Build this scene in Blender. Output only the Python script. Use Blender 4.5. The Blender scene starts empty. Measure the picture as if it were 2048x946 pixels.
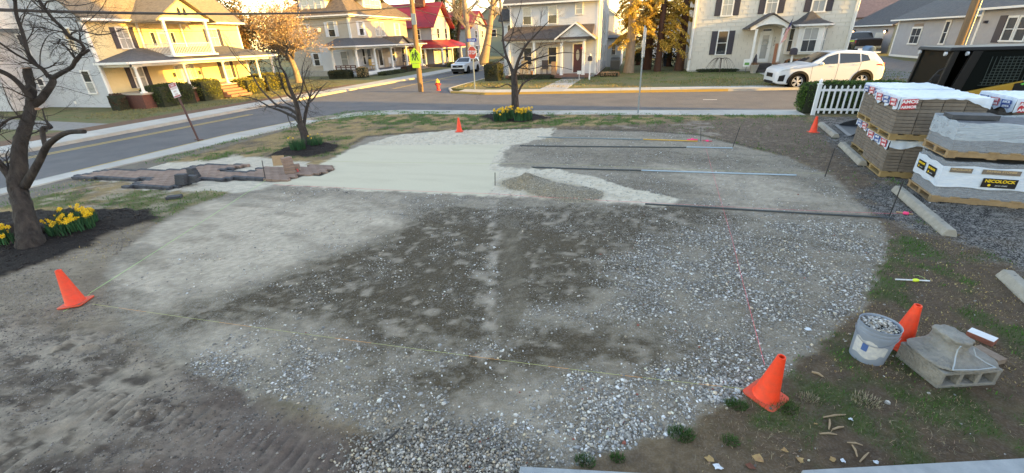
import bpy, bmesh, math, random
import numpy as np
from mathutils import Vector, Matrix
from math import radians as R_, sin, cos, pi

random.seed(7); rng = np.random.default_rng(11)
C = bpy.context.scene.collection
SC = bpy.context.scene

# ------------------------------------------------------------------ camera
CAMH = 2.75
YAW, PITCH, ROLL, FPX = R_(16.4), R_(24.9), R_(-2.07), 848.0
_f = np.array([0, cos(PITCH), -sin(PITCH)]); _u = np.array([0, sin(PITCH), cos(PITCH)]); _r = np.array([1., 0, 0])
_r2 = cos(ROLL)*_r + sin(ROLL)*_u; _u2 = -sin(ROLL)*_r + cos(ROLL)*_u
_RZ = np.array([[cos(YAW), -sin(YAW), 0], [sin(YAW), cos(YAW), 0], [0, 0, 1]])
CR, CU, CF = _RZ @ _r2, _RZ @ _u2, _RZ @ _f
cd = bpy.data.cameras.new('camera'); cam = bpy.data.objects.new('camera', cd); C.objects.link(cam)
cd.sensor_width = 36; cd.lens = 36*FPX/2048; cd.clip_end = 1500; cd.clip_start = 0.05
cam.matrix_world = Matrix(((CR[0], CU[0], -CF[0], 0), (CR[1], CU[1], -CF[1], 0), (CR[2], CU[2], -CF[2], CAMH), (0, 0, 0, 1)))
SC.camera = cam
SC.render.resolution_x = 1024; SC.render.resolution_y = 473

# ------------------------------------------------------------------ light
SUN_EL, SUN_AZ_OFF = R_(9.0), R_(4.5)       # low sun from +X, a few degrees towards the camera side
w = bpy.data.worlds.new("World"); SC.world = w; w.use_nodes = True
nt = w.node_tree; bg = nt.nodes['Background']
sky = nt.nodes.new('ShaderNodeTexSky'); sky.sky_type = 'NISHITA'; sky.sun_disc = False
sdir = Vector((cos(SUN_EL)*cos(SUN_AZ_OFF), -cos(SUN_EL)*sin(SUN_AZ_OFF), sin(SUN_EL)))
sky.sun_elevation = SUN_EL; sky.sun_rotation = math.atan2(sdir.x, sdir.y)
sky.air_density = 1.0; sky.dust_density = 0.6; sky.ozone_density = 1.2
tint = nt.nodes.new('ShaderNodeMix'); tint.data_type = 'RGBA'; tint.blend_type = 'MULTIPLY'; tint.inputs[0].default_value = 1; tint.inputs[7].default_value = (1.26, 1.02, 0.89, 1)
nt.links.new(sky.outputs[0], tint.inputs[6]); nt.links.new(tint.outputs[2], bg.inputs[0]); bg.inputs[1].default_value = 0.15
sl = bpy.data.lights.new('sun', 'SUN'); sl.energy = 2.9; sl.angle = R_(0.5); sl.color = (1.0, 0.57, 0.07)
so = bpy.data.objects.new('sun', sl); C.objects.link(so); so.rotation_euler = sdir.to_track_quat('Z', 'Y').to_euler()
SC.view_settings.view_transform = 'Standard'; SC.view_settings.look = 'None'
SC.view_settings.exposure = 2.58; SC.view_settings.gamma = 1.0

# ------------------------------------------------------------------ pixel helpers (photo pixel -> point of a real plane)
def ray(x, y): return (x-1024)*CR - (y-473)*CU + FPX*CF
def G(x, y, z=0.0):
    d = ray(x, y); t = (z-CAMH)/d[2]; return (d[0]*t, d[1]*t)
def onP(x, y, ax, val):
    d = ray(x, y); o = (0, 0, CAMH); t = (val-o[ax])/d[ax]; return Vector((d[0]*t, d[1]*t, CAMH+d[2]*t))
def onD(x, y, dep):
    d = ray(x, y)/FPX*dep; return Vector((d[0], d[1], CAMH+d[2]))
def GP(s, z=0.0):
    return [G(*map(float, q.split(',')), z) for q in s.split()]

# ------------------------------------------------------------------ noise in numpy
def _h(ix, iy, s):
    n = (ix.astype(np.int64)*374761393 + iy.astype(np.int64)*668265263 + s*974634777) & 0x7fffffff
    n = (n ^ (n >> 13))*1274126177 & 0x7fffffff
    return ((n ^ (n >> 16)) & 0xffff)/65535.0
def vn(x, y, s=0):
    ix, iy = np.floor(x), np.floor(y); fx, fy = x-ix, y-iy
    fx = fx*fx*(3-2*fx); fy = fy*fy*(3-2*fy)
    a, b, c, d = _h(ix, iy, s), _h(ix+1, iy, s), _h(ix, iy+1, s), _h(ix+1, iy+1, s)
    return (a*(1-fx)+b*fx)*(1-fy)+(c*(1-fx)+d*fx)*fy
def fbm(x, y, f=1.0, o=4, s=0, g=0.5):
    t = 0; a = 1; n = 0
    for k in range(o):
        t = t+a*vn(x*f+k*17.3, y*f-k*9.1, s+k); n += a; a *= g; f *= 2.03
    return t/n
def sdf(px, py, poly):                      # negative inside
    P = np.array(poly); d = np.full(px.shape, 1e9); ins = np.zeros(px.shape, bool)
    for i in range(len(P)):
        a, b = P[i], P[i-1]; ex, ey = b-a; wx, wy = px-a[0], py-a[1]
        t = np.clip((wx*ex+wy*ey)/(ex*ex+ey*ey+1e-12), 0, 1)
        d = np.minimum(d, np.hypot(wx-ex*t, wy-ey*t))
        c = ((a[1] > py) != (b[1] > py)) & (px < (b[0]-a[0])*(py-a[1])/((b[1]-a[1])+1e-12)+a[0])
        ins ^= c
    return np.where(ins, -d, d)
def sm(d, w): return np.clip(0.5-d/w, 0, 1)**2*(3-2*np.clip(0.5-d/w, 0, 1))

# ------------------------------------------------------------------ materials
MATS = {}
def L(nt, a, b): nt.links.new(a, b)
def mat(name, col, rough=0.7, c2=None, ns=6.0, bump=0.0, bs=30.0, metal=0.0, coat=0.0, emis=None, alpha=None, vcol=False, stretch=None, spec=0.5, sub=0.0, trans=0.0, orand=0.0):
    if name in MATS: return MATS[name]
    m = bpy.data.materials.new(name); m.use_nodes = True; nt = m.node_tree; b = nt.nodes['Principled BSDF']
    b.inputs['Roughness'].default_value = rough; b.inputs['Metallic'].default_value = metal
    b.inputs['Coat Weight'].default_value = coat; b.inputs['Specular IOR Level'].default_value = spec
    b.inputs['Base Color'].default_value = (*col, 1)
    if trans: b.inputs['Transmission Weight'].default_value = trans
    tc = nt.nodes.new('ShaderNodeTexCoord'); mp = nt.nodes.new('ShaderNodeMapping'); L(nt, tc.outputs['Object'], mp.inputs[0])
    if stretch: mp.inputs['Scale'].default_value = stretch
    src = None
    if vcol:
        at = nt.nodes.new('ShaderNodeAttribute'); at.attribute_name = 'Col'; src = at.outputs['Color']
    if c2 is not None or vcol:
        n = nt.nodes.new('ShaderNodeTexNoise'); n.inputs['Scale'].default_value = ns; n.inputs['Detail'].default_value = 6; n.inputs['Roughness'].default_value = 0.65
        L(nt, mp.outputs[0], n.inputs[0])
        cr = nt.nodes.new('ShaderNodeValToRGB'); cr.color_ramp.elements[0].position = 0.32; cr.color_ramp.elements[1].position = 0.68
        L(nt, n.outputs[0], cr.inputs[0])
        if vcol:
            cr.color_ramp.elements[0].color = (0.75,)*3+(1,); cr.color_ramp.elements[1].color = (1.2,)*3+(1,)
            mx = nt.nodes.new('ShaderNodeMix'); mx.data_type = 'RGBA'; mx.blend_type = 'MULTIPLY'; mx.inputs[0].default_value = 1
            L(nt, src, mx.inputs[6]); L(nt, cr.outputs[0], mx.inputs[7]); L(nt, mx.outputs[2], b.inputs['Base Color'])
        else:
            cr.color_ramp.elements[0].color = (*col, 1); cr.color_ramp.elements[1].color = (*c2, 1)
            L(nt, cr.outputs[0], b.inputs['Base Color'])
    if orand:
        oi = nt.nodes.new('ShaderNodeObjectInfo'); mo = nt.nodes.new('ShaderNodeMapRange'); mo.inputs[3].default_value = 1-orand; mo.inputs[4].default_value = 1+orand; L(nt, oi.outputs['Random'], mo.inputs[0])
        mq = nt.nodes.new('ShaderNodeMix'); mq.data_type = 'RGBA'; mq.blend_type = 'MULTIPLY'; mq.inputs[0].default_value = 1; L(nt, cr.outputs[0], mq.inputs[6]); L(nt, mo.outputs[0], mq.inputs[7]); L(nt, mq.outputs[2], b.inputs['Base Color'])
    if bump:
        n2 = nt.nodes.new('ShaderNodeTexNoise'); n2.inputs['Scale'].default_value = bs; n2.inputs['Detail'].default_value = 5
        L(nt, mp.outputs[0], n2.inputs[0]); bp = nt.nodes.new('ShaderNodeBump'); bp.inputs['Strength'].default_value = bump; bp.inputs['Distance'].default_value = 0.02
        L(nt, n2.outputs[0], bp.inputs['Height']); L(nt, bp.outputs[0], b.inputs['Normal'])
    if emis: b.inputs['Emission Color'].default_value = (*emis[0], 1); b.inputs['Emission Strength'].default_value = emis[1]
    if alpha is not None: b.inputs['Alpha'].default_value = alpha
    MATS[name] = m; return m

# ------------------------------------------------------------------ mesh builder
class MB:
    def __init__(s): s.v = []; s.f = []; s.m = []; s.mi = 0
    def quad(s, a, b, c, d): s.poly([a, b, c, d])
    def poly(s, ps):
        n = len(s.v); s.v += [tuple(p) for p in ps]; s.f.append(tuple(range(n, n+len(ps)))); s.m.append(s.mi)
    def box(s, a, b, M=None):
        x0, y0, z0 = [min(a[i], b[i]) for i in range(3)]; x1, y1, z1 = [max(a[i], b[i]) for i in range(3)]
        P = [(x0, y0, z0), (x1, y0, z0), (x1, y1, z0), (x0, y1, z0), (x0, y0, z1), (x1, y0, z1), (x1, y1, z1), (x0, y1, z1)]
        s.hexa(P, M)
    def hexa(s, P, M=None):
        if M is not None: P = [M @ Vector(p) for p in P]
        n = len(s.v); s.v += [tuple(p) for p in P]
        for f in ((0, 3, 2, 1), (4, 5, 6, 7), (0, 1, 5, 4), (1, 2, 6, 5), (2, 3, 7, 6), (3, 0, 4, 7)):
            s.f.append(tuple(n+i for i in f)); s.m.append(s.mi)
    def tube(s, pts, rad, n=8, cap=True, M=None):
        pts = [Vector(p) for p in pts]
        if M is not None: pts = [M @ p for p in pts]
        if not hasattr(rad, '__len__'): rad = [rad]*len(pts)
        base = len(s.v); up = None
        for i, p in enumerate(pts):
            t = (pts[min(i+1, len(pts)-1)]-pts[max(i-1, 0)])
            if t.length < 1e-9: t = Vector((0, 0, 1))
            t.normalize()
            if up is None:
                up = Vector((0, 0, 1)) if abs(t.z) < 0.9 else Vector((1, 0, 0))
            x = up.cross(t); x = x.normalized() if x.length > 1e-6 else Vector((1, 0, 0)); y = t.cross(x); up = y
            for k in range(n):
                a = 2*pi*k/n; q = p+(x*cos(a)+y*sin(a))*rad[i]; s.v.append(tuple(q))
        for i in range(len(pts)-1):
            for k in range(n):
                a = base+i*n+k; b = base+i*n+(k+1) % n
                s.f.append((a, b, b+n, a+n)); s.m.append(s.mi)
        if cap:
            s.f.append(tuple(base+k for k in range(n))[::-1]); s.m.append(s.mi)
            e = base+(len(pts)-1)*n; s.f.append(tuple(e+k for k in range(n))); s.m.append(s.mi)
    def lathe(s, prof, n=16, M=None, c=(0, 0, 0), axis='Z', cap=True):
        base = len(s.v)
        for r, z in prof:
            for k in range(n):
                a = 2*pi*k/n; p = Vector((r*cos(a), r*sin(a), z))
                if axis == 'X': p = Vector((z, r*cos(a), r*sin(a)))
                if axis == 'Y': p = Vector((r*cos(a), z, r*sin(a)))
                p += Vector(c)
                if M is not None: p = M @ p
                s.v.append(tuple(p))
        for i in range(len(prof)-1):
            for k in range(n):
                a = base+i*n+k; b = base+i*n+(k+1) % n
                s.f.append((a, b, b+n, a+n)); s.m.append(s.mi)
        if not cap: return
        if prof[0][0] > 1e-4: s.f.append(tuple(base+k for k in range(n))[::-1]); s.m.append(s.mi)
        if prof[-1][0] > 1e-4:
            e = base+(len(prof)-1)*n; s.f.append(tuple(e+k for k in range(n))); s.m.append(s.mi)
    def prism(s, poly, d0, d1, fn):          # poly (a,b) list; fn(a,b,d)->point
        n = len(s.v); k = len(poly)
        s.v += [tuple(fn(a, b, d0)) for a, b in poly]+[tuple(fn(a, b, d1)) for a, b in poly]
        s.f.append(tuple(range(n, n+k))[::-1]); s.f.append(tuple(range(n+k, n+2*k))); s.m += [s.mi]*2
        for i in range(k):
            j = (i+1) % k; s.f.append((n+i, n+j, n+k+j, n+k+i)); s.m.append(s.mi)
    def build(s, name, mats, parent=None, smooth=False, bevel=0, fix=True):
        me = bpy.data.meshes.new(name); me.from_pydata(s.v, [], s.f)
        if not isinstance(mats, (list, tuple)): mats = [mats]
        for m in mats: me.materials.append(m)
        if len(mats) > 1: me.polygons.foreach_set('material_index', s.m)
        if fix:
            bm = bmesh.new(); bm.from_mesh(me); bmesh.ops.recalc_face_normals(bm, faces=bm.faces[:]); bm.to_mesh(me); bm.free()
        if smooth:
            me.shade_smooth() if hasattr(me, 'shade_smooth') else me.polygons.foreach_set('use_smooth', [True]*len(me.polygons))
            me.set_sharp_from_angle(angle=R_(40))
        o = bpy.data.objects.new(name, me); C.objects.link(o)
        if bevel:
            b = o.modifiers.new('bevel', 'BEVEL'); b.width = bevel; b.segments = 2; b.limit_method = 'ANGLE'
        if parent is not None: attach(o, parent)
        return o
BASE = {}
def attach(o, parent):
    o.parent = parent
    t = BASE.get(parent.name)
    if t is not None: o.matrix_parent_inverse = Matrix.Translation(-t)
def tag(o, label=None, cat=None, group=None, kind=None):
    if label: o['label'] = label
    if cat: o['category'] = cat
    if group: o['group'] = group
    if kind: o['kind'] = kind
    return o
def thing(name, label, cat, loc=(0, 0, 0), rz=0, group=None, abs_=True):
    """Empty at the thing's base. abs_: children are given in world coordinates (rz must be 0)."""
    o = bpy.data.objects.new(name, None); C.objects.link(o); o.location = loc; o.rotation_euler = (0, 0, rz)
    o.empty_display_size = 0.2
    if abs_ and rz == 0: BASE[o.name] = Vector(loc)
    return tag(o, label, cat, group)
def dup(root, loc=None, rz=None, label=None, group=None):
    r = root.copy(); C.objects.link(r)
    if loc is not None: r.location = loc
    if rz is not None: r.rotation_euler = (0, 0, rz)
    if label: r['label'] = label
    if group: r['group'] = group
    def rec(src, dst):
        for ch in src.children:
            c = ch.copy(); C.objects.link(c); c.parent = dst; c.matrix_parent_inverse = ch.matrix_parent_inverse.copy(); rec(ch, c)
    rec(root, r)
    return r
def piece(src, M, parent):
    c = src.copy(); C.objects.link(c); c.parent = parent; c.matrix_parent_inverse = src.matrix_parent_inverse.copy(); c.matrix_basis = M
    return c
def raw(name, V, F, mats, col=None, parent=None, kind=None, smooth=False):   # numpy arrays, all faces same size
    V = np.asarray(V, np.float32); F = np.asarray(F, np.int32); k = F.shape[1]
    me = bpy.data.meshes.new(name); me.vertices.add(len(V)); me.vertices.foreach_set('co', V.ravel())
    me.loops.add(F.size); me.loops.foreach_set('vertex_index', F.ravel()); me.polygons.add(len(F))
    me.polygons.foreach_set('loop_start', np.arange(0, F.size, k, dtype=np.int32)); 
    if not isinstance(mats, (list, tuple)): mats = [mats]
    for m in mats: me.materials.append(m)
    me.update(calc_edges=True)
    if smooth: me.polygons.foreach_set('use_smooth', np.ones(len(F), bool))
    if col is not None:
        a = me.color_attributes.new('Col', 'FLOAT_COLOR', 'POINT')
        c4 = np.ones((len(V), 4), np.float32); c4[:, :3] = col; a.data.foreach_set('color', c4.ravel())
    o = bpy.data.objects.new(name, me); C.objects.link(o)
    if parent is not None: attach(o, parent)
    if kind: o['kind'] = kind
    return o
class Fa:
    """a facade: origin O, horizontal U, outward normal N"""
    def __init__(s, O, U, N): s.O, s.U, s.N = Vector(O), Vector(U), Vector(N)
    def p(s, a, z, d=0): return s.O+s.U*a+s.N*d+Vector((0, 0, z))
    def box(s, mb, a0, a1, z0, z1, d0, d1):
        mb.hexa([s.p(a0, z0, d0), s.p(a1, z0, d0), s.p(a1, z0, d1), s.p(a0, z0, d1), s.p(a0, z1, d0), s.p(a1, z1, d0), s.p(a1, z1, d1), s.p(a0, z1, d1)])
def text(body, name, m, size, M, parent, ext=0.002, sx=1.0, bold=0.0):
    cu = bpy.data.curves.new(name, 'FONT'); cu.body = body; cu.size = size; cu.extrude = ext; cu.align_x = 'CENTER'; cu.align_y = 'CENTER'; cu.offset = bold; cu.resolution_u = 3
    t = bpy.data.objects.new(name, cu); C.objects.link(t); dg = bpy.context.evaluated_depsgraph_get()
    me = bpy.data.meshes.new_from_object(t.evaluated_get(dg)); bpy.data.objects.remove(t); me.materials.clear(); me.materials.append(m)
    me.transform(Matrix.Scale(sx, 4, (1, 0, 0))); me.transform(M)
    o = bpy.data.objects.new(name, me); C.objects.link(o); attach(o, parent); return o
def frame_M(O, X, Y):                         # matrix whose local x,y lie along X,Y
    X = Vector(X).normalized(); Y = Vector(Y).normalized(); Z = X.cross(Y)
    return Matrix(((X.x, Y.x, Z.x, O[0]), (X.y, Y.y, Z.y, O[1]), (X.z, Y.z, Z.z, O[2]), (0, 0, 0, 1)))
# ================================================================== GROUND
RZ0 = -0.10                                    # road level
def slab(name, poly, z1, z0, m, kind='structure', parent=None):
    mb = MB(); mb.prism(poly, z0, z1, lambda a, b, d: (a, b, d)); o = mb.build(name, m, parent); 
    if kind: o['kind'] = kind
    return o
m_lawnfar = mat('dormant_lawn', (0.17, 0.13, 0.06), 0.95, (0.085, 0.12, 0.03), 1.3, bump=1.0, bs=60)
m_asph = mat('asphalt', (0.092, 0.091, 0.094), 0.85, (0.13, 0.126, 0.124), 0.9, bump=0.5, bs=180)
m_walk = mat('concrete_walk', (0.37, 0.35, 0.31), 0.85, (0.47, 0.45, 0.40), 1.2, bump=0.25, bs=40, orand=.09)
m_joint = mat('joint_dark', (0.09, 0.085, 0.075), 0.95)
m_ypaint = mat('worn_yellow_paint', (0.50, 0.34, 0.06), 0.7, (0.36, 0.26, 0.08), 9, bump=0.2)
m_wpaint = mat('worn_white_paint', (0.62, 0.61, 0.58), 0.7, (0.3, 0.3, 0.3), 14)
m_kerb = mat('kerb_concrete', (0.33, 0.31, 0.27), 0.85, (0.42, 0.40, 0.35), 3, bump=0.3)
m_earth = mat('far_ground', (0.12, 0.10, 0.06), 0.95, (0.08, 0.10, 0.035), 0.25, bump=0.5, bs=20)

slab('ground', [(-400, -200), (500, -200), (500, 900), (-400, 900)], RZ0-0.02, RZ0-0.6, m_earth)
# main street running away to the left, cross street running to the right
def nearK(x): return 18.3+0.07*max(x, -6) if x > -6 else 17.88
def farK(x): return 25.2+0.10*x
road = [(-14.1, -60), (-14.0, 12), (-13.3, 15.6), (-11.9, 17.3), (-10.2, 17.85), (-6, 17.9), (90, 24.6), (90, 34.2), (8, 26.3), (-8.5, 24.35), (-11.0, 25.2), (-12.0, 27.2), (-12.0, 150), (-19.2, 150), (-18.6, 38), (-19.2, 28), (-19.2, -60)]
slab('road', road, RZ0, RZ0-0.15, m_asph)
# double yellow line, far lane
mb = MB()
for off in (0.0, 0.22):
    pts = [(-18.35+off, -40), (-18.3+off, 8), (-17.95+off, 16.8)]
    for (x0, y0), (x1, y1) in zip(pts, pts[1:]): mb.quad((x0, y0, RZ0+.004), (x0+.11, y0, RZ0+.004), (x1+.11, y1, RZ0+.004), (x1, y1, RZ0+.004))
    mb.quad((-16.6+off*.8, 27.8, RZ0+.004), (-16.5+off*.8, 27.8, RZ0+.004), (-15.6+off*.8, 80, RZ0+.004), (-15.7+off*.8, 80, RZ0+.004))
tag(mb.build('yellow_centre_line', m_ypaint), kind='structure')
mb = MB(); a, b = G(570, 229, RZ0), G(600, 226, RZ0)
mb.box((3.0, 22.3, RZ0), (3.6, 22.42, RZ0+.004)); 
for i in range(3):
    x = -9.3+i*1.0; mb.box((x, 18.35, RZ0), (x+.55, 18.47, RZ0+.004))
tag(mb.build('white_road_mark', m_wpaint), kind='structure')
def strip(name, pts_a, pts_b, z1, z0, m, kind='structure'):
    return slab(name, list(pts_a)+list(pts_b)[::-1], z1, z0, m, kind)
def kerb(name, pts, w, m, z1=0.012, side=1):
    """kerb stone run along pts, w to the left side"""
    mb = MB()
    for (x0, y0), (x1, y1) in zip(pts, pts[1:]):
        d = Vector((x1-x0, y1-y0, 0)).normalized(); n = Vector((-d.y, d.x, 0))*w*side
        mb.hexa([(x0, y0, RZ0-.05), (x1, y1, RZ0-.05), (x1+n.x, y1+n.y, RZ0-.05), (x0+n.x, y0+n.y, RZ0-.05), (x0, y0, z1), (x1, y1, z1), (x1+n.x, y1+n.y, z1), (x0+n.x, y0+n.y, z1)])
    return tag(mb.build(name, m), kind='structure')
nk = [(-14.1, -60), (-14.0, 12), (-13.3, 15.6), (-11.9, 17.3), (-10.2, 17.85), (-6, 17.9), (90, 24.6)]
kerb('kerb', nk, 0.14, m_kerb, side=-1)
fk = [(90, 34.2), (8, 26.3), (4.6, 25.7)]
kerb('kerb', fk, 0.16, m_kerb, side=-1)
m_yk = mat('yellow_kerb_paint', (0.42, 0.26, 0.035), 0.7, (0.33, 0.24, 0.09), 6, bump=0.2)
kerb('kerb', [(4.6, 25.7), (-8.5, 24.35), (-11.0, 25.2)], 0.16, m_yk, side=-1)
kerb('kerb', [(-11.0, 25.2), (-12.0, 27.2), (-12.0, 150)], 0.16, m_kerb, side=-1)
kerb('kerb', [(-19.2, 150), (-18.6, 38), (-19.2, 28), (-19.2, -60)], 0.16, m_kerb, side=-1)
# faded yellow paint along the near kerb
mb = MB()
for (x0, y0), (x1, y1) in zip([(-14.0, 7.2), (-13.97, 12), (-13.3, 15.55)], [(-13.97, 12), (-13.3, 15.55), (-12.9, 16.1)]):
    d = Vector((x1-x0, y1-y0, 0)).normalized(); n = Vector((d.y, -d.x, 0))*.07
    mb.quad((x0, y0, .016), (x1, y1, .016), (x1+n.x, y1+n.y, .016), (x0+n.x, y0+n.y, .016))
for x0 in (-7.0, -4.5, -2.0, 0.5):
    x1 = x0+2.3; y = lambda x: 17.9+0.07*(x+6)
    mb.quad((x0, y(max(x0, -6)), .016), (x1, y(x1), .016), (x1, y(x1)-.05, .016), (x0, y(max(x0, -6))-.05, .016))
tag(mb.build('kerb_paint', m_ypaint), kind='structure')
# sidewalks as separate poured slabs
def walk_slabs(name, axis, c0, c1, seg, fa, fb, z=0.010):
    """concrete slabs; axis 1 along Y: fa(y),fb(y) give x edges; axis 0 along X"""
    root = tag(bpy.data.objects.new(name, None), kind='structure'); C.objects.link(root)
    t = c0; i = 0
    while t < c1:
        u = min(t+seg-0.012, c1)
        if axis == 1: P = [(fa(t), t), (fb(t), t), (fb(u), u), (fa(u), u)]
        else: P = [(t, fa(t)), (u, fa(u)), (u, fb(u)), (t, fb(t))]
        dz = random.uniform(-.003, .003)
        mb = MB(); mb.prism(P, -.09, z+dz, lambda a, b, d: (a, b, d)); mb.build('slab', m_walk, root)
        t += seg
    mb = MB()
    N = 40; ts = [c0+(c1-c0)*k/N for k in range(N+1)]
    for a, b in zip(ts, ts[1:]):
        if axis == 1: mb.quad((fa(a), a, z-.016), (fb(a), a, z-.016), (fb(b), b, z-.016), (fa(b), b, z-.016))
        else: mb.quad((a, fa(a), z-.016), (b, fa(b), z-.016), (b, fb(b), z-.016), (a, fb(a), z-.016))
    mb.build('joint_bed', m_joint, root); return root
def nkx(y): return np.interp(y, [-60, 12, 15.6, 17.3], [-14.1, -14.0, -13.3, -11.9])+.142
walk_slabs('sidewalk', 1, -6, 15.0, 1.5, lambda y: float(nkx(y)), lambda y: float(np.interp(y, [-6, 7, 10.8, 14, 15], [-13.35, -13.4, -12.85, -12.5, -12.3])), 0.02)
def nky(x): return float(np.interp(x, [-13.3, -11.9, -10.2, -6, 90], [15.5, 17.15, 17.70, 17.755, 24.45]))
walk_slabs('sidewalk', 0, -12.3, 5.75, 1.55, nky, lambda x: float(np.interp(x, [-12.3, -11, -9, -6, 5.8], [15.1, 16.35, 16.75, 16.85, 17.42])), 0.02)
walk_slabs('sidewalk', 1, -30, 48, 1.6, lambda y: -20.75, lambda y: float(np.interp(y, [-60, 28, 38, 150], [-19.2, -19.2, -18.6, -19.2]))-.162, 0.014)
walk_slabs('sidewalk', 0, -10.5, 40, 1.6, lambda x: float(np.interp(x, [-10.5, -8.5, 8, 90], [25.3, 24.52, 26.48, 34.4])), lambda x: float(np.interp(x, [-10.5, -8.5, 8, 90], [26.4, 25.9, 27.5, 35.5])), 0.014)
# lawns beyond
slab('lawn', [(-20.77, -60), (-20.77, 150), (-120, 150), (-120, -60)], 0.0, -.3, m_lawnfar)
slab('lawn', [(-11.84, 27.1), (-10.6, 26.45), (-8.5, 25.95), (8, 27.5), (90, 35.5), (160, 40), (160, 150), (-11.84, 150)], 0.0, -.3, m_lawnfar)
# worn red earth verge beside the far-left sidewalk, gravel drive, paths on the far side
m_verge = mat('red_earth', (0.17, 0.085, 0.045), 0.95, (0.11, 0.075, 0.045), 3, bump=0.8, bs=40)
slab('verge', [(-20.8, 8), (-20.8, 30), (-21.6, 30), (-21.7, 20), (-22.2, 8)], 0.012, -.05, m_verge)
m_pale = mat('pale_gravel', (0.27, 0.26, 0.24), 0.9, (0.2, 0.19, 0.17), 5, bump=0.8, bs=90)
slab('gravel_drive', [(-20.9, 11.9), (-20.9, 13.3), (-34, 14.2), (-34, 11.6)], 0.006, -.05, m_pale)
slab('front_path', [(-5.65, 26.15), (-4.05, 26.3), (-4.0, 32.9), (-5.45, 32.7)], 0.009, -.05, m_walk)
m_old = mat('old_asphalt', (0.12, 0.115, 0.11), 0.9, (0.17, 0.16, 0.15), 2, bump=0.6, bs=80)
slab('driveway', [(11.0, 27.9), (17.5, 28.4), (21.8, 38.0), (21.8, 47), (27, 72), (22.5, 72), (17.6, 50), (17.2, 39), (15.4, 34.8), (11, 31)], 0.008, -.05, m_old)
slab('front_path', [(8.3, 27.65), (9.4, 27.75), (9.3, 36.6), (8.2, 36.6)], 0.0095, -.05, m_walk)

# ------------------------------------------------------------------ the lot: one detailed sheet
PAD = GP('735,275 860,264 1060,258 1280,262 1400,272 1560,310 1660,350 1740,420 1785,485 1762,560 1740,590 1660,650 1640,690 1560,760 1480,800 1380,860 1240,915 1080,940 1000,980 700,980 760,905 700,850 520,790 330,720 235,660 205,600 215,525 290,470 345,430 400,405 470,385 540,366 640,330')
SAND = GP('545,370 640,330 700,300 740,286 800,270 900,262 1110,257 1100,275 1035,290 1010,300 1000,335 1100,338 1180,352 1280,382 1355,400 1340,412 1230,408 1100,398 1000,393 760,384')
SCREED = GP('545,369 640,330 720,292 1010,290 1000,300 975,340 1000,345 975,392 760,383')
WALKSAND = GP('150,355 250,330 420,322 470,312 560,318 660,335 600,365 540,372 480,385 330,384 240,378 300,368 200,362')
D1 = GP('835,418 1100,402 1250,412 1450,425 1500,440 1440,458 1330,460 1270,495 1240,545 1245,590 1130,605 1010,610 1000,700 940,705 760,690 640,668 560,645 460,645 350,660 290,640 420,600 520,565 640,520 770,480 820,445')
D2 = GP('1000,705 1090,655 1200,640 1300,675 1340,705 1260,732 1100,745 1010,742 960,800 900,812 760,790 690,745 850,720')
D3 = GP('1040,300 1330,296 1500,318 1560,345 1400,335 1150,322')
D4 = GP('1120,350 1390,362 1480,400 1330,400 1200,378')
D5 = GP('1530,475 1660,478 1690,500 1560,512')
L1 = GP('225,540 300,470 400,410 560,385 835,398 800,440 760,470 640,512 520,560 300,630 215,600')
L2 = GP('380,680 440,650 530,670 500,700 400,705')
L3 = GP('560,640 640,640 700,665 600,668')
L4 = GP('560,830 700,800 850,830 1000,800 1200,760 1260,800 1150,850 900,850 700,880')
L5 = GP('1330,330 1560,350 1680,420 1500,430 1380,390')
S_R = GP('1255,490 1330,470 1520,440 1640,440 1780,480 1740,590 1640,690 1480,800 1300,895 1060,950 800,950 1000,880 1150,820 1000,760 1300,735 1370,700 1250,640 1230,560')
S_B = GP('1010,612 1060,600 1230,605 1280,640 1180,650 1040,655')
S_L = GP('270,690 420,665 640,690 900,710 1010,745 980,830 800,850 600,840 400,760')
S_V = GP('980,400 994,400 993,560 990,700 962,720 970,600 979,500')
SMOOTHV = GP('1003,430 1035,430 1055,620 1010,700 1000,600')
TRACK = GP('-300,640 60,640 250,660 330,722 520,792 700,852 770,905 720,990 -400,1200')
MUL1 = GP('-250,640 0,560 160,500 235,462 322,440 300,424 200,420 60,425 -300,440')
MUL2 = [(-9.75, 9.45), (-8.6, 9.4), (-8.2, 10.2), (-8.45, 10.85), (-9.5, 11.2), (-10.1, 10.6)]
MUL3 = [(-5.9, 16.15), (-5.7, 17.1), (-4.0, 17.2), (-3.05, 16.05), (-3.9, 15.05), (-4.9, 15.1)]
SOIL = GP('1080,255 1300,250 1470,236 1600,236 1660,262 1740,330 1840,400 1830,430 1790,470 1700,400 1640,345 1560,308 1400,270 1230,262')
MILL = [(5.3, 14.2), (4.7, 10.6), (4.85, 9.6), (4.0, 8.6), (4.1, 7.9), (4.4, 7.2), (4.6, 6.6), (4.75, 5.8), (4.7, 4.9), (5, 3), (14, 3), (14, 17.1), (6.0, 17.1)]
WALKP = [(-13.25, 6.70), (-11.0, 6.90), (-11.0, 6.40), (-9.65, 6.46), (-9.65, 7.20), (-8.9, 7.20), (-8.85, 7.40), (-7.45, 7.42), (-7.35, 7.90), (-6.93, 7.98), (-6.93, 8.45), (-7.2, 8.78), (-7.8, 8.80), (-7.85, 8.5), (-8.9, 8.45), (-9.0, 7.95), (-9.7, 7.88), (-9.45, 8.5), (-10.75, 8.44), (-11.05, 7.80), (-13.15, 7.50)]
BLUEPATCH = [(3.9, 8.6), (4.1, 7.9), (4.5, 7.2), (4.2, 6.9), (3.8, 7.9)]
def near_d(x, y): return np.hypot(x, y)
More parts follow.
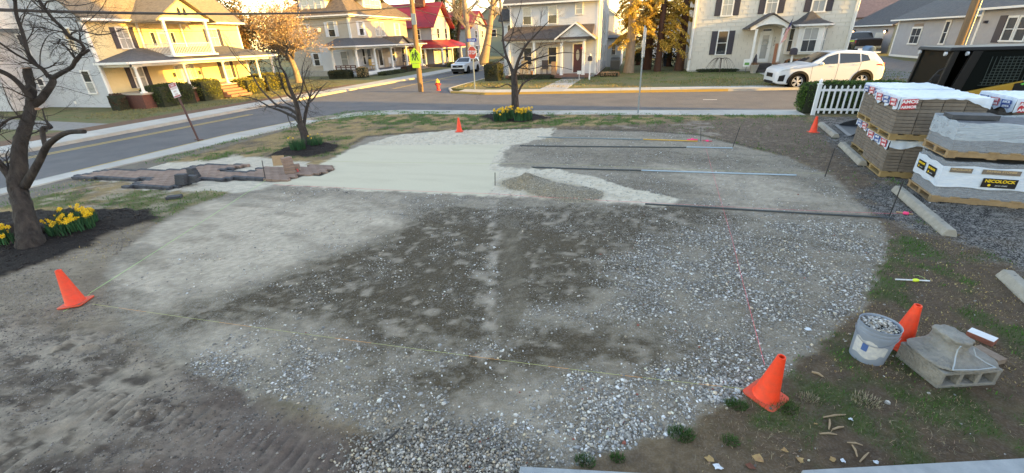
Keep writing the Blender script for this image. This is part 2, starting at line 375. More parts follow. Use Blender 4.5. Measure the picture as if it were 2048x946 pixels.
def lot_masks(x, y):
    M = {}
    w1 = (fbm(x, y, 1.3, 4, 3)-.5); ws = (fbm(x*.8+y*.25, y*3.2, 1.5, 4, 33)-.5); w2 = (fbm(x, y, 5.0, 3, 9)-.5)
    wob = w1*0.7+w2*0.25+ws*.7
    fine = (fbm(x, y, 14, 3, 21)-.5)
    M['pad'] = sm(sdf(x, y, PAD)+w1*.22+w2*.16+fine*.08, .12)
    M['sand'] = sm(sdf(x, y, SAND)+w2*.25+fine*.18, .10)
    M['screed'] = sm(sdf(x, y, SCREED)+w2*.10+fine*.06, .06)
    M['wsand'] = sm(sdf(x, y, WALKSAND)+w2*.25+fine*.25, .15)
    dk = np.zeros_like(x)
    for P, a in ((D1, 1), (D2, .95), (D3, .38), (D4, .45), (D5, .6)):
        dk = np.maximum(dk, a*sm(sdf(x, y, P)+wob*1.15+fine*.5, .75))
    lt = np.zeros_like(x)
    for P, a in ((L1, 1), (L2, .9), (L3, .9), (L4, .8), (L5, .7)):
        lt = np.maximum(lt, a*sm(sdf(x, y, P)+wob*1.3+fine*.45, .9))
    M['dark'] = dk*(1-.75*lt); M['light'] = lt
    st = np.zeros_like(x)
    for P, a in ((S_R, .95), (S_B, .7), (S_L, .62), (S_V, .5)):
        st = np.maximum(st, a*sm(sdf(x, y, P)-.28+wob*1.1+fine*.3, 1.0))
    st = np.maximum(st, .22+.25*(fbm(x, y, 2.1, 3, 31) > .53))*(0.55+.65*np.clip((fbm(x, y, 3.2, 3, 77)-.38)*5, 0, 1))
    st = st*(1-.35*dk)*(1-.62*sm(sdf(x, y, D2)+wob*.9+fine*.4, .5))*(1-.55*M['light'])
    st = st*(1-.8*sm(sdf(x, y, SMOOTHV)+fine*.1, .15))
    M['stone'] = st*M['pad']*(1-M['sand'])
    M['track'] = sm(sdf(x, y, TRACK)+w1*.4, .4)
    M['mulch'] = np.maximum.reduce([sm(sdf(x, y, P)+w2*.2+fine*.15, .1) for P in (MUL1, MUL2, MUL3)])
    M['soil'] = sm(sdf(x, y, SOIL)+w2*.4+fine*.3, .4)
    M['mill'] = np.maximum(sm(sdf(x, y, MILL)+w2*.5+fine*.3, .5), sm(sdf(x, y, BLUEPATCH)+w2*.4, .3))
    # green turf fraction: clumpy
    g = fbm(x, y, 1.1, 4, 55); g2 = fbm(x, y, 3.4, 3, 61)
    lawn = (1-M['pad'])*(1-M['mulch'])*(1-M['mill'])*(1-M['track'])*(1-M['wsand'])
    gr = np.clip((g*.55+g2*.45-.52)*9, 0, 1)
    gr = np.where(y > 14.3, np.clip((g*.4+g2*.6-.455)*12, 0, 1), gr)
    gr = np.where((x < -8) & (y < 7.5), np.clip((g*.6+g2*.4-.40)*7, 0, 1)*np.clip((7.1-y)/1.0+.15, 0, 1), gr)
    gr = np.where((x > 1) & (y < 8), np.clip((g*.4+g2*.6-.51)*7, 0, 1)*.95, gr); gr = gr*np.clip(1-((x > -9.2) & (x < -3) & (y < 5.0)), 0, 1)
    M['lawn'] = lawn; M['green'] = gr*lawn*(1-.85*M['soil'])
    return M
def lot_z(x, y, M):
    z = np.zeros_like(x)
    z += (fbm(x, y, 0.7, 3, 5)-.5)*.03 + (fbm(x, y, 5, 4, 8)-.5)*.014
    soft = 1-M['screed']
    z = z*soft
    z += M['sand']*(1-M['screed'])*((fbm(x, y, 6, 4, 12)-.4)*.045+.012)
    z += M['screed']*.02
    # heap of screenings
    for cx, cy, h, r in ((-2.05, 8.25, .27, .55), (-1.45, 7.95, .17, .55), (-.95, 7.78, .10, .5), (-2.3, 12.45, .10, .35)):
        d = np.hypot((x-cx), (y-cy)*1.25)/r; z += h*.78*np.clip(1-d, 0, 1)**1.1*(.85+.4*fbm(x, y, 9, 3, 14))
    d = np.hypot((x+1.05)/.75, (y-1.78)/.35); z += .06*np.clip(1-d, 0, 1)
    z += M['mulch']*(.03+.04*fbm(x, y, 9, 3, 15))
    z -= M['soil']*.02
    edge = M['lawn']*(1-M['pad']); z += .018*edge
    # chewed earth and tyre ribs, lower left
    t = M['track']
    z += t*(fbm(x, y, 2.6, 5, 40, .6)-.5)*.13
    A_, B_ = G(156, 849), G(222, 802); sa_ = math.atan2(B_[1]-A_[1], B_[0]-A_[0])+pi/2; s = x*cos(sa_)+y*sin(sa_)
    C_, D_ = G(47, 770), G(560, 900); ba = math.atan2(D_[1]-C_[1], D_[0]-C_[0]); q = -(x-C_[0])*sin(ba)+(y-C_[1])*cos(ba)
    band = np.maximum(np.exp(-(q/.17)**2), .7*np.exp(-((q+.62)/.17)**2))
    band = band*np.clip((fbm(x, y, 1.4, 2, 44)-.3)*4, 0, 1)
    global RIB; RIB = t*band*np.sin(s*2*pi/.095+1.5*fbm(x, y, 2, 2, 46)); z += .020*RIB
    rid = 1-np.abs(2*fbm(x*1.3, y*2.6, 3.4, 3, 47)-1)*1.6; z += t*np.clip(rid, 0, 1)*.045*np.clip((fbm(x, y, 1.2, 2, 48)-.35)*4, 0, 1)
    # left side (walk excavation)
    lf = np.clip((-7.6-x)/1.0, 0, 1)*(1-M['pad']); z += lf*(fbm(x, y, 3, 3, 45)-.5)*.035
    # long shallow groove and screed ridges
    z -= .012*np.exp(-((y-(5.05+.02*(x+4)))/.03)**2)*((x > -5.5) & (x < -2.2))
    return z
def lerp(a, b, t): return a*(1-t[..., None])+np.array(b)*t[..., None]
def lot_col(x, y, M):
    n1 = fbm(x, y, 2.2, 4, 70); n2 = fbm(x, y, 11, 3, 71); n3 = fbm(x, y, 26, 2, 72)
    c = np.zeros(x.shape+(3,))+np.array([.115, .094, .072])                        # bare earth
    tan = np.zeros_like(c)+np.array([.185, .155, .095]); 
    c = lerp(c, [.27, .215, .11], np.clip((n1-.25)*3, 0, 1)*M['lawn']*np.where((x > -9.2) & (x < -3) & (y < 5.0), .25, 1)*np.where((x > -.5) & (y < 9), .25, 1))
    c = lerp(c, [.25, .235, .21], np.clip((x+9.6)/.8, 0, 1)*(x < -2)*(y < 5.4)*M['lawn']*(.45+.8*(n1-.3)))
    c = lerp(c, [.062, .047, .036], np.clip((x-.2)/1.2+(n1-.5)*1.2, 0, 1)*(y < 9.5)*M['lawn']*(.55+.45*n2))
    c = lerp(c, [.045, .075, .018], M['green']*.75)
    c = lerp(c, [.30, .275, .235], np.clip((fbm(x, y, 4, 3, 90)-.52)*6, 0, 1)*np.clip((-8.0-x)/1.0, 0, 1)*((y > 5.2) & (y < 8.8))*.8)
    so = M['soil']; c = lerp(c, [.105, .083, .066], so); c = lerp(c, [.19, .165, .14], so*np.clip((n2-.6)*7, 0, 1)*.8)
    c = lerp(c, [.22, .205, .19], np.clip((fbm(x, y, 3, 3, 92)-.55)*6, 0, 1)*so*((x < 2.5) & (y > 12.5)))
    # millings
    mi = M['mill']; c = lerp(c, [.036, .039, .046], mi); c = lerp(c, [.16, .17, .19], mi*np.clip((n3-.62)*9, 0, 1))
    c = lerp(c, [.095, .085, .075], mi*np.clip((n1-.55)*4, 0, 1)*.7)
    tr = M['track']; base = np.zeros_like(c)+np.array([.27, .253, .23]); base = lerp(base, [.115, .104, .094], np.clip((fbm(x, y*1.7, 1.8, 4, 80)-.42)*5, 0, 1))
    base = lerp(base, [.27, .25, .225], np.clip((fbm(x, y*1.6, 4.5, 4, 82, .65)-.52)*9, 0, 1)*.6); base = lerp(base, [.055, .047, .042], np.clip((fbm(x, y*1.8, 6.0, 4, 83, .65)-.56)*10, 0, 1)*.75)
    base = lerp(base, [.12, .10, .098], np.clip((x+4.2)/1.5, 0, 1)*np.clip((2.6-y)/.5, 0, 1)*.8)
    c = c*(1-tr[..., None])+base*tr[..., None]
    pd = np.zeros_like(c)+np.array([.28, .268, .24])
    pd = lerp(pd, [.45, .43, .395], np.clip(M['light']*(.35+n1*1.1), 0, 1)); pd = lerp(pd, [.12, .108, .085], np.clip((fbm(x*.8+y*.3, y*2.0, 2.0, 5, 95)-.53)*6, 0, 1)*.38)
    pd = lerp(pd, [.070, .060, .042], np.clip(M['dark']*(1.25-.6*np.clip((n2-.5)*4, 0, 1)), 0, 1))
    pd = lerp(pd, [.30, .285, .26], M['dark']*np.clip((fbm(x, y, 7, 4, 93)-.6)*9, 0, 1)*.8)
    pd = lerp(pd, [.38, .365, .34], .9*sm(sdf(x, y, S_V)+(n2-.5)*.22, .12)*np.clip((fbm(x, y, 4, 3, 94)-.42)*7, 0, 1)); pd = lerp(pd, [.115, .105, .085], .8*sm(sdf(x, y, SMOOTHV)+(n2-.5)*.1, .15))
    pd = lerp(pd, [.085, .078, .066], M['stone']*.6)
    c = c*(1-M['pad'][..., None])+pd*M['pad'][..., None]
    # dark damp rim just outside the pad on the north side
    c = lerp(c, [.05, .042, .035], np.exp(-((sdf(x, y, PAD)-.10)/.10)**2)*((y > 11.5) | ((x < -8.2) & (y > 8.2)))*.9)
    c = lerp(c, [.50, .50, .47], M['wsand']); 
    sa = M['sand']; c = lerp(c, [.52, .52, .49], sa); c = lerp(c, [.43, .41, .36], sa*(1-M['screed'])*np.clip((n2-.45)*4, 0, 1)*.8)
    c = lerp(c, [.50, .51, .455], M['screed']); c = lerp(c, [.44, .44, .385], M['screed']*np.clip((fbm(x*.6, y*3, 1.6, 4, 96)-.5)*3, 0, 1)*.6)
    pile = np.zeros_like(x)
    for cx, cy, r in ((-2.05, 8.25, .62), (-1.45, 7.95, .62), (-.95, 7.78, .5), (-2.3, 12.4, .3)):
        pile = np.maximum(pile, np.clip(1.25-np.hypot(x-cx, (y-cy)*1.25)/r, 0, 1))
    c = lerp(c, [.29, .265, .205], np.clip(pile*2.2, 0, 1)*(1-.5*(n2 > .62)))
    c = lerp(c, [.014, .011, .010], M['mulch'])
    c = lerp(c, [.035, .03, .028], sm(sdf(x, y, WALKP), .02)); c = c*(1+.28*RIB)[..., None]  # rib crests painted lighter and grooves darker, in place of relief shading
    c = c*(1+(.66*n3-.33)*(1-.93*M['screed'])*(1-.5*M['sand']))[..., None]*np.array([1.12, 1.0, .83])
    return c
def grid_axis(a, b, f0, f1): # spacing grows linearly
    out = [a]
    while out[-1] < b: 
        t = (out[-1]-a)/(b-a); out.append(out[-1]+f0+(f1-f0)*t)
    return np.array(out)
gx = np.concatenate([np.arange(-12.2, -7, .08), np.arange(-7, -1.2, .032), np.arange(-1.2, 5.5, .045), np.arange(5.5, 12.01, .12)])
gy = np.concatenate([np.arange(-1.5, .6, .15), np.arange(.6, 3.2, .019), grid_axis(3.2, 17.9, .034, .11)])
X, Y = np.meshgrid(gx, gy)
LM = lot_masks(X, Y)
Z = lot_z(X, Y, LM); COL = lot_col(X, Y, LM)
# keep the sheet below the sidewalks at its edges
sw = np.interp(X, [-12.3, -11, -9, -6, 5.8, 12], [15.1, 16.35, 16.75, 16.85, 17.42, 17.9])
sink = np.clip((Y-sw-.02)/.12, 0, 1); Z = Z*(1-sink)-.06*sink
wx = np.interp(Y, [-6, 7, 10.8, 14, 15.1, 17], [-13.35, -13.4, -12.85, -12.5, -12.3, -10])
nx, ny = len(gx), len(gy); V = np.stack([X, Y, Z], -1).reshape(-1, 3)
# warp the first columns out to the sidewalk edge
idx = np.arange(nx*ny).reshape(ny, nx)
F = np.stack([idx[:-1, :-1], idx[:-1, 1:], idx[1:, 1:], idx[1:, :-1]], -1).reshape(-1, 4)
def ground_mat():
    m = bpy.data.materials.new('lot_surface'); m.use_nodes = True; nt = m.node_tree; b = nt.nodes['Principled BSDF']; b.inputs['Roughness'].default_value = .92; b.inputs['Specular IOR Level'].default_value = .25
    at = nt.nodes.new('ShaderNodeAttribute'); at.attribute_name = 'Col'
    ar = nt.nodes.new('ShaderNodeAttribute'); ar.attribute_name = 'grit'; ab = nt.nodes.new('ShaderNodeAttribute'); ab.attribute_name = 'relief'
    tc = nt.nodes.new('ShaderNodeTexCoord')
    def noise(s, d=5, r=.6):
        n = nt.nodes.new('ShaderNodeTexNoise'); n.inputs['Scale'].default_value = s; n.inputs['Detail'].default_value = d; n.inputs['Roughness'].default_value = r; L(nt, tc.outputs['Object'], n.inputs[0]); return n.outputs[0]
    vo = nt.nodes.new('ShaderNodeTexVoronoi'); vo.inputs['Scale'].default_value = 78; L(nt, tc.outputs['Object'], vo.inputs[0])
    vo2 = nt.nodes.new('ShaderNodeTexVoronoi'); vo2.inputs['Scale'].default_value = 110; L(nt, tc.outputs['Object'], vo2.inputs[0])
    def math_(op, a, bb, c=None):
        n = nt.nodes.new('ShaderNodeMath'); n.operation = op
        for i, v in enumerate((a, bb, c)):
            if v is None: continue
            if isinstance(v, (int, float)): n.inputs[i].default_value = v
            else: L(nt, v, n.inputs[i])
        return n.outputs[0]
    sep = nt.nodes.new('ShaderNodeSeparateColor'); L(nt, vo.outputs['Color'], sep.inputs[0])
    # speckle: some cells are pale chips
    sp = math_('GREATER_THAN', sep.outputs[0], .66); sp = math_('MULTIPLY', sp, ar.outputs['Fac'])
    ng = noise(90, 6, .7); na = math_('MULTIPLY', math_('SUBTRACT', ng, .5), math_('ADD', .35, math_('MULTIPLY', ar.outputs['Fac'], .9))); ng = math_('ADD', na, .5)
    mr = nt.nodes.new('ShaderNodeMapRange'); mr.inputs[1].default_value = .3; mr.inputs[2].default_value = .7; mr.inputs[3].default_value = .55; mr.inputs[4].default_value = 1.42
    L(nt, ng, mr.inputs[0])
    mx = nt.nodes.new('ShaderNodeMix'); mx.data_type = 'RGBA'; mx.blend_type = 'MULTIPLY'; mx.inputs[0].default_value = 1
    L(nt, at.outputs['Color'], mx.inputs[6]); L(nt, mr.outputs[0], mx.inputs[7])
    m2 = nt.nodes.new('ShaderNodeMix'); m2.data_type = 'RGBA'; m2.inputs[7].default_value = (.36, .345, .32, 1); L(nt, math_('MULTIPLY', sp, .75), m2.inputs[0]); L(nt, mx.outputs[2], m2.inputs[6])
    L(nt, m2.outputs[2], b.inputs['Base Color'])
    bp = nt.nodes.new('ShaderNodeBump'); bp.inputs['Strength'].default_value = 1.0; bp.inputs['Distance'].default_value = .02
    hh = math_('ADD', noise(38, 7, .72), math_('MULTIPLY', math_('SUBTRACT', 1.0, vo.outputs['Distance']), math_('MULTIPLY', ar.outputs['Fac'], .7)))
    hm = math_('MULTIPLY', hh, ab.outputs['Fac']); L(nt, hm, bp.inputs['Height']); L(nt, bp.outputs[0], b.inputs['Normal'])
    return m
m_lot = ground_mat()
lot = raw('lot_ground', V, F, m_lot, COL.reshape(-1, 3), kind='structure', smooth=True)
grit = np.clip(.22+.5*LM['stone']+.25*(Y > 6)+.4*LM['mill']-.30*LM['screed']-.1*LM['dark'], 0, 1)*(1-LM['screed']*.9)*(1-LM['mulch'])*(1-.6*LM['lawn']*(1-LM['mill']))*(1-.95*LM['track'])*(1-.9*LM['sand'])
ga = lot.data.attributes.new('grit', 'FLOAT', 'POINT'); ga.data.foreach_set('value', grit.reshape(-1).astype(np.float32))
gb = lot.data.attributes.new('relief', 'FLOAT', 'POINT'); gb.data.foreach_set('value', ((.6+.5*grit)*(1-.94*LM['screed'])*(1-.5*LM['sand'])).reshape(-1).astype(np.float32))
# plain continuation of the lot left of the sheet (up to the sidewalk) and to the right and behind
m_dirt = mat('bare_dirt', (.13, .11, .09), .95, (.19, .165, .12), 2.5, bump=.8, bs=50)
m_mill = mat('asphalt_millings', (.036, .039, .046), .95, (.06, .062, .066), 3, bump=1, bs=90)
slab('lot_edge', [(-13.4, -60), (-13.37, 7), (-12.86, 10.8), (-12.5, 14), (-12.3, 15.1), (-12.15, 15.0), (-12.15, -1.45), (12, -1.45), (12, -60)], -.012, -.3, m_dirt)
slab('parking_lot', [(11.95, -60), (11.95, 17.7), (40, 19.8), (90, 24.3), (90, -60)], -.012, -.3, m_mill)
def hz(x, y):
    x = np.atleast_1d(np.asarray(x, float)); y = np.atleast_1d(np.asarray(y, float)); M = lot_masks(x, y); return lot_z(x, y, M)
def gz(x, y): return float(hz(x, y)[0])

# ------------------------------------------------------------------ loose stones (tens of thousands: stuff)
def ico():
    t = (1+5**.5)/2
    v = np.array([(-1, t, 0), (1, t, 0), (-1, -t, 0), (1, -t, 0), (0, -1, t), (0, 1, t), (0, -1, -t), (0, 1, -t), (t, 0, -1), (t, 0, 1), (-t, 0, -1), (-t, 0, 1)])/math.hypot(1, t)
    f = np.array([(0, 11, 5), (0, 5, 1), (0, 1, 7), (0, 7, 10), (0, 10, 11), (1, 5, 9), (5, 11, 4), (11, 10, 2), (10, 7, 6), (7, 1, 8), (3, 9, 4), (3, 4, 2), (3, 2, 6), (3, 6, 8), (3, 8, 9), (4, 9, 5), (2, 4, 11), (6, 2, 10), (8, 6, 7), (9, 8, 1)])
    return v, f
ICO = ico()
OCT = (np.array([(1, 0, 0), (0, 1, 0), (-1, 0, 0), (0, -1, 0), (.2, .1, 1), (0, 0, -1.)]), np.array([(0, 1, 4), (1, 2, 4), (2, 3, 4), (3, 0, 4), (1, 0, 5), (2, 1, 5), (3, 2, 5), (0, 3, 5)]))
def rocks(name, x, y, z, s, col, m, label=None, kind='stuff', flat=.65, parent=None, geo=None):
    n = len(x); v, f = geo or ICO; nv = len(v)
    jit = rng.uniform(.72, 1.15, (n, nv, 1)); sc = np.stack([rng.uniform(.7, 1.35, n), rng.uniform(.6, 1.0, n), rng.uniform(.45, .8, n)*flat/.65], -1)[:, None, :]
    V = v[None]*jit*sc*s[:, None, None]
    a = rng.uniform(0, 2*pi, n); tl = rng.normal(0, .35, n); ca, sa, ct, st = np.cos(a), np.sin(a), np.cos(tl), np.sin(tl)
    Rz = np.zeros((n, 3, 3)); Rz[:, 0, 0] = ca; Rz[:, 0, 1] = -sa*ct; Rz[:, 0, 2] = sa*st; Rz[:, 1, 0] = sa; Rz[:, 1, 1] = ca*ct; Rz[:, 1, 2] = -ca*st; Rz[:, 2, 1] = st; Rz[:, 2, 2] = ct
    V = np.einsum('nij,nkj->nki', Rz, V)+np.stack([x, y, z], -1)[:, None, :]
    Fc = f[None]+(np.arange(n)*nv)[:, None, None]
    cc = np.repeat(col[:, None, :], nv, 1).reshape(-1, 3)
    o = raw(name, V.reshape(-1, 3), Fc.reshape(-1, 3), m, cc, parent=parent, kind=kind, smooth=False)
    if label: o['label'] = label
    return o
m_stone = mat('stone', (.4, .4, .4), .85, vcol=True, ns=60)
def stone_cols(n):
    base = np.array([.385, .365, .33])*rng.lognormal(-.10, .50, (n, 1))
    k = rng.random(n); base[k < .18] *= np.array([1.12, 1.0, .82]); base[(k > .18) & (k < .30)] *= np.array([.90, .97, 1.08]); base[(k > .997)] = np.array([.28, .09, .06])
    return np.clip(base, .05, .72)
def scatter(n, box, dens, rpow=0):
    x = rng.uniform(box[0], box[1], n); y = rng.uniform(box[2], box[3], n); M = lot_masks(x, y); p = dens(x, y, M); k = rng.random(n) < p; x, y = x[k], y[k]
    M = {a: b[k] for a, b in M.items()}; return x, y, M
def dn(x, y, M):
    d = np.hypot(x, y); return M['stone']*np.clip((M['stone']+.10)*1.1, 0, 1)
xs, ys, Ms = [], [], []
for box, n in (((-4, 3.2, 1.4, 3.2), 88000), ((-6.5, 4.4, 3.2, 5.5), 62000), ((-7, 4.6, 5.5, 9), 70000), ((-7, 5, 9, 14), 50000)):
    x, y, M = scatter(n, box, dn); zz = lot_z(x, y, M)
    near = np.clip((5.5-np.hypot(x, y))/3.5, 0, 1); s = rng.lognormal(math.log(.0063), .42, len(x))*(1+.25*(1-near))*(1+.3*M['stone']); s = np.clip(s, .005, .024)
    dustier = 1-.25*M['light'][:, None]
    xs.append((x, y, zz+s*.15, s, stone_cols(len(x))))
A = [np.concatenate([q[i] for q in xs]) for i in range(5)]
nr = np.hypot(A[0], A[1]) < 3.5
rocks('gravel', *[q[nr] for q in A], m_stone, 'loose grey gravel scattered over the near half of the prepared pad')
rocks('gravel', *[q[~nr] for q in A], m_stone, 'loose grey gravel scattered over the far half of the prepared pad', geo=OCT)
# heap of coarser stones at the bottom of the view
n = 6500; ang = rng.uniform(0, 2*pi, n); rr = np.sqrt(rng.random(n)); x = -1.05+.75*rr*np.cos(ang)+rng.normal(0, .14, n); y = 1.78+.36*rr*np.sin(ang)+rng.normal(0, .09, n)
z = hz(x, y)+rng.uniform(0, .02, n)
rocks('gravel_heap', x, y, z, np.clip(rng.lognormal(math.log(.0092), .35, n), .005, .022), stone_cols(n)*np.array([.97, .92, .85])*.85, m_stone, 'low heap of brownish gravel at the bottom edge')
# pale stones strewn over soil at right and lower right
x, y, M = scatter(9000, (0.8, 6.5, 1.8, 14.5), lambda x, y, M: np.where(M['pad'] < .5, .18+.35*np.exp(-np.abs(sdf(x, y, PAD))/.25), 0)*.6)
k = rng.random(len(x)) < .8; x, y = x[k], y[k]; s = rng.lognormal(math.log(.010), .4, len(x))
rocks('gravel', x, y, hz(x, y)+.002, s, stone_cols(len(x))*.8, m_stone, 'scattered pale stones on bare soil beside the pad')
# crumbs of earth on the chewed ground at left
x, y, M = scatter(110000, (-8.5, -.5, .8, 4.6), lambda x, y, M: np.maximum(M['track'], M['lawn'])*np.clip((fbm(x, y, 2.2, 3, 51)-.36)*4, .05, .7)*(x < 0))
rocks('earth_crumbs', x, y, lot_z(x, y, M), np.clip(rng.lognormal(math.log(.0062), .45, len(x)), .003, .02), np.tile([.17, .15, .13], (len(x), 1))*rng.uniform(.4, 1.8, (len(x), 1)), m_stone, 'crumbs of dried earth on the churned ground at left', geo=OCT)
# sand clods, mulch chips
x, y, M = scatter(26000, (-8, 1, 7.2, 14.4), lambda x, y, M: M['sand']*(1-M['screed'])*.5)
rocks('sand_clods', x, y, lot_z(x, y, M)+.002, rng.uniform(.006, .022, len(x)), np.tile([.48, .46, .41], (len(x), 1))*rng.uniform(.8, 1.15, (len(x), 1)), m_stone, 'loose clods of pale bedding sand', geo=OCT)
x, y, M = scatter(45000, (-12.2, -2.9, 1.5, 17.5), lambda x, y, M: M['mulch']*.9)
rocks('mulch_chips', x, y, lot_z(x, y, M)+.004, rng.uniform(.010, .024, len(x)), np.tile([.017, .012, .010], (len(x), 1))*rng.uniform(.5, 2.4, (len(x), 1)), m_stone, 'dark shredded mulch in the planting beds', flat=.4, geo=OCT)
n = 9000; th = rng.uniform(0, 2*pi, n); rr = rng.uniform(0, 1, n)**.7; cx = rng.choice([-2.05, -1.45, -1.0], n); cy = np.where(cx == -2.05, 8.25, np.where(cx == -1.45, 7.95, 7.78))
x = cx+rr*.55*np.cos(th); y = cy+rr*.45*np.sin(th)
rocks('screenings_pile', x, y, hz(x, y)+.003, rng.uniform(.006, .018, n), np.tile([.29, .26, .20], (n, 1))*rng.uniform(.6, 1.35, (n, 1)), m_stone, 'small heap of brown stone screenings on the sand')

# ------------------------------------------------------------------ grass blades
m_blade = mat('grass_blade', (.1, .2, .05), .8, vcol=True, ns=3, spec=.2)
def blades(name, x, y, z, h, w, col, lean=.5, label=None, kind='stuff', parent=None, seg=1, azf=None):
    n = len(x); a = rng.uniform(0, 2*pi, n); b = rng.uniform(0, 2*pi, n) if azf is None else azf
    dx, dy = np.cos(a)*w/2, np.sin(a)*w/2; l = rng.uniform(.2, 1, n)*lean*h; tx, ty = np.cos(b)*l, np.sin(b)*l
    P = np.stack([x, y, z], -1)
    p0 = P+np.stack([-dx, -dy, -.005+0*z], -1); p1 = P+np.stack([dx, dy, -.005+0*z], -1)
    m0 = P+np.stack([-dx*.8+tx*.35, -dy*.8+ty*.35, h*.6], -1); m1 = P+np.stack([dx*.8+tx*.35, dy*.8+ty*.35, h*.6], -1)
    t = P+np.stack([tx, ty, h*np.where(lean > .9, .75, 1)], -1)
    V = np.stack([p0, p1, m1, m0, t], 1).reshape(-1, 3); i = (np.arange(n)*5)[:, None]
    F = np.concatenate([i+[0, 1, 2], i+[0, 2, 3], i+[3, 2, 4]]); cc = np.repeat(col, 5, 0)
    o = raw(name, V, F, m_blade, cc, parent=parent, kind=kind)
    if label: o['label'] = label
    return o
def gcol(n, base, v=.35): return np.clip(np.tile(base, (n, 1))*rng.uniform(1-v, 1+v, (n, 1))*rng.uniform(.9, 1.1, (n, 3)), 0, 1)
x, y, M = scatter(170000, (-12.9, 5.6, 3.5, 17.4), lambda x, y, M: M['green']*(.5+.3*(y > 8)))
k = (x > -12.15) | (y > 4); x, y = x[k], y[k]; M = {a: b[k] for a, b in M.items()}
blades('grass', x, y, lot_z(x, y, M), rng.uniform(.02, .055, len(x))*np.where(y < 8, .7, 1), rng.uniform(.006, .014, len(x)), gcol(len(x), [.075, .175, .028]), label='green clumps of turf in the lawn strip', lean=.7)
x, y, M = scatter(130000, (-12.9, 6.5, 3.5, 17.4), lambda x, y, M: M['lawn']*(1-M['green'])*.62*(1-.8*M['soil']))
blades('dry_grass', x, y, lot_z(x, y, M), rng.uniform(.006, .025, len(x)), rng.uniform(.006, .012, len(x)), gcol(len(x), [.38, .29, .13]), label='dormant tan turf between sidewalk and pad', lean=1.5)
# near lower right: sparse turf, thatch and tufts
x, y, M = scatter(60000, (.6, 5.0, 1.7, 8.5), lambda x, y, M: M['green']*.9*(M['pad'] < .5))
blades('grass', x, y, lot_z(x, y, M), rng.uniform(.015, .05, len(x)), rng.uniform(.0025, .005, len(x)), gcol(len(x), [.05, .11, .02]), label='short green grass in the soil at lower right', lean=.9)
x, y, M = scatter(60000, (.6, 5.2, 1.7, 8.5), lambda x, y, M: (M['pad'] < .5)*(1-M['mill'])*np.clip((fbm(x, y, 3, 3, 99)-.35)*3, 0, 1)*.8)
blades('dry_grass', x, y, lot_z(x, y, M)+.003, rng.uniform(.006, .022, len(x)), rng.uniform(.002, .0045, len(x)), gcol(len(x), [.25, .195, .125], .6), label='dead grass thatch on the soil at lower right', lean=3.0)
x, y, M = scatter(5000, (-20, 5, 25.5, 45), lambda x, y, M: 0*x)
def tuft(px, py, n, r, h, base, nm='grass_tuft', lab='tuft', grp=None):
    cx, cy = G(px, py); a = rng.uniform(0, 2*pi, n); q = rng.random(n)**.6*r
    x = cx+q*np.cos(a); y = cy+q*np.sin(a)*.8
    o = blades(nm, x, y, hz(x, y), rng.uniform(.5, 1.1, n)*h, rng.uniform(.003, .005, n), gcol(n, base), lean=.9, kind=None, azf=a+rng.normal(0, .5, n)); tag(o, lab, 'grass tuft', grp)
    return o
tuft(1362, 872, 420, .095, .045, [.06, .125, .03], lab='thick green grass tuft in the stones below the nearest cone')
tuft(1460, 885, 220, .065, .032, [.06, .125, .03], lab='small green tuft right of the thick tuft')
tuft(1472, 812, 420, .085, .035, [.06, .12, .03], lab='flat green tuft against the base of the nearest cone')
tuft(1170, 925, 300, .075, .035, [.06, .12, .03], lab='low green tuft beside the left concrete kerb stone')
tuft(1235, 920, 200, .05, .035, [.06, .12, .03], lab='low green tuft second along from the left kerb stone')
tuft(1570, 818, 340, .10, .03, [.07, .12, .03], lab='low green tuft right of the nearest cone base')
tuft(1618, 800, 170, .09, .03, [.33, .28, .19], lab='straw coloured dead tuft right of the nearest cone')
tuft(1730, 805, 220, .11, .035, [.33, .28, .19], lab='straw coloured dead tuft between cone and broken block')
# leafy ground flora on far lawns
n = 30000
def far_blades(lab, x0, x1, y0, y1, n, base, h0=.03, h1=.08, w=.03):
    x = rng.uniform(x0, x1, n); y = rng.uniform(y0, y1, n); g = fbm(x, y, .8, 3, 5); k = (g+rng.normal(0, .08, n)) > .5; x, y = x[k], y[k]; n = len(x)
    blades('grass', x, y, 0*x, rng.uniform(h0, h1, n), rng.uniform(w*.5, w, n), gcol(n, base), label=lab)
far_blades('green grass in front of the two pale houses across the road', -11.5, 17, 28.0, 40, 20000, [.10, .16, .035])
far_blades('dry lawn grass across the road', -11.5, 16, 26.9, 32, 14000, [.26, .20, .09])
far_blades('lawn grass beside the house with the upper balcony', -27, -21.8, 14.4, 30, 12000, [.17, .16, .07])
# ================================================================== THINGS ON THE LOT
m_cone = mat('cone_orange', (0.93, 0.055, 0.008), 0.5, (0.72, 0.06, 0.02), 16, bump=.15, bs=90)
m_coneb = mat('cone_base_dusty', (0.74, 0.06, 0.015), 0.6, (0.42, 0.10, 0.05), 14, bump=.2, bs=60)
m_conedk = mat('cone_inside', (0.05, 0.02, 0.015), .9)
m_grey = mat('dark_bolt', (.12, .11, .11), .6)
def cone_mesh():
    mb = MB(); q = .132
    # rounded square base plate
    pl = []
    for cx, cy, a0 in ((1, 1, 0), (-1, 1, 90), (-1, -1, 180), (1, -1, 270)):
        for k in range(5):
            a = R_(a0+k*22.5); pl.append((cx*(q-.035)+.035*cos(a), cy*(q-.035)+.035*sin(a)))
    mb.prism(pl, 0.0, .016, lambda a, b, d: (a, b, d)); base = mb
    b2 = MB(); b2.lathe([(.104, .014), (.098, .026), (.093, .034), (.033, .425), (.030, .448), (.024, .450), (.020, .447), (.022, .40)], 28)
    b3 = MB(); b3.lathe([(.0215, .41), (.001, .409)], 16)
    b4 = MB()
    for sx, sy in ((-1, 1), (1, -1)): b4.lathe([(.012, .016), (.011, .020), (.001, .021)], 10, c=(sx*.098, sy*.098, 0))
    return base, b2, b3, b4
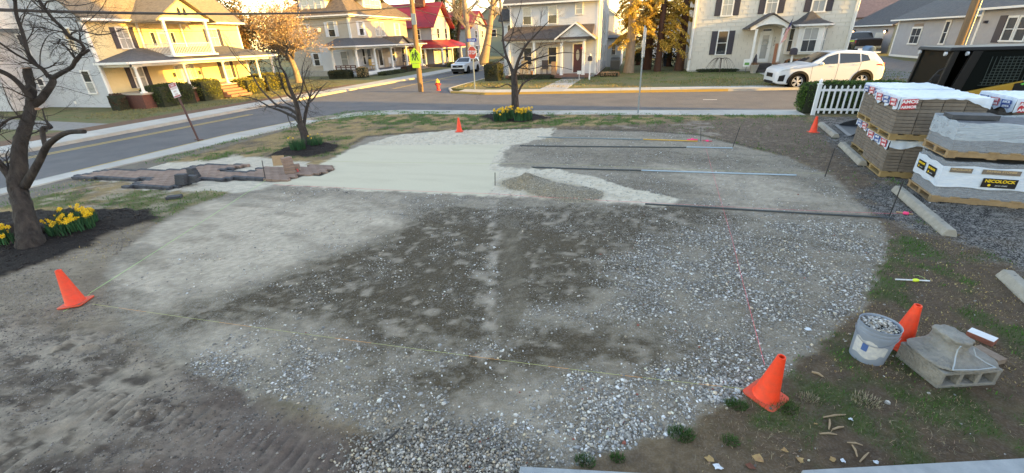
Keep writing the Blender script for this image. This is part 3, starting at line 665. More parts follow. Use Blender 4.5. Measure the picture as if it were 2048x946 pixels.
def cone(px, py, ang, lab, tilt=(0, 0)):
    x, y = G(px, py); r = thing('traffic_cone', lab, 'traffic cone', (x, y, gz(x, y)+.002), 0, 'orange cones round the pad', abs_=False)
    r.rotation_euler = (tilt[0], tilt[1], ang)
    a, b, c, d = cone_mesh(); a.build('base_plate', m_coneb, r, bevel=.004); b.build('cone_body', m_cone, r, smooth=True); c.build('hole', m_conedk, r); d.build('rivet', m_grey, r)
    return r
g1, g2 = G(1480, 785), G(1552, 833); an = math.atan2(g2[1]-g1[1], g2[0]-g1[0])
cone(1530, 794, an, 'nearest orange cone, standing at the right edge of the stones', (R_(2), R_(5)))
cone(1796, 692, an-.25, 'orange cone standing behind the grey bucket of stones', (0, R_(2)))
cone(154, 608, R_(28), 'orange cone at the left corner of the pad where two strings meet', (R_(-3), R_(-3)))
cone(919, 265, R_(12), 'small far orange cone on the edge of the lawn strip in the middle')
cone(1626, 264, R_(6), 'far orange cone beside a concrete parking stop near the picket fence')

# bucket
bx, by = G(1731, 716); bz = gz(bx, by)
m_bk = mat('grey_plastic', (.24, .28, .34), .45, (.19, .22, .27), 5); m_lab = mat('torn_label', (.55, .55, .52), .8, (.38, .40, .44), 30); m_lblue = mat('label_blue', (.06, .12, .32), .6)
r = thing('bucket', 'grey plastic bucket filled with stones, its white label torn', 'bucket', (bx, by, bz)); BM = Matrix.Translation((bx, by, bz)) @ Matrix.Rotation(R_(1), 4, 'X') @ Matrix.Rotation(R_(1), 4, 'Y')
mb = MB(); mb.lathe([(.124, 0), (.130, .004), (.146, .27), (.150, .272), (.150, .30), (.1475, .302), (.1475, .318), (.153, .320), (.153, .338), (.150, .340), (.152, .366), (.154, .372), (.150, .374), (.146, .368), (.143, .30)], 40, M=BM); mb.build('body', m_bk, r, smooth=True)
mb = MB(); mb.lathe([(.143, .335), (.001, .345)], 30, M=BM); mb.build('fill', m_stone, r)
n = 420; q = np.sqrt(rng.random(n))*.135; a = rng.uniform(0, 2*pi, n); px = bx+q*np.cos(a); py = by+q*np.sin(a)
o = rocks('stones', px, py, np.full(n, bz+.345)+.02*(1-q/.135)+rng.uniform(0, .01, n), np.clip(rng.lognormal(math.log(.0105), .3, n), .006, .02), stone_cols(n), m_stone, kind='stuff', parent=r)
def arc_patch(r_, z0f, z1f, a0, a1, n=14):
    mb = MB()
    for i in range(n):
        t0, t1 = i/n, (i+1)/n; A0, A1 = a0+(a1-a0)*t0, a0+(a1-a0)*t1
        f = lambda A, z: BM @ Vector((r_(z)*cos(A), r_(z)*sin(A), z))
        mb.quad(f(A0, z0f(t0)), f(A1, z0f(t1)), f(A1, z1f(t1)), f(A0, z1f(t0)))
    return mb
vw = math.atan2(-by, -bx); rr_ = lambda z: .1305+.0595*z+.0015
arc_patch(rr_, lambda t: .070+.014*sin(9*t)+.03*(t > .8), lambda t: .240+.010*sin(17*t)-.03*(t > .7), vw-.95, vw+.9).build('label', m_lab, r)
arc_patch(lambda z: rr_(z)+.001, lambda t: .13, lambda t: .205, vw-.42, vw-.1, 5).build('label_panel', m_lblue, r)
mb = MB(); pts = [BM @ Vector((.158*cos(vw+t), .158*sin(vw+t), .31-.10*sin((t+1.45)/2.9*pi))) for t in np.linspace(-1.45, 1.45, 15)]; mb.tube(pts, .0025, 5); mb.build('handle', mat('wire', (.3, .3, .32), .4, metal=.8), r)

# broken hollow concrete block with a stub on top
m_conc = mat('old_concrete', (.20, .19, .165), .92, (.30, .285, .25), 11, bump=1.0, bs=45)
m_pal = mat('pale_scar', (.36, .40, .43), .85)
o0 = G(1871, 781); o1 = G(1988, 774); o2 = G(1806, 714)
ax = Vector((o1[0]-o0[0], o1[1]-o0[1], 0)); W = ax.length; ax.normalize(); ay = Vector((-ax.y, ax.x, 0)); D = .40
r = thing('concrete_block', 'broken hollow concrete block with three holes and a curved stub on top', 'concrete block', (o0[0], o0[1], gz(*o0)))
BK = frame_M((o0[0], o0[1], gz(*o0)), ax, ay); H = .165
mb = MB(); mb.box((0, 0, 0), (W, D, .03), BK); mb.box((0, 0, H-.03), (W, D, H), BK)
for k in range(4):
    x0 = k*(W-.035)/3; mb.box((x0, 0.003, .03), (x0+.035, D-.003, H-.03), BK)
mb.box((.03, D-.06, .03), (W-.03, D-.02, H-.03), BK); mb.build('body', m_conc, r, bevel=.006)
mb = MB(); N = 12
def ring(w0, w1, d0, d1, z): return [BK @ Vector((a, b, z)) for a, b in ((w0, d0), ((w0+w1)/2, d0-.006), (w1, d0), (w1+.004, (d0+d1)/2), (w1, d1), ((w0+w1)/2, d1+.004), (w0, d1), (w0-.004, (d0+d1)/2))]
lv = [ring(-.012, W+.02, -.012, D+.02, H), ring(-.015, W+.024, -.015, D+.024, H+.018), ring(-.01, W+.01, -.01, D+.02, H+.03), ring(.09, W-.13, .05, D-.01, H+.045), ring(.145, W-.20, .10, D-.03, H+.085), ring(.16, W-.215, .12, D-.05, H+.14), ring(.14, W-.19, .10, D-.04, H+.20), ring(.145, W-.195, .105, D-.045, H+.215)]
n0 = len(mb.v)
for l_ in lv: mb.v += [tuple(p) for p in l_]
for i in range(len(lv)-1):
    for k in range(8): mb.f.append((n0+i*8+k, n0+i*8+(k+1) % 8, n0+(i+1)*8+(k+1) % 8, n0+(i+1)*8+k)); mb.m.append(0)
mb.f.append(tuple(range(n0+7*8, n0+8*8))); mb.f.append(tuple(range(n0, n0+8))[::-1]); mb.m += [0, 0]
o = mb.build('stub', m_conc, r, smooth=True); s_ = o.modifiers.new('s', 'SUBSURF'); s_.levels = 2; s_.render_levels = 3; s_.levels = 3
tx = bpy.data.textures.new('lump', 'CLOUDS'); tx.noise_scale = .035; tx.noise_depth = 4; dm = o.modifiers.new('d', 'DISPLACE'); dm.texture = tx; dm.strength = .030; dm.texture_coords = 'LOCAL'
mb = MB()
for k, (pA) in enumerate([[(.05, -.0, .03), (.10, .04, .045), (.145, .09, .085), (.155, .105, .14), (.145, .09, .19)], [(W-.09, .0, .03), (W-.13, .04, .045), (W-.19, .085, .085), (W-.205, .11, .14)], [(.05, .0, .032), (W/2, -.01, .03), (W-.09, .0, .032)]]):
    mb.tube([BK @ Vector((a, b-.004, H+c+.004)) for a, b, c in pA], .005, 5)
mb.build('mortar_scar', m_pal, r)

# bricks beside it
m_brick = mat('red_brick', (.30, .10, .065), .9, (.22, .09, .06), 20, bump=.7); m_white = mat('white_paint_worn', (.72, .74, .76), .7, (.6, .6, .6), 12, bump=.3)
def small_block(name, px, py, L_, W_, H_, a, m, lab, cat, top=None, rx=0):
    x, y = G(px, py); z = gz(x, y); r = thing(name, lab, cat, (x, y, z), abs_=False); r.rotation_euler = (rx, 0, a)
    mb = MB(); mb.box((-L_/2, -W_/2, 0), (L_/2, W_/2, H_)); mb.build('body', m, r, bevel=.004)
    if top: mb = MB(); mb.box((-L_/2+.002, -W_/2+.002, H_), (L_/2-.002, W_/2-.002, H_+.004)); mb.build('painted_face', top, r, bevel=.001)
    return r
small_block('brick', 1959, 682, .19, .09, .06, R_(-48), m_brick, 'red brick with a white painted top behind the concrete block', 'brick', m_white, R_(8))
small_block('stone_block', 1972, 718, .20, .10, .055, R_(-62), mat('tan_stone', (.20, .14, .10), .9, (.27, .22, .17), 14, bump=.8), 'tan weathered stone lying between brick and concrete block', 'stone')

# parking stops
m_stop = mat('stop_concrete', (.25, .235, .20), .9, (.36, .34, .29), 7, bump=.6, bs=60)
def pstop(p0, p1, lab):
    a, b = Vector((*G(*p0), 0)), Vector((*G(*p1), 0)); d = b-a; Ln = d.length; d.normalize(); n = Vector((-d.y, d.x, 0)); mb = MB()
    prof = [(-.085, 0), (-.085, .035), (-.045, .115), (.045, .115), (.085, .035), (.085, 0)]
    mb.prism(prof, 0, Ln, lambda q, z, t: a+n*q+d*t+Vector((0, 0, z+.0)))
    r = thing('parking_stop', lab, 'parking stop', tuple((a+b)/2), 0, 'concrete parking stops'); mb.build('bar', m_stop, r, bevel=.012)
    mb = MB()
    for t in (.15, .85): mb.lathe([(.016, .1155), (.001, .117)], 8, c=tuple(a+d*Ln*t))
    mb.build('pin_head', m_grey, r)
pstop((1641, 251), (1671, 276), 'farthest concrete parking stop, behind the far right cone')
pstop((1683, 292), (1725, 332), 'weathered concrete parking stop in front of the brown paver pallets')
pstop((1793, 383), (1898, 474), 'long concrete parking stop in front of the wrapped grey pallets')
pstop((2008, 556), (2110, 650), 'concrete parking stop cut by the right edge of the view')
# kerb stones at the bottom edge
def kstone(p0, p1, p2, lab):
    a, b = Vector((*G(*p0), 0)), Vector((*G(*p1), 0)); d = (b-a).normalized(); n = Vector((d.y, -d.x, 0)); mb = MB()
    P = [a, b, b+n*.16, a+n*.16]; mb.hexa([p+Vector((0, 0, -.05)) for p in P]+[p+Vector((0, 0, .07)) for p in P]); o = mb.build('kerb_stone', mat('kerb_blue_concrete', (.26, .28, .29), .85, (.34, .36, .37), 9, bump=.4), None, bevel=.01); tag(o, lab, 'kerb stone')
kstone((1040, 945), (1400, 965), 0, 'grey concrete kerb stone cut by the bottom edge, left one')
kstone((1598, 953), (2060, 928), 0, 'grey concrete kerb stone cut by the bottom edge, right one')

# screed rails
m_pipe = mat('dark_pipe', (.045, .055, .06), .5); m_pb = mat('pale_blue_pipe', (.36, .46, .55), .5); m_py = mat('yellow_pipe', (.62, .38, .05), .5); m_pg = mat('grey_pipe', (.20, .25, .27), .5)
def rail(parts, lab):
    x, y = G(*parts[0][0]); r = thing('screed_rail', lab, 'pipe', (x, y, 0), 0, 'pipes laid out as levelling rails')
    for a, b, m in parts:
        mb = MB(); A, B = G(*a), G(*b); n = 14; P = [(A[0]+(B[0]-A[0])*t, A[1]+(B[1]-A[1])*t, gz(A[0]+(B[0]-A[0])*t, A[1]+(B[1]-A[1])*t)+.020) for t in np.linspace(0, 1, n)]
        zs = [p[2] for p in P]; zm = np.polyfit(range(n), zs, 1); P = [(p[0], p[1], max(zm[0]*i+zm[1], .015)) for i, p in enumerate(P)]
        mb.tube(P, .015, 8); mb.build('pipe', m, r, smooth=True)
rail([((1075, 276), (1285, 280.5), m_pg), ((1286, 280.5), (1395, 284), m_py)], 'grey pipe with a yellow end lying across the gravel, farthest one')
rail([((1040, 293), (1372, 296.5), m_pipe), ((1373, 296.5), (1465, 297.5), m_pb)], 'dark pipe with a pale blue end lying across the gravel, second farthest')
rail([((1063, 336), (1282, 342), m_pipe), ((1283, 342), (1592, 352), m_pb)], 'long half dark, half pale blue pipe running out from the sand heap')
rail([((1290, 411), (1782, 437), m_pipe)], 'black pipe lying nearest, from the sand tongue to the right stake')
# stakes
m_iron = mat('black_iron', (.018, .018, .02), .6)
for (bx_, by_), (tx_, ty_), lab in (((990, 373), (990, 345), 'short black stake at the right end of the smooth sand'), ((531, 362), (524, 321), 'black stake at the left end of the smooth sand'), ((1402, 283), (1402, 255), 'short black stake by the far pink reel'), ((1464, 297), (1480, 254), 'black stake at the end of the pale blue pipe'), ((1650, 352), (1670, 296), 'black stake in front of a parking stop, leaning right'), ((1778, 434), (1807, 361), 'tallest black stake at the right end of the black pipe')):
    x, y = G(bx_, by_); t = onP(tx_, ty_, 1, y-.0); mb = MB(); mb.tube([(x, y, -.05), tuple(t)], .0085, 6); tag(mb.build('stake', m_iron), lab, 'stake', 'black stakes holding the strings')
# strings
m_sy = mat('yellow_string', (.50, .52, .18), .7); m_sp = mat('pink_string', (.85, .10, .16), .7); m_so = mat('orange_string', (.75, .35, .08), .7); m_sg = mat('green_string', (.50, .85, .25), .7)
def string(pts, m, lab, rad=.0022, h=.05, m2=None):
    P = [Vector((*G(*p), h)) for p in pts]; Q = []; rad *= .75
    for a, b in zip(P, P[1:]):
        for t in np.linspace(0, 1, 24, endpoint=False):
            q = a.lerp(b, t); q.z -= .012*4*t*(1-t); q.z = max(q.z, gz(q.x, q.y)+.004); Q.append(q)
    Q.append(P[-1]); mb = MB(); mb.mi = 0
    if m2:
        k = 0
        for a, b in zip(Q, Q[1:]):
            mb.mi = 1 if (k % 7) in (2, 3) else 0; k += 1; mb.tube([a, b], rad, 4, cap=False)
        o = mb.build('string_line', [m, m2])
    else: mb.tube(Q, rad, 4); o = mb.build('string_line', m)
    tag(o, lab, 'string line', 'strings stretched over the pad')
string([(182, 590), (533, 362)], m_sg, 'pale green string from the left cone to the black stake', .0026, .03)
string([(186, 612), (980, 722), (1490, 783)], m_sy, 'yellow string with orange stretches along the near side of the pad', .0024, .03, m_so)
string([(1528, 735), (1463, 480), (1412, 300), (1402, 280)], m_sp, 'pink string running away from the nearest cone', .0024, .03)
string([(548, 372), (990, 391), (1340, 411), (1780, 431)], m_sp, 'pink string along the near edge of the sand', .0020, .035)
string([(1780, 431), (1822, 428)], m_sp, 'short end of pink string tied to the fluorescent reel', .0020, .04)
string([(640, 325), (1100, 331), (1651, 351)], m_sy, 'yellow string across the smooth sand', .0018, .04)
string([(182, 590), (128, 626)], m_sg, 'green string end tucked under the left cone', .0026, .02)
m_fl = mat('fluorescent_pink', (.95, .06, .22), .6); m_wood = mat('raw_wood', (.42, .30, .17), .85, (.33, .23, .13), 14); m_flY = mat('fluorescent_yellow', (.72, .85, .05), .6)
def reel(p0, p1, m, ms, lab, w=.02, wrap=(.35, .65), h=.03):
    a, b = Vector((*G(*p0), 0)), Vector((*G(*p1), 0)); a.z = b.z = max(gz(a.x, a.y), gz(b.x, b.y))+h*.5; d = (b-a)
    r = thing('line_reel', lab, 'line reel', tuple(a)); mb = MB(); mb.tube([a, b], w, 4); mb.build('stick', ms, r, bevel=.002)
    mb = MB(); mb.tube([a+d*wrap[0], a+d*(wrap[0]+.06), a+d*(wrap[1]-.06), a+d*wrap[1]], [w*1.2, w*1.9, w*1.9, w*1.2], 10); mb.build('string_wrap', m, r, smooth=True)
reel((1792, 424), (1826, 429), m_fl, m_wood, 'fluorescent pink string reel on a stick beside the tall stake', .014, (.4, .75))
reel((1374, 281), (1395, 281), m_fl, m_fl, 'fluorescent pink string reel on the gravel by the far stake', .022)
reel((1405, 282), (1424, 284), m_fl, mat('dull_pink', (.5, .12, .14), .7), 'small second pink reel just right of the far stake', .014)
reel((1789, 564), (1857, 567), m_flY, m_white, 'white stick wound with fluorescent yellow string on the soil', .011, (.5, .68))
string([(1830, 553), (1842, 556), (1850, 562), (1857, 566)], m_sg, 'loose end of yellow string beside the white stick', .0022, .02)

# ------------------------------------------------------------------ paver walk
POLY = [(-13.25, 6.70), (-11.0, 6.90), (-11.0, 6.40), (-9.65, 6.46), (-9.65, 7.20), (-8.9, 7.20), (-8.85, 7.40), (-7.45, 7.42), (-7.35, 7.90), (-6.93, 7.98), (-6.93, 8.45), (-7.2, 8.78), (-7.8, 8.80), (-7.85, 8.5), (-8.9, 8.45), (-9.0, 7.95), (-9.7, 7.88), (-9.45, 8.5), (-10.75, 8.44), (-11.05, 7.80), (-13.15, 7.50)]
m_pv = mat('red_paver', (.22, .15, .115), .9, (.28, .205, .16), 9, bump=.3, bs=70, orand=.14); m_pd = mat('charcoal_paver', (.045, .05, .06), .85, (.075, .08, .092), 9, bump=.5, bs=70, orand=.12)
wr = tag(bpy.data.objects.new('paver_walk', None), kind='structure'); C.objects.link(wr)
def unit(m, nm, a, b, c, bev=.006):
    mb = MB(); mb.box((-a/2, -b/2, 0), (a/2, b/2, c)); o = mb.build(nm, m, wr, bevel=0)
    me = o.data; bm = bmesh.new(); bm.from_mesh(me); bmesh.ops.bevel(bm, geom=[e for e in bm.edges if e.verts[0].co.z > c*.5 or e.verts[1].co.z > c*.5], offset=bev, segments=1, affect='EDGES'); bm.to_mesh(me); bm.free(); return o
PW, PH_ = .232, .118
u1 = unit(m_pv, 'paver', PW-.014, PH_-.014, .06); u2 = unit(m_pd, 'paver', PW-.014, PH_-.014, .062); cnt = 0
for j in range(0, 24):
    for i in range(0, 32):
        x = -13.3+i*PW+(PW/2 if j % 2 else 0); y = 6.3+j*PH_+.02
        yy = y+(x+13.3)*.035*0
        d = float(sdf(np.array([x]), np.array([yy]), POLY)[0])
        if d < -.03:
            dark = d > -.15 and x < -8.15 and not (x > -9.6 and y > 8.3)
            s = u2 if dark else u1
            M = Matrix.Translation((x, yy, random.uniform(-.001, .001))) @ Matrix.Rotation(random.gauss(0, .003), 4, 'Z')
            piece(s, M, wr); cnt += 1
print('pavers', cnt)
bpy.data.objects.remove(u1); bpy.data.objects.remove(u2)
def block_thing(x, y, z, a, m, lab, grp, sz=(.23, .115, .06), rx=0):
    mb = MB(); mb.box((-sz[0]/2, -sz[1]/2, 0), (sz[0]/2, sz[1]/2, sz[2])); o = mb.build('paver_block', m, None, bevel=.005); o.location = (x, y, z); o.rotation_euler = (rx, 0, a); tag(o, lab, 'paver', grp)
x0, y0 = G(366, 374); nm_ = ['lowest', 'second', 'third', 'fourth', 'fifth', 'topmost']
for k in range(4): block_thing(x0+.01*k, y0+.01*k, .062+k*.058, R_(8+k*2), m_pd, nm_[k]+' charcoal paver in the leaning left stack on the walk', 'charcoal pavers stacked on the walk', (.23, .115, .056), R_(0))
x0, y0 = G(386, 371)
for k in range(3): block_thing(x0+.02*k, y0+.02, .062+k*.058, R_(20-k*9), m_pd, ['lowest', 'middle', 'top'][k]+' charcoal paver of the low front stack on the walk', 'charcoal pavers stacked on the walk', (.23, .115, .056))
x0, y0 = G(384, 362)
for k in range(4): block_thing(x0-.01*k, y0+.10, .062+k*.058, R_(12-k*7), m_pd, nm_[k]+' charcoal paver in the right rear stack on the walk', 'charcoal pavers stacked on the walk', (.23, .115, .056))
x0, y0 = G(350, 398); block_thing(x0, y0, .012, R_(35), m_pd, 'single charcoal paver lying on the turf below the walk', None, (.26, .15, .06))
x0, y0 = G(578, 352)
for k in range(6): block_thing(x0+.03-.035*k, y0+.05+.03*k, .062+k*.055, R_(20+k*11), m_pv, nm_[k]+' red paver in the leaning stack on the walk', 'red pavers stacked on the walk', (.23, .115, .055))
x0, y0 = G(590, 347)
for k in range(3): block_thing(x0+.02*k, y0, .062+k*.055, R_(10+k*17), m_pv, ['lowest', 'middle', 'top'][k]+' red paver of the short stack by the red spool', 'red pavers stacked on the walk', (.23, .115, .055))
x0, y0 = G(560, 336); mb = MB(); mb.box((-.14, -.012, 0), (.14, .012, .25)); o = mb.build('board', m_wood, None, bevel=.002); o.location = (x0, y0, .062); o.rotation_euler = (R_(-12), 0, R_(25)); tag(o, 'brown board leaning upright behind the red paver stack', 'board')
x0, y0 = G(593, 346); mb = MB(); mb.lathe([(.03, 0), (.03, .01), (.018, .012), (.018, .05), (.03, .052), (.03, .06)], 14); o = mb.build('spool', mat('red_plastic', (.7, .04, .05), .4), None, smooth=True); o.location = (x0+.1, y0-.06, .062); tag(o, 'small red spool at the foot of the red paver stack', 'spool')

# wood scraps, leaves and litter at lower right
m_chip = mat('chip_wood', (.36, .27, .16), .9, (.28, .20, .12), 20); m_leaf = mat('dead_leaf', (.42, .30, .12), .85, (.26, .15, .07), 18); m_lit = mat('litter_white', (.6, .64, .68), .6)
for i, (a, b, w_, lab) in enumerate([((1645, 838), (1690, 833), .008, 'longest splintered stick at lower right'), ((1658, 842), (1656, 863), .008, 'upright short stick below the longest stick'), ((1664, 862), (1686, 857), .009, 'splintered stick slanting right of the short stick'), ((1638, 871), (1672, 873), .008, 'curved stick under the slanting one'), ((1693, 888), (1724, 894), .007, 'upper left stick of the pair near the right kerb stone'), ((1703, 893), (1713, 917), .008, 'lower stick of the pair near the right kerb stone'), ((1718, 927), (1736, 908), .007, 'thin stick pointing up right near the right kerb stone'), ((1622, 748), (1645, 758), .012, 'flat wood chip between the cone and the bucket')]):
    A, B = G(*a), G(*b); mb = MB(); md = ((A[0]+B[0])/2+.004, (A[1]+B[1])/2+.004, gz(*A)+.014); mb.tube([(A[0], A[1], gz(*A)+.007), md, (B[0], B[1], gz(*B)+.009)], [w_*.7, w_, w_*.5], 5); tag(mb.build('stick', m_chip), lab, 'stick', 'broken sticks at lower right')
def leaf(px, py, s, m, lab, cat='leaf', grp='dry leaves and litter at lower right'):
    x, y = G(px, py); z = gz(x, y)+.008; n = 9; V = []; a0 = random.uniform(0, 6)
    V = [(x, y, z+.006)]+[(x+s*(1+.3*sin(3*k+a0))*cos(2*pi*k/n+a0), y+s*.8*(1+.25*cos(2*k))*sin(2*pi*k/n+a0), z+random.uniform(-.004, .012)) for k in range(n)]
    mb = MB(); mb.v = V; mb.f = [(0, 1+k, 1+(k+1) % n) for k in range(n)]; mb.m = [0]*n; o = mb.build('leaf' if cat == 'leaf' else 'scrap', m); so_ = o.modifiers.new('s', 'SOLIDIFY'); so_.thickness = .0015; tag(o, lab, cat, grp)
for p in ((1418, 922, .03, m_leaf, 'pale yellow leaf nearest the big grass tuft'), (1515, 922, .036, m_leaf, 'large brown leaf between the two kerb stones'), (1500, 938, .03, mat('red_leaf', (.13, .05, .03), .9), 'dark red leaf at the bottom edge'), (1568, 905, .022, m_leaf, 'small yellow leaf above the right kerb stone end'), (1598, 924, .024, m_leaf, 'yellow leaf just above the right kerb stone end'), (1664, 923, .020, m_leaf, 'yellow leaf halfway along the right kerb stone'), (1630, 852, .012, m_leaf, 'tiny orange leaf left of the sticks')): leaf(*p)
for p in ((1435, 938, .03, 'crumpled white scrap by the pale yellow leaf'), (1684, 926, .016, 'small pale blue scrap above the right kerb stone'), (1700, 843, .016, 'pale blue scrap right of the sticks'), (1616, 661, .03, 'pale blue plastic scrap on the stones left of the bucket'), (1750, 928, .018, 'white scrap touching the right kerb stone')): leaf(p[0], p[1], p[2], m_lit, p[3], 'litter')
A, B = G(770, 888), G(804, 872); mb = MB(); P = [(A[0]+(B[0]-A[0])*t, A[1]+(B[1]-A[1])*t, .03+.06*t**2) for t in np.linspace(0, 1, 8)]; mb.tube(P, [.004]+[.010]*5+[.008, .004], 4); tag(mb.build('plastic_strip', m_iron), 'curled black plastic strip sticking out of the gravel', 'plastic strip')

# ------------------------------------------------------------------ pallets of pavers
PR = R_(-7); PO = Vector((5.0, 8.49, 0)); PM = Matrix.Translation(PO) @ Matrix.Rotation(PR, 4, 'Z')
m_palw = mat('pallet_wood', (.36, .25, .13), .9, (.25, .17, .09), 8, bump=.4, stretch=(1, 6, 1)); m_palw2 = mat('pallet_wood_fresh', (.34, .24, .10), .85, (.26, .18, .08), 8)
def pallet(a0, a1, b0, b1, z0, lab, m=m_palw, grp='wooden pallets under the pavers'):
    c = PM @ Vector(((a0+a1)/2, (b0+b1)/2, z0)); r = thing('wooden_pallet', lab, 'pallet', tuple(c), 0, grp)
    for k in range(3):
        mb = MB(); b = b0+(b1-b0-.09)*k/2; mb.box((a0+.01, b, z0+.018), (a1-.01, b+.09, z0+.10), PM); mb.build('stringer', m, r)
    n = 6
    for k in range(n):
        a = a0+(a1-a0-.12)*k/(n-1)
        mb = MB(); mb.box((a, b0-.01, z0+.10), (a+.12, b1+.01, z0+.12), PM); mb.build('board', m, r)
        if k % 2 == 0: mb = MB(); mb.box((a, b0, z0), (a+.12, b1, z0+.018), PM); mb.build('board', m, r)
    return z0+.12
m_tan = mat('tan_block', (.145, .12, .095), .9, (.20, .17, .14), 10, bump=.5, bs=60, orand=.14)
def bundle(a0, a1, b0, b1, z0, z1, nl, lab, m, nb=5, grp='stacked bundles of pavers'):
    c = PM @ Vector(((a0+a1)/2, (b0+b1)/2, z0)); r = thing('paver_bundle', lab, 'paver bundle', tuple(c), 0, grp)
    h = (z1-z0)/nl; sa = (a1-a0)/4; sb = (b1-b0)/nb
    mb = MB(); mb.box((-sa/2+.004, -sb/2+.003, 0), (sa/2-.004, sb/2-.003, h-.005)); src = mb.build('paver', m, r)
    bm = bmesh.new(); bm.from_mesh(src.data); bmesh.ops.bevel(bm, geom=bm.edges[:], offset=.004, segments=1, affect='EDGES'); bm.to_mesh(src.data); bm.free()
    for l in range(nl):
        for i in range(4):
            for j in range(nb):
                if i in (0, 3) or j == 0 or l == nl-1:
                    if i == 3 and j > 0 and l < nl-1: continue
                    piece(src, PM @ Matrix.Translation((a0+sa*(i+.5)+random.uniform(-.004, .004), b0+sb*(j+.5)+random.uniform(-.003, .003), z0+h*l)) @ Matrix.Rotation(random.gauss(0, .008), 4, 'Z'), r)
    bpy.data.objects.remove(src)
    mb = MB(); mb.box((a0+.05, b0+.05, z0+.01), (a1-.05, b1-.05, z1-.03), PM); mb.build('core', m_iron, r)
def cover(a0, a1, b0, b1, z1, drops, lab, m, name='plastic_cover', seed=0, lift=.006):
    """sheet over a bundle: top plus skirts hanging down; drops = function(side,t)->length"""
    rs = np.random.default_rng(seed); c = PM @ Vector(((a0+a1)/2, (b0+b1)/2, z1)); r = thing(name, lab, 'plastic cover', tuple(c), 0, 'printed plastic covers over the pavers')
    n = 36; k = 7; mb = MB(); fx = lambda u, v: fbm(np.array([u*7.3+seed]), np.array([v*9.1]), 1.6, 3, seed)[0]
    idx = {}
    def P(u, v): # u,v in [-1..n+1] grid extended
        uu = min(max(u, 0), 1); vv = min(max(v, 0), 1); a = a0+(a1-a0)*uu; b = b0+(b1-b0)*vv; z = z1+lift+.030*(fx(uu*1.3, vv*1.3)-.35)+.012*(fx(uu*4, vv*9)-.5)
        ou = (u-uu); ov = (v-vv); 
        if ou or ov:
            side = ('L' if ou < 0 else 'R') if abs(ou) > abs(ov) else ('F' if ov < 0 else 'B')
            t = vv if side in 'LR' else uu; q = max(abs(ou), abs(ov))/.1
            Dp = drops(side, t); z -= q*Dp; out = .006+.012*fx(t*9, q)+.02*math.sin(t*37+seed)*q*.5
            if side == 'L': a -= out
            elif side == 'R': a += out
            elif side == 'F': b -= out
            else: b += out
        return PM @ Vector((a, b, z))
    us = [-.1*(1-i/3) for i in range(3)]+list(np.linspace(0, 1, n))+[1+.1*(i+1)/3 for i in range(3)]
    V = []; 
    for j, v in enumerate(us):
        for i, u in enumerate(us): V.append(tuple(P(u, v)))
    N = len(us); mb.v = V
    for j in range(N-1):
        for i in range(N-1):
            ci = i < 3 or i >= N-4; cj = j < 3 or j >= N-4
            if ci and cj: continue
            mb.f.append((j*N+i, j*N+i+1, (j+1)*N+i+1, (j+1)*N+i)); mb.m.append(0)
    mb.build('sheet', m, r, smooth=True); return r
m_cov = mat('printed_white_film', (.66, .72, .80), .35, (.50, .60, .74), 5, bump=.5, bs=12, stretch=(1, 5, 1)); m_pr = mat('print_red', (.50, .03, .05), .4); m_pblue = mat('print_blue', (.03, .08, .32), .4); m_txw = mat('print_white', (.75, .77, .8), .5)
def print_row(r, side, a, b0, b1, z, n, seed=0, slant=.18, h=.15):
    """red and blue printed panels with lettering along a skirt"""
    for k in range(n):
        t0 = b0+(b1-b0)*(k+.06)/n; t1 = b0+(b1-b0)*(k+.90)/n; w_ = abs(t1-t0); mm = (m_pr, m_pblue)[(k+seed) % 2]
        if side == 'L': O = PM @ Vector((a, (t0+t1)/2, z)); X = PM.to_3x3() @ Vector((0, -1, 0)); Yv = PM.to_3x3() @ Vector((-.10, 0, 1))
        else: O = PM @ Vector(((t0+t1)/2, a, z)); X = PM.to_3x3() @ Vector((1, 0, 0)); Yv = PM.to_3x3() @ Vector((0, -.10, 1))
        Mf = frame_M(O, X, Yv); mb = MB()
        pg = [(-w_/2, h*.42), (w_/2*.9, h*.5), (w_/2, h*.06), (-w_/2*.95, -.02)]; mb.prism(pg, 0, .0015, lambda p, q, d: Mf @ Vector((p, q, d)))
        pg = [(-w_/2, -h*.10), (w_/2*.9, -h*.02), (w_/2*.85, -h*.42), (-w_/2*.9, -h*.5)]; mb.prism(pg, 0, .0015, lambda p, q, d: Mf @ Vector((p, q, d)))
        mb.build('print_panel', mm, r)
        S = Mf @ Matrix.Rotation(R_(4), 4, 'Z')
        text('AMOS', 'print_lettering', m_txw, h*.42, S @ Matrix.Translation((0, h*.22, .002)), r, .0006, min(1.3, w_/(h*1.15)), .003)
        text('ARMOR', 'print_lettering', m_txw, h*.34, S @ Matrix.Translation((0, -h*.26, .002)), r, .0006, min(1.2, w_/(h*1.25)), .003)
# four tan bundles, two below and two on top
zt = pallet(-.34, .70, 1.40, 2.72, 0, 'lower front pallet of the tan pavers', m_palw2); bundle(-.33, .69, 1.42, 2.70, zt, .72, 10, 'lower front bundle of tan pavers by the parking stop', m_tan, 6)
dr = lambda s, t: {'L': .17+.03*sin(t*19), 'F': .13+.03*sin(t*11), 'R': .1, 'B': .1}[s]
r = cover(-.34, .70, 1.41, 2.71, .72, dr, 'white film with red and blue print over the lower front tan bundle', m_cov, seed=1); print_row(r, 'L', -.365, 1.46, 2.66, .635, 3, 0)
pallet(-.18, .86, 2.90, 4.16, 0, 'lower rear pallet of the tan pavers', m_palw2); bundle(-.17, .85, 2.92, 4.14, zt, .72, 10, 'lower rear bundle of tan pavers toward the picket fence', m_tan, 6)
r = cover(-.18, .86, 2.91, 4.15, .72, dr, 'white film with red and blue print over the lower rear tan bundle', m_cov, seed=2); print_row(r, 'L', -.205, 2.96, 4.10, .635, 3, 1)
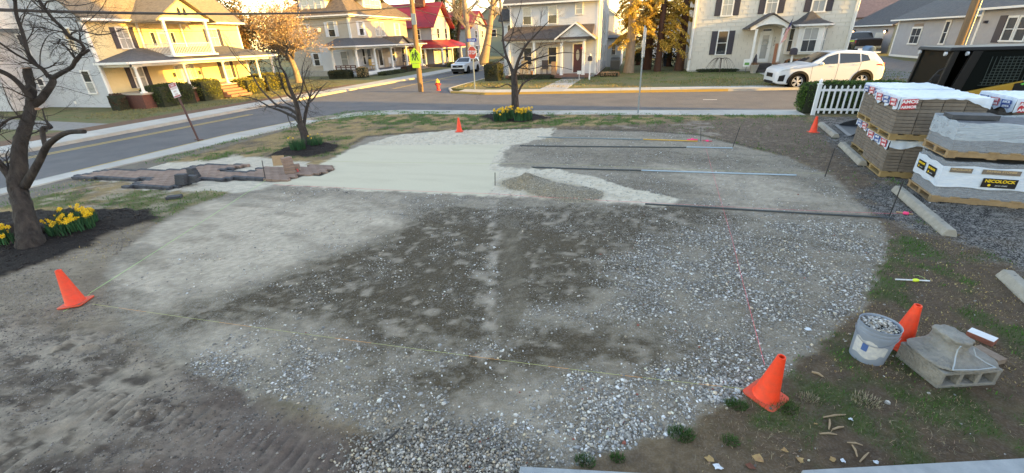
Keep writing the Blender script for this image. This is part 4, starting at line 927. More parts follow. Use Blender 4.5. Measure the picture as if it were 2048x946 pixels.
pallet(-.42, .86, 1.32, 2.62, .75, 'upper front pallet of the tan pavers', m_palw2); bundle(-.41, .85, 1.34, 2.61, .87, 1.52, 10, 'upper front bundle of tan pavers', m_tan, 6)
dr2 = lambda s, t: {'L': .20+.04*sin(t*17), 'F': .03+.20*max(0, 1-t*5)+.16*max(0, (t-.72)/.28), 'R': .12, 'B': .1}[s]
r = cover(-.43, .86, 1.33, 2.62, 1.525, dr2, 'white film over the upper front tan bundle with a big red lettered corner', m_cov, seed=3, lift=.012); print_row(r, 'L', -.455, 1.38, 2.56, 1.43, 3, 0); print_row(r, 'F', 1.305, -.42, -.14, 1.42, 1, 0, h=.20)
pallet(-.26, .90, 2.84, 4.08, .75, 'upper rear pallet of the tan pavers', m_palw2); bundle(-.25, .89, 2.86, 4.06, .87, 1.52, 10, 'upper rear bundle of tan pavers', m_tan, 6)
r = cover(-.27, .90, 2.85, 4.07, 1.525, lambda s, t: {'L': .17+.04*sin(t*23), 'F': .05, 'R': .1, 'B': .1}[s], 'white film with red and blue print over the upper rear tan bundle', m_cov, seed=4, lift=.012); print_row(r, 'L', -.295, 2.90, 4.02, 1.44, 3, 1)
# bundle behind the grey ones, cut by the frame
pallet(1.30, 2.5, 1.55, 2.75, 0, 'pallet under the covered bundle at the far right'); bundle(1.31, 2.48, 1.57, 2.73, .12, .72, 8, 'lower bundle of tan pavers at the far right', m_tan, 5)
pallet(1.30, 2.5, 1.55, 2.75, .735, 'upper pallet of the covered bundle at the far right'); bundle(1.31, 2.48, 1.57, 2.73, .855, 1.50, 10, 'upper bundle of tan pavers at the far right', m_tan, 5)
r = cover(1.28, 2.5, 1.55, 2.75, 1.505, lambda s, t: {'L': .22+.04*sin(t*17), 'F': .08+.16*max(0, 1-t*3), 'R': .12, 'B': .1}[s], 'white printed film over the far right tan bundle behind the grey slabs', m_cov, seed=5, lift=.012); print_row(r, 'L', 1.255, 1.60, 2.7, 1.40, 3, 1); print_row(r, 'F', 1.525, 1.30, 1.62, 1.38, 1, 0, h=.2)
# two wrapped pallets of grey slabs
m_slab = mat('grey_slab', (.10, .105, .115), .85, (.15, .155, .17), 9, bump=.4); m_film = mat('stretch_film', (.62, .68, .75), .16, (.45, .5, .58), 6, bump=.9, bs=9, stretch=(1, 9, 9), alpha=.38); m_film.node_tree.nodes['Principled BSDF'].inputs['Specular IOR Level'].default_value = .9
def slabs(a0, a1, b0, b1, z0, z1, nl, lab):
    c = PM @ Vector(((a0+a1)/2, (b0+b1)/2, z0)); r = thing('paver_bundle', lab, 'paver bundle', tuple(c), 0, 'stacked bundles of pavers'); h = (z1-z0)/nl
    mb = MB(); sa = (a1-a0)/3; sb = (b1-b0)/2; mb.box((0, 0, 0), (sa-.006, sb-.006, h-.007)); src = mb.build('slab', m_slab, r)
    for l in range(nl):
        for i in range(3):
            for j in range(2): piece(src, PM @ Matrix.Translation((a0+sa*i, b0+sb*j, z0+h*l)), r)
    bpy.data.objects.remove(src); return r
def film(a0, a1, b0, b1, z0, z1, lab, name='stretch_film', m=None, amp=.012, seed=0, closed=True):
    c = PM @ Vector(((a0+a1)/2, (b0+b1)/2, z0)); r = thing(name, lab, 'plastic wrap', tuple(c), 0, None)
    n = 30; ring_ = [(a0+(a1-a0)*t, b0) for t in np.linspace(0, 1, n)]+[(a1, b0+(b1-b0)*t) for t in np.linspace(0, 1, n)][1:]+[(a1-(a1-a0)*t, b1) for t in np.linspace(0, 1, n)][1:]+[(a0, b1-(b1-b0)*t) for t in np.linspace(0, 1, n)][1:-1]
    K = 10; mb = MB(); N = len(ring_); rs = np.random.default_rng(seed)
    for j in range(K+1):
        z = z0+(z1-z0)*j/K
        for i, (a, b) in enumerate(ring_):
            o_ = amp*(fbm(np.array([i*.23+seed]), np.array([j*.8]), 1, 3, seed)[0]); ca, cb = (a0+a1)/2, (b0+b1)/2
            a_ = a+(o_ if a > ca else -o_)*(1 if a in (a0, a1) else 0); b_ = b+(o_ if b > cb else -o_)*(1 if b in (b0, b1) else 0)
            mb.v.append(tuple(PM @ Vector((a_, b_, z+(.010*sin(i*.5+seed) if j == K or j == 0 else 0)))))
    for j in range(K):
        for i in range(N): mb.f.append((j*N+i, j*N+(i+1) % N, (j+1)*N+(i+1) % N, (j+1)*N+i)); mb.m.append(0)
    mb.build('sheet', m or m_film, r, smooth=True, fix=False); return r
pallet(-.04, 1.34, -.03, .93, 0, 'lowest pallet under the wrapped grey slabs, nearest at right'); slabs(0, 1.30, 0, .90, .12, .70, 4, 'lower wrapped bundle of grey slabs, nearest at right')
r = film(-.012, 1.312, -.012, .912, .10, .715, 'clear stretch film round the lower grey slabs', seed=3)
m_band = mat('white_band_film', (.68, .74, .82), .3, (.55, .64, .76), 4, bump=.5, bs=10, stretch=(1, 8, 8)); m_blk = mat('print_black', (.012, .012, .014), .35); m_yel = mat('print_yellow', (.80, .55, .02), .4); m_paleg = mat('print_pale', (.5, .52, .5), .5); m_brn = mat('see_through_panel', (.12, .095, .075), .5, (.22, .18, .14), 25)
r = film(-.030, 1.33, -.030, .93, .29, .64, 'white printed band with black labels round the lower grey slabs', 'printed_band', m_band, .010, 4)
Fx = PM.to_3x3() @ Vector((1, 0, 0)); Fl = PM.to_3x3() @ Vector((0, -1, 0)); Zv = Vector((0, 0, 1))
def label_(O, X, w_, h_, full=True, fs=.066):
    Mf = frame_M(O, X, Zv); mb = MB(); mb.prism([(-w_/2, -h_/2), (w_/2, -h_/2), (w_/2, h_/2), (-w_/2, h_/2)], 0, .002, lambda a, b, d: Mf @ Vector((a, b, d))); mb.build('label_panel', m_blk, r)
    text('NICOLOCK', 'label_lettering', m_yel, fs, Mf @ Matrix.Translation((0, h_*.20, .0035)), r, .0008, (w_*.88)/(fs*5.35), .0022)
    text('paver-shield', 'label_lettering', m_paleg, fs*.50, Mf @ Matrix.Translation((w_*.08, -h_*.24, .0035)), r, .0006, .9, .0004)
    mb = MB(); mb.lathe([(h_*.13, 0), (h_*.13, .002)], 12, M=Mf @ Matrix.Translation((-w_*.27, -h_*.24, .002))); mb.build('label_badge', m_yel, r)
label_(PM @ Vector((.72, -.046, .40)), Fx, .42, .15)
label_(PM @ Vector((-.046, .66, .47)), Fl, .28, .145, fs=.045); label_(PM @ Vector((-.046, .26, .47)), Fl, .30, .155, fs=.048)
for a0, a1 in ((.06, .34), (.46, .92)):
    Mf = frame_M(PM @ Vector(((a0+a1)/2, -.046, .575)), Fx, Zv); w_ = a1-a0; mb = MB(); mb.prism([(-w_/2, -.038), (w_/2, -.038), (w_/2, .038), (-w_/2, .038)], 0, .002, lambda a, b, d: Mf @ Vector((a, b, d))); mb.build('label_panel', m_brn, r)
    text('NICOLOCK' if a0 < .3 else 'PAVING STONES', 'label_lettering', mat('print_tan', (.45, .33, .18), .5), .045, Mf @ Matrix.Translation((0, .012, .003)), r, .0006, w_*.9/(.045*(5.3 if a0 < .3 else 8.6)), .002)
pallet(-.04, 1.34, .0, .93, .76, 'upper pallet under the wrapped grey slabs'); slabs(.0, 1.30, .03, .90, .88, 1.30, 4, 'upper wrapped bundle of grey slabs, top left open')
film(-.012, 1.312, .018, .912, .86, 1.315, 'torn stretch film round the upper grey slabs', seed=8, amp=.022)
r_ = film(-.02, 1.32, .010, .92, 1.05, 1.325, 'milky upper strip of film round the upper grey slabs', 'stretch_film', mat('milky_film', (.7, .78, .86), .25, (.45, .55, .66), 7, bump=.8, bs=8, stretch=(1, 7, 7), alpha=.6), .014, 9)
mb = MB(); mb.box((.02, .42, 1.302), (.62, .74, 1.38), PM); tag(mb.build('step_slab', mat('dark_slab', (.045, .048, .055), .7, (.07, .073, .08), 6), None, bevel=.006), 'loose dark slab lying on top of the upper grey bundle', 'slab')
# dark loader bucket and planks on the ground between stops and fence
g0 = G(1690, 252); r = thing('loader_bucket', 'low black steel bucket lying between the tan pavers and the picket fence', 'loader bucket', (g0[0], g0[1], 0))
a, b, c, d = [Vector((*G(*p), .01)) for p in ((1676, 252), (1702, 273), (1800, 262), (1740, 238))]
m_stl = mat('black_steel', (.025, .028, .032), .45, (.05, .05, .055), 7, metal=.3)
mb = MB(); up = Vector((0, 0, .20)); mb.hexa([a, b, b+Vector((.9, .05, 0)), a+Vector((.9, .05, 0)), a+Vector((0, 0, .02)), b+Vector((0, 0, .02)), b+Vector((.9, .05, .02)), a+Vector((.9, .05, .02))]); mb.build('floor_plate', m_stl, r)
for p in (a, b):
    mb = MB(); q = p+Vector((.0, .0, .02)); mb.prism([(0, 0), (.8, 0), (.8, .20), (.55, .22), (.12, .08)], 0, .02, lambda u, v, w: q+Vector((u, w, v))); mb.build('side_plate', m_stl, r)
mb = MB(); q = a+Vector((.75, 0, .02)); q2 = b+Vector((.75, 0, .02)); mb.hexa([q, q2, q2+Vector((.03, 0, 0)), q+Vector((.03, 0, 0)), q+up, q2+up, q2+up+Vector((.03, 0, 0)), q+up+Vector((.03, 0, 0))]); mb.build('back_plate', m_stl, r)
mb = MB(); e = (a-b)*.02; mb.hexa([a+e, b-e, b-e+Vector((-.09, 0, 0)), a+e+Vector((-.09, 0, 0)), a+e+Vector((0, 0, .03)), b-e+Vector((0, 0, .03)), b-e+Vector((-.09, 0, .012)), a+e+Vector((-.09, 0, .012))]); mb.build('cutting_edge', mat('worn_steel', (.2, .19, .18), .5, metal=.5), r)

# ------------------------------------------------------------------ picket fence
m_vinyl = mat('white_vinyl', (.74, .76, .78), .4)
FX0, FX1, FY = 5.98, 8.82, 17.52
r = thing('picket_fence', 'white vinyl picket fence panel with capped posts in front of the hedge', 'fence', (FX0, FY, 0))
for x in (FX0, FX1):
    mb = MB(); mb.box((x-.055, FY-.055, -.02), (x+.055, FY+.055, 1.02)); p = mb.build('post', m_vinyl, r, bevel=.006)
    mb = MB(); mb.box((x-.072, FY-.072, 1.02), (x+.072, FY+.072, 1.05)); mb.lathe([(.055, 1.05), (.04, 1.075), (.062, 1.11), (.05, 1.15), (.02, 1.19), (.001, 1.215)], 12, c=(x, FY, 0)); c = mb.build('finial', m_vinyl, None, smooth=True); c.parent = p; c.matrix_parent_inverse = Matrix.Translation(-BASE[r.name])@Matrix.Identity(4); c.matrix_parent_inverse = Matrix.Identity(4)
for z in (.16, .80): mb = MB(); mb.box((FX0+.05, FY-.035, z), (FX1-.05, FY+.0, z+.075)); mb.build('rail', m_vinyl, r, bevel=.003)
mb = MB(); mb.prism([(-.028, .07), (.028, .07), (.028, .95), (0, 1.0), (-.028, .95)], 0, .02, lambda a, b, d: (a, d-.037-.02, b)); src = mb.build('picket', m_vinyl, r, bevel=0)
n = 16
for k in range(n): piece(src, Matrix.Translation((FX0+.05+(FX1-FX0-.1)*(k+.5)/n, FY, 0)), r)
bpy.data.objects.remove(src)
# ================================================================== HOUSES
def FX(x): return Fa((x, 0, 0), (0, 1, 0), (1, 0, 0))
def FXn(x): return Fa((x, 0, 0), (0, 1, 0), (-1, 0, 0))
def FY(y): return Fa((0, y, 0), (1, 0, 0), (0, -1, 0))
def siding(name, col, c2): return mat(name, col, .65, c2, 2.2, bump=.12, bs=30)
m_sidW = siding('sunlit_cream_siding', (.60, .50, .27), (.66, .56, .32)); m_sidB = siding('tan_siding', (.40, .35, .27), (.46, .40, .32)); m_sidC = siding('shingle_siding', (.56, .52, .45), (.62, .58, .50))  # cream front siding yellowed further, putting golden sunlight into its colour
m_sidG = siding('grey_siding', (.29, .29, .31), (.33, .33, .345)); m_sidWh = siding('white_siding', (.52, .525, .54), (.57, .575, .58)); m_trim = mat('white_trim', (.74, .73, .70), .5, (.66, .65, .62), 5)
m_glass = mat('window_glass', (.025, .028, .032), .06, spec=.8); m_blind = mat('window_blind', (.30, .30, .29), .12, (.36, .36, .34), 3, spec=.8); m_shut = mat('dark_shutter', (.030, .026, .038), .55, (.04, .035, .05), 20)
m_roofT = mat('tan_shingles', (.17, .135, .095), .95, (.26, .21, .14), 5, bump=.9, bs=22, stretch=(1, 1, 3)); m_roofD = mat('dark_shingles', (.055, .052, .055), .95, (.095, .09, .09), 4, bump=.8, bs=22); m_roofR = mat('red_metal_roof', (.27, .012, .02), .5, (.21, .012, .018), 3); m_roofG = mat('grey_shingles', (.075, .075, .08), .95, (.13, .125, .12), 4, bump=.8, bs=22)
m_brk = mat('foundation_brick', (.15, .06, .042), .9, (.10, .045, .035), 9, bump=.8, bs=30); m_deck = mat('deck_boards', (.22, .17, .13), .8, (.28, .22, .17), 6); m_maroon = mat('maroon_door', (.055, .008, .014), .4); m_shutW = mat('white_shutter', (.62, .63, .66), .55)
def lap(root, nm, fa, a0, a1, z0, z1, c, m, lim=None, back=.12, lip=.028):
    mb = MB(); z = z0
    while z < z1-1e-4:
        t = min(z+c, z1); l0 = lim(z) if lim else (a0, a1); l1 = lim(t) if lim else (a0, a1)
        if l0[1] > l0[0]:
            mb.quad(fa.p(l0[0], z, lip), fa.p(l0[1], z, lip), fa.p(l1[1], t, .002), fa.p(l1[0], t, .002))
            mb.quad(fa.p(l0[0], z, 0), fa.p(l0[1], z, 0), fa.p(l0[1], z, lip), fa.p(l0[0], z, lip))
        z = t
    if lim:
        N = 10; zz = [z0+(z1-z0)*k/N for k in range(N+1)]
        for u, v in zip(zz, zz[1:]):
            A, B = lim(u), lim(v); mb.hexa([fa.p(A[0], u, -back), fa.p(A[1], u, -back), fa.p(A[1], u, 0), fa.p(A[0], u, 0), fa.p(B[0], v, -back), fa.p(B[1], v, -back), fa.p(B[1], v, 0), fa.p(B[0], v, 0)])
    else: fa.box(mb, a0, a1, z0, z1, -back, 0)
    return mb.build(nm, m, root, fix=False)
def plain(root, nm, fa, a0, a1, z0, z1, d0, d1, m, bevel=0):
    mb = MB(); fa.box(mb, a0, a1, z0, z1, d0, d1); return mb.build(nm, m, root, bevel=bevel)
def window(root, fa, a0, a1, z0, z1, mf=None, mg=None, cols=1, rows=2, shut=None, sw=.26, fw=.055, sashes=2, mg2=None, lab=None):
    mf = mf or m_trim; mg = mg or m_glass; mg2 = mg2 or mg
    mb = MB(); B = fa.box
    B(mb, a0-fw, a0, z0, z1, .0, .075); B(mb, a1, a1+fw, z0, z1, .0, .075); B(mb, a0-fw, a1+fw, z1, z1+fw*1.3, .0, .08); B(mb, a0-fw*1.3, a1+fw*1.3, z0-fw, z0, .0, .11)
    zm = (z0+z1)/2
    if sashes == 2: B(mb, a0, a1, zm-.02, zm+.02, .0, .062)
    for k in range(1, cols):
        x = a0+(a1-a0)*k/cols; B(mb, x-.011, x+.011, z0, z1, .0385, .056)
    f = mb.build('window', mf, root)
    if lab: f['label'] = lab
    sp = [(z0, zm-.02), (zm+.02, z1)] if sashes == 2 else [(z0, z1)]
    for i, (u, v) in enumerate(sp): mb = MB(); B(mb, a0, a1, u, v, .004, .032+.006*i); mb.build('pane', (mg if i == 0 else mg2), f)
    if shut:
        for s in (-1, 1):
            if shut is True: continue
            x0 = a0-fw-sw-.01 if s < 0 else a1+fw+.01
            mb = MB(); B(mb, x0, x0+sw, z0-.02, z1+.04, .015, .060); n = 8
            for k in range(n): zz = z0+(z1-z0)*(k+.3)/n; B(mb, x0+.03, x0+sw-.03, zz, zz+(z1-z0)/n*.5, .060, .072)
            mb.build('shutter', shut, root)
    return f
def plate(mb, P, t=.10):
    P = [Vector(p) for p in P]; n = len(mb.v); k = len(P)
    mb.v += [tuple(p) for p in P]+[tuple(p-Vector((0, 0, t))) for p in P]
    mb.f.append(tuple(range(n, n+k))); mb.f.append(tuple(range(n+k, n+2*k))[::-1]); mb.m += [0, 0]
    for i in range(k): j = (i+1) % k; mb.f.append((n+i, n+k+i, n+k+j, n+j)); mb.m.append(0)
def roof(root, P, m, t=.10, nm='roof'): mb = MB(); plate(mb, P, t); return mb.build(nm, m, root)
def bars(root, nm, fa, a0, a1, z0, z1, d, m, gap=.11, w=.022):
    mb = MB(); fa.box(mb, a0, a1, z1-.04, z1, d-.025, d+.025); fa.box(mb, a0, a1, z0+.03, z0+.06, d-.02, d+.02); n = max(2, int((a1-a0)/gap))
    for k in range(n): x = a0+(a1-a0)*(k+.5)/n; fa.box(mb, x-w/2, x+w/2, z0+.06, z1-.04, d-w/2, d+w/2)
    return mb.build(nm, m, root)
def column(root, x, y, z0, z1, r, m, sq=False):
    mb = MB()
    if sq: mb.box((x-r, y-r, z0), (x+r, y+r, z1)); mb.box((x-r*1.3, y-r*1.3, z0), (x+r*1.3, y+r*1.3, z0+.08)); mb.box((x-r*1.3, y-r*1.3, z1-.08), (x+r*1.3, y+r*1.3, z1))
    else:
        mb.box((x-r*1.5, y-r*1.5, z0), (x+r*1.5, y+r*1.5, z0+.07)); mb.lathe([(r*1.25, z0+.07), (r, z0+.15), (r*1.02, (z0+z1)/2), (r*.8, z1-.15), (r*1.15, z1-.08), (r*1.2, z1-.05)], 14, c=(x, y, 0)); mb.box((x-r*1.4, y-r*1.4, z1-.06), (x+r*1.4, y+r*1.4, z1))
    return mb.build('column', m, root, smooth=not sq)

# ---- house with the upper balcony, left
r = thing('house', 'cream clapboard house at left with a balcony over its porch and tan roof', 'house', (-27.5, 17.4, 0))
F, S = FX(-27.5), FY(17.4)
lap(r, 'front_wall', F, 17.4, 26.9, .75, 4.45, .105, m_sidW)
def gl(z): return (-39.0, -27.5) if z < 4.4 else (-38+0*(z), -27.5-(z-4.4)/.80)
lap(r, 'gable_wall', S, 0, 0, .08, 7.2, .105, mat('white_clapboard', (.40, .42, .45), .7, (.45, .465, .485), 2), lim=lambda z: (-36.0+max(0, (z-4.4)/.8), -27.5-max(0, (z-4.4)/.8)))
plain(r, 'foundation', F, 17.42, 26.9, -.1, .75, -.1, .0, m_brk)
for x, sg in ((17.36, 1),): plain(r, 'corner_board', F, 17.38, 17.50, .75, 4.4, 0, .03, m_trim)
plain(r, 'corner_board', S, -27.62, -27.47, .1, 4.4, 0, .03, m_trim)
plain(r, 'corner_board', F, 26.78, 26.92, .75, 4.4, 0, .03, m_trim)
mb = MB(); mb.tube([(-27.4, 17.32, 4.35), (-27.4, 17.32, 1.0), (-27.36, 17.25, .8), (-27.3, 17.2, .1)], .045, 6); mb.build('downspout', m_trim, r, smooth=True)
plain(r, 'frieze', F, 17.2, 27.1, 4.28, 4.45, 0, .04, m_trim)
roof(r, [(-27.1, 17.15, 4.40), (-27.1, 27.15, 4.40), (-31.1, 27.15, 7.75), (-31.1, 17.15, 7.75)], m_roofT); roof(r, [(-36.4, 17.15, 4.05), (-31.1, 17.15, 7.74), (-31.1, 27.15, 7.74), (-36.4, 27.15, 4.05)], m_roofT)
plain(r, 'gutter', F, 17.15, 27.15, 4.33, 4.44, .40, .48, m_trim)
mb = MB(); mb.box((-30.6, 25.0, 6), (-30.0, 25.6, 8.6)); mb.build('chimney', m_brk, r)
lap(r, 'rear_wing_wall', FY(15.9), -41, -33.2, .05, 4.25, .105, mat('white_clapboard', (.56, .58, .60)))
roof(r, [(-32.2, 15.3, 4.15), (-41, 15.3, 4.15), (-41, 18.2, 6.3), (-34.3, 18.2, 6.3)], m_roofG); plain(r, 'gutter', FY(15.3), -41, -32.2, 4.02, 4.16, .0, .08, m_trim)
mb = MB(); mb.box((-33.2, 15.9, .05), (-33.0, 17.4, 4.2)); mb.build('wing_side', mat('white_clapboard', (.56, .58, .60)), r)
mb = MB(); mb.prism([(15.3, 4.15), (17.4, 4.15), (17.4, 5.65)], -32.45, -32.3, lambda a, b, d: (d, a, b)); mb.build('wing_gable_board', m_trim, r)
for a0, a1, z0, z1 in ((-29.0, -28.45, .85, 1.95), (-29.05, -28.5, 2.98, 4.02), (-33.15+.35, -32.35, .9, 1.6), (-33.05+.3, -32.3, 2.85, 3.85)): window(r, S, a0, a1, z0, z1, mg=m_blind, mg2=m_glass)
window(r, S, -29.9, -29.75, 4.9, 5.35, sashes=1, fw=.03)
plain(r, 'vent', S, -30.6, -30.45, .25, .40, .0, .05, m_trim)
for a0, a1, z0, z1 in ((18.86, 19.42, 3.02, 4.02), (24.42, 25.02, 3.02, 4.0)): window(r, F, a0, a1, z0, z1, mg=m_blind, cols=2, shut=m_shut, sw=.25)
for a0, a1 in ((18.86, 19.42), (24.72, 25.28)): window(r, F, a0, a1, .98, 2.02, mg=m_blind, cols=2, shut=m_shut, sw=.25)
# doors with sidelights
def door(root, fa, a0, a1, z0, z1, m, mg=None, oval=False, fw=.07):
    mb = MB(); fa.box(mb, a0-fw, a0, z0, z1+fw, 0, .07); fa.box(mb, a1, a1+fw, z0, z1+fw, 0, .07); fa.box(mb, a0, a1, z1, z1+fw, 0, .07); fr = mb.build('door_frame', m_trim, root)
    mb = MB(); fa.box(mb, a0, a1, z0, z1, .004, .045); d = mb.build('door', m, root)
    if mg and oval:
        mb = MB(); am, zm = (a0+a1)/2, z0+(z1-z0)*.62; mb.prism([(am+.13*cos(t), zm+.38*sin(t)) for t in np.linspace(0, 2*pi, 18, endpoint=False)], .045, .051, lambda a, b, dd: fa.p(a, b, dd)); mb.build('door_glass', mg, d)
    elif mg: mb = MB(); fa.box(mb, a0+.09, a1-.09, z0+(z1-z0)*.12, z1-.12, .045, .051); mb.build('door_glass', mg, d)
    mb = MB(); c = fa.p(a1-.07, z0+(z1-z0)*.47, .06); mb.lathe([(.001, -.02), (.025, -.01), (.025, .01), (.001, .02)], 8, c=c); mb.build('knob', m_grey, d)
    return d
door(r, F, 21.75, 22.25, .85, 2.0, m_trim, m_blind); window(r, F, 21.35, 21.6, 1.2, 1.95, sashes=1, fw=.035, mg=m_blind); window(r, F, 22.4, 22.62, 1.2, 1.95, sashes=1, fw=.035, mg=m_blind)
door(r, F, 21.05, 21.55, 2.78, 3.85, m_trim, m_blind); window(r, F, 20.6, 20.82, 3.1, 3.8, sashes=1, fw=.035); window(r, F, 21.8, 22.0, 3.1, 3.8, sashes=1, fw=.035)
# porch
plain(r, 'porch_base', FY(17.45), -27.5, -25.602, -.1, .72, -.25, 0, m_brk); plain(r, 'porch_base', FX(-25.35), 17.45, 22.0, -.1, .72, -.25, 0, m_brk); plain(r, 'porch_base', FX(-25.35), 23.6, 27.0, -.1, .72, -.25, 0, m_brk)
mb = MB(); mb.box((-27.5, 17.42, .72), (-25.25, 27.1, .80)); mb.build('porch_floor', mat('porch_paint', (.42, .36, .28), .6), r)
for k in range(4): plain(r, 'step', FX(-25.35), 22.0, 23.6, .05+.16*k, .19+.16*k, -.1, .95-.26*k, mat('brick_step', (.32, .17, .11), .9, (.24, .12, .09), 12))
for y in (17.66, 20.35, 22.95, 25.65, 27.0): column(r, -25.42, y, .80, 2.12, .075, m_trim)
plain(r, 'porch_beam', FX(-25.42), 17.5, 27.1, 2.10, 2.24, -.08, .08, m_trim); plain(r, 'porch_beam', FY(17.58), -27.5, -25.35, 2.10, 2.24, -.08, .08, m_trim)
mb = MB(); mb.box((-27.5, 17.3, 2.235), (-25.15, 27.3, 2.25)); mb.build('porch_ceiling', m_trim, r)
roof(r, [(-25.1, 17.2, 2.36), (-25.1, 27.4, 2.36), (-27.45, 25.4, 3.02), (-27.45, 19.4, 3.02)], m_roofG, .11); roof(r, [(-27.45, 17.2, 2.355), (-25.1, 17.2, 2.355), (-27.45, 19.4, 3.015)], m_roofG, .11)
plain(r, 'porch_gutter', FX(-25.1), 17.2, 27.4, 2.24, 2.35, .0, .07, m_trim); plain(r, 'porch_gutter', FY(17.2), -27.5, -25.1, 2.24, 2.35, .0, .07, m_trim)
# balcony under a pediment
mb = MB(); mb.box((-27.5, 19.85, 2.50), (-25.25, 22.75, 2.60)); mb.build('balcony_floor', m_trim, r)
for y in (19.98, 22.55): column(r, -25.42, y, 2.6, 4.34, .065, m_trim, True)
for y in (19.98, 22.55): column(r, -27.40, y, 2.6, 4.34, .05, m_trim, True)
bars(r, 'balustrade', FX(-25.42), 20.05, 22.5, 2.6, 3.2, 0, m_trim, .10); bars(r, 'balustrade', FY(19.98), -27.4, -25.5, 2.6, 3.2, 0, m_trim, .10)
plain(r, 'pediment_beam', FX(-25.42), 19.75, 22.8, 4.33, 4.48, -.07, .10, m_trim)
lap(r, 'pediment', FX(-25.45), 0, 0, 4.48, 5.42, .10, m_sidW, lim=lambda z: (19.85+(z-4.48)*1.55, 22.75-(z-4.48)*1.55))
roof(r, [(-25.15, 19.45, 4.36), (-25.15, 21.3, 5.60), (-28.9, 21.3, 5.60), (-27.4, 19.45, 4.36)], m_roofT, .09); roof(r, [(-25.15, 23.15, 4.36), (-27.4, 23.15, 4.36), (-28.9, 21.3, 5.595), (-25.15, 21.3, 5.595)], m_roofT, .09)
for y in (21.05, 21.4):
    mb = MB(); mb.prism([(y, 4.62), (y+.15, 4.62), (y+.15, 4.9), (y+.075, 5.04), (y, 4.9)], 0, .03, lambda a, b, d: (-25.43+d, a, b)); mb.build('gothic_window', m_glass, r)
# mail boxes / lamps beside the door
for y in (21.15, 22.85): plain(r, 'letter_box', F, y, y+.13, 1.35, 1.6, .01, .08, m_shut)

# ---- hip roofed porch house
r = thing('house', 'tan house with a wraparound white columned porch and dormers in its dark roof', 'house', (-27.2, 39.6, 0))
F, S = FX(-27.2), FY(39.6)
lap(r, 'front_wall', F, 39.6, 51.0, .3, 5.35, .14, m_sidB); lap(r, 'side_wall', S, -34.5, -27.2, .0, 5.35, .14, m_sidB)
plain(r, 'corner_board', F, 39.58, 39.72, .4, 5.3, 0, .03, m_trim); plain(r, 'corner_board', S, -27.34, -27.17, .4, 5.3, 0, .03, m_trim)
ex, ey = -26.6, 39.0; A = [(-26.6, 39.0, 5.42), (-26.6, 51.8, 5.42), (-31, 47.0, 9.0), (-31, 43.5, 9.0)]
m_roofP = mat('weathered_shingles', (.075, .06, .05), .95, (.16, .12, .085), 4, bump=.9, bs=22)
roof(r, A, m_roofP); roof(r, [(-35.2, 39.0, 5.415), (-26.6, 39.0, 5.415), (-31, 43.5, 8.995)], m_roofP); roof(r, [(-26.6, 51.8, 5.41), (-35.2, 51.8, 5.41), (-31, 47, 8.99)], m_roofP); roof(r, [(-35.2, 51.8, 5.40), (-35.2, 39.0, 5.40), (-31, 43.5, 8.98), (-31, 47, 8.98)], m_roofP)
mb = MB(); mb.box((-35.0, 39.2, 5.22), (-26.8, 51.6, 5.30)); mb.build('soffit', m_trim, r)
plain(r, 'gutter', FX(-26.6), 39.0, 51.8, 5.32, 5.44, 0, .08, m_trim); plain(r, 'gutter', FY(39.0), -35.2, -26.6, 5.32, 5.44, 0, .08, m_trim)
mb = MB(); mb.tube([(-26.6, 39.1, 5.3), (-27.08, 39.52, 5.0), (-27.08, 39.52, 3.3)], .045, 6); mb.build('downspout', m_trim, r)
for a0, a1 in ((41.15, 41.85),): window(r, F, a0, a1, 3.65, 4.85, mg=m_glass, mg2=m_blind, shut=m_shutW, sw=.3)
window(r, F, 44.1, 44.75, 3.6, 4.85, mg=m_blind); window(r, F, 45.15, 45.8, 3.6, 4.85, mg=m_blind); window(r, F, 48.3, 49.0, 3.6, 4.85, mg=m_blind, shut=m_shutW, sw=.3)
window(r, S, -29.55, -28.85, 3.6, 4.85, mg=m_glass, mg2=m_blind, shut=m_shutW, sw=.32); window(r, S, -32.6, -32.0, 3.7, 4.75, mg=m_glass, shut=m_shutW, sw=.32); window(r, S, -31.9, -31.3, 1.0, 2.1, mg=m_glass, shut=m_shutW, sw=.2); window(r, S, -29.3, -28.7, 1.0, 2.1, mg=m_blind)
mb = MB(); S.box(mb, -30.95, -30.45, 4.05, 4.38, .0, .35); ac = mb.build('window_unit', m_trim, r); mb = MB(); S.box(mb, -30.92, -30.62, 4.08, 4.35, .35, .36); mb.build('grille', m_shut, ac)
# dormers
def dormer(root, fa, a0, a1, z0, z1, d, nwin, apex):
    lap(root, 'dormer_wall', fa, a0, a1, z0, z1, .13, m_sidWh)
    for s in (a0, a1): mb = MB(); fa.box(mb, s-.04, s+.04, z0, z1, -2.2, 0); mb.build('dormer_cheek', m_sidWh, root)
    w_ = (a1-a0-.5)/nwin
    for k in range(nwin): window(root, fa, a0+.3+k*w_, a0+.3+k*w_+w_-.16, z0+.22, z1-.12, fw=.04, mg=m_blind)
    am = (a0+a1)/2
    lap(root, 'dormer_gable', fa, 0, 0, z1, z1+apex, .13, m_sidWh, lim=lambda z: (a0+(z-z1)/apex*(am-a0), a1-(z-z1)/apex*(a1-am)))
    roof(root, [fa.p(a0-.35, z1-.12, .35), fa.p(am, z1+apex+.08, .35), fa.p(am, z1+apex+.08, -2.6), fa.p(a0-.35, z1-.12, -2.6)], m_roofP, .08, 'dormer_roof'); roof(root, [fa.p(am, z1+apex+.085, .35), fa.p(a1+.35, z1-.12, .35), fa.p(a1+.35, z1-.12, -2.6), fa.p(am, z1+apex+.085, -2.6)], m_roofP, .08, 'dormer_roof')
dormer(r, FY(39.9), -32.6, -29.7, 5.72, 7.0, 0, 3, 1.0); dormer(r, FX(-27.6), 43.2, 46.6, 5.85, 7.05, 0, 3, 1.0)
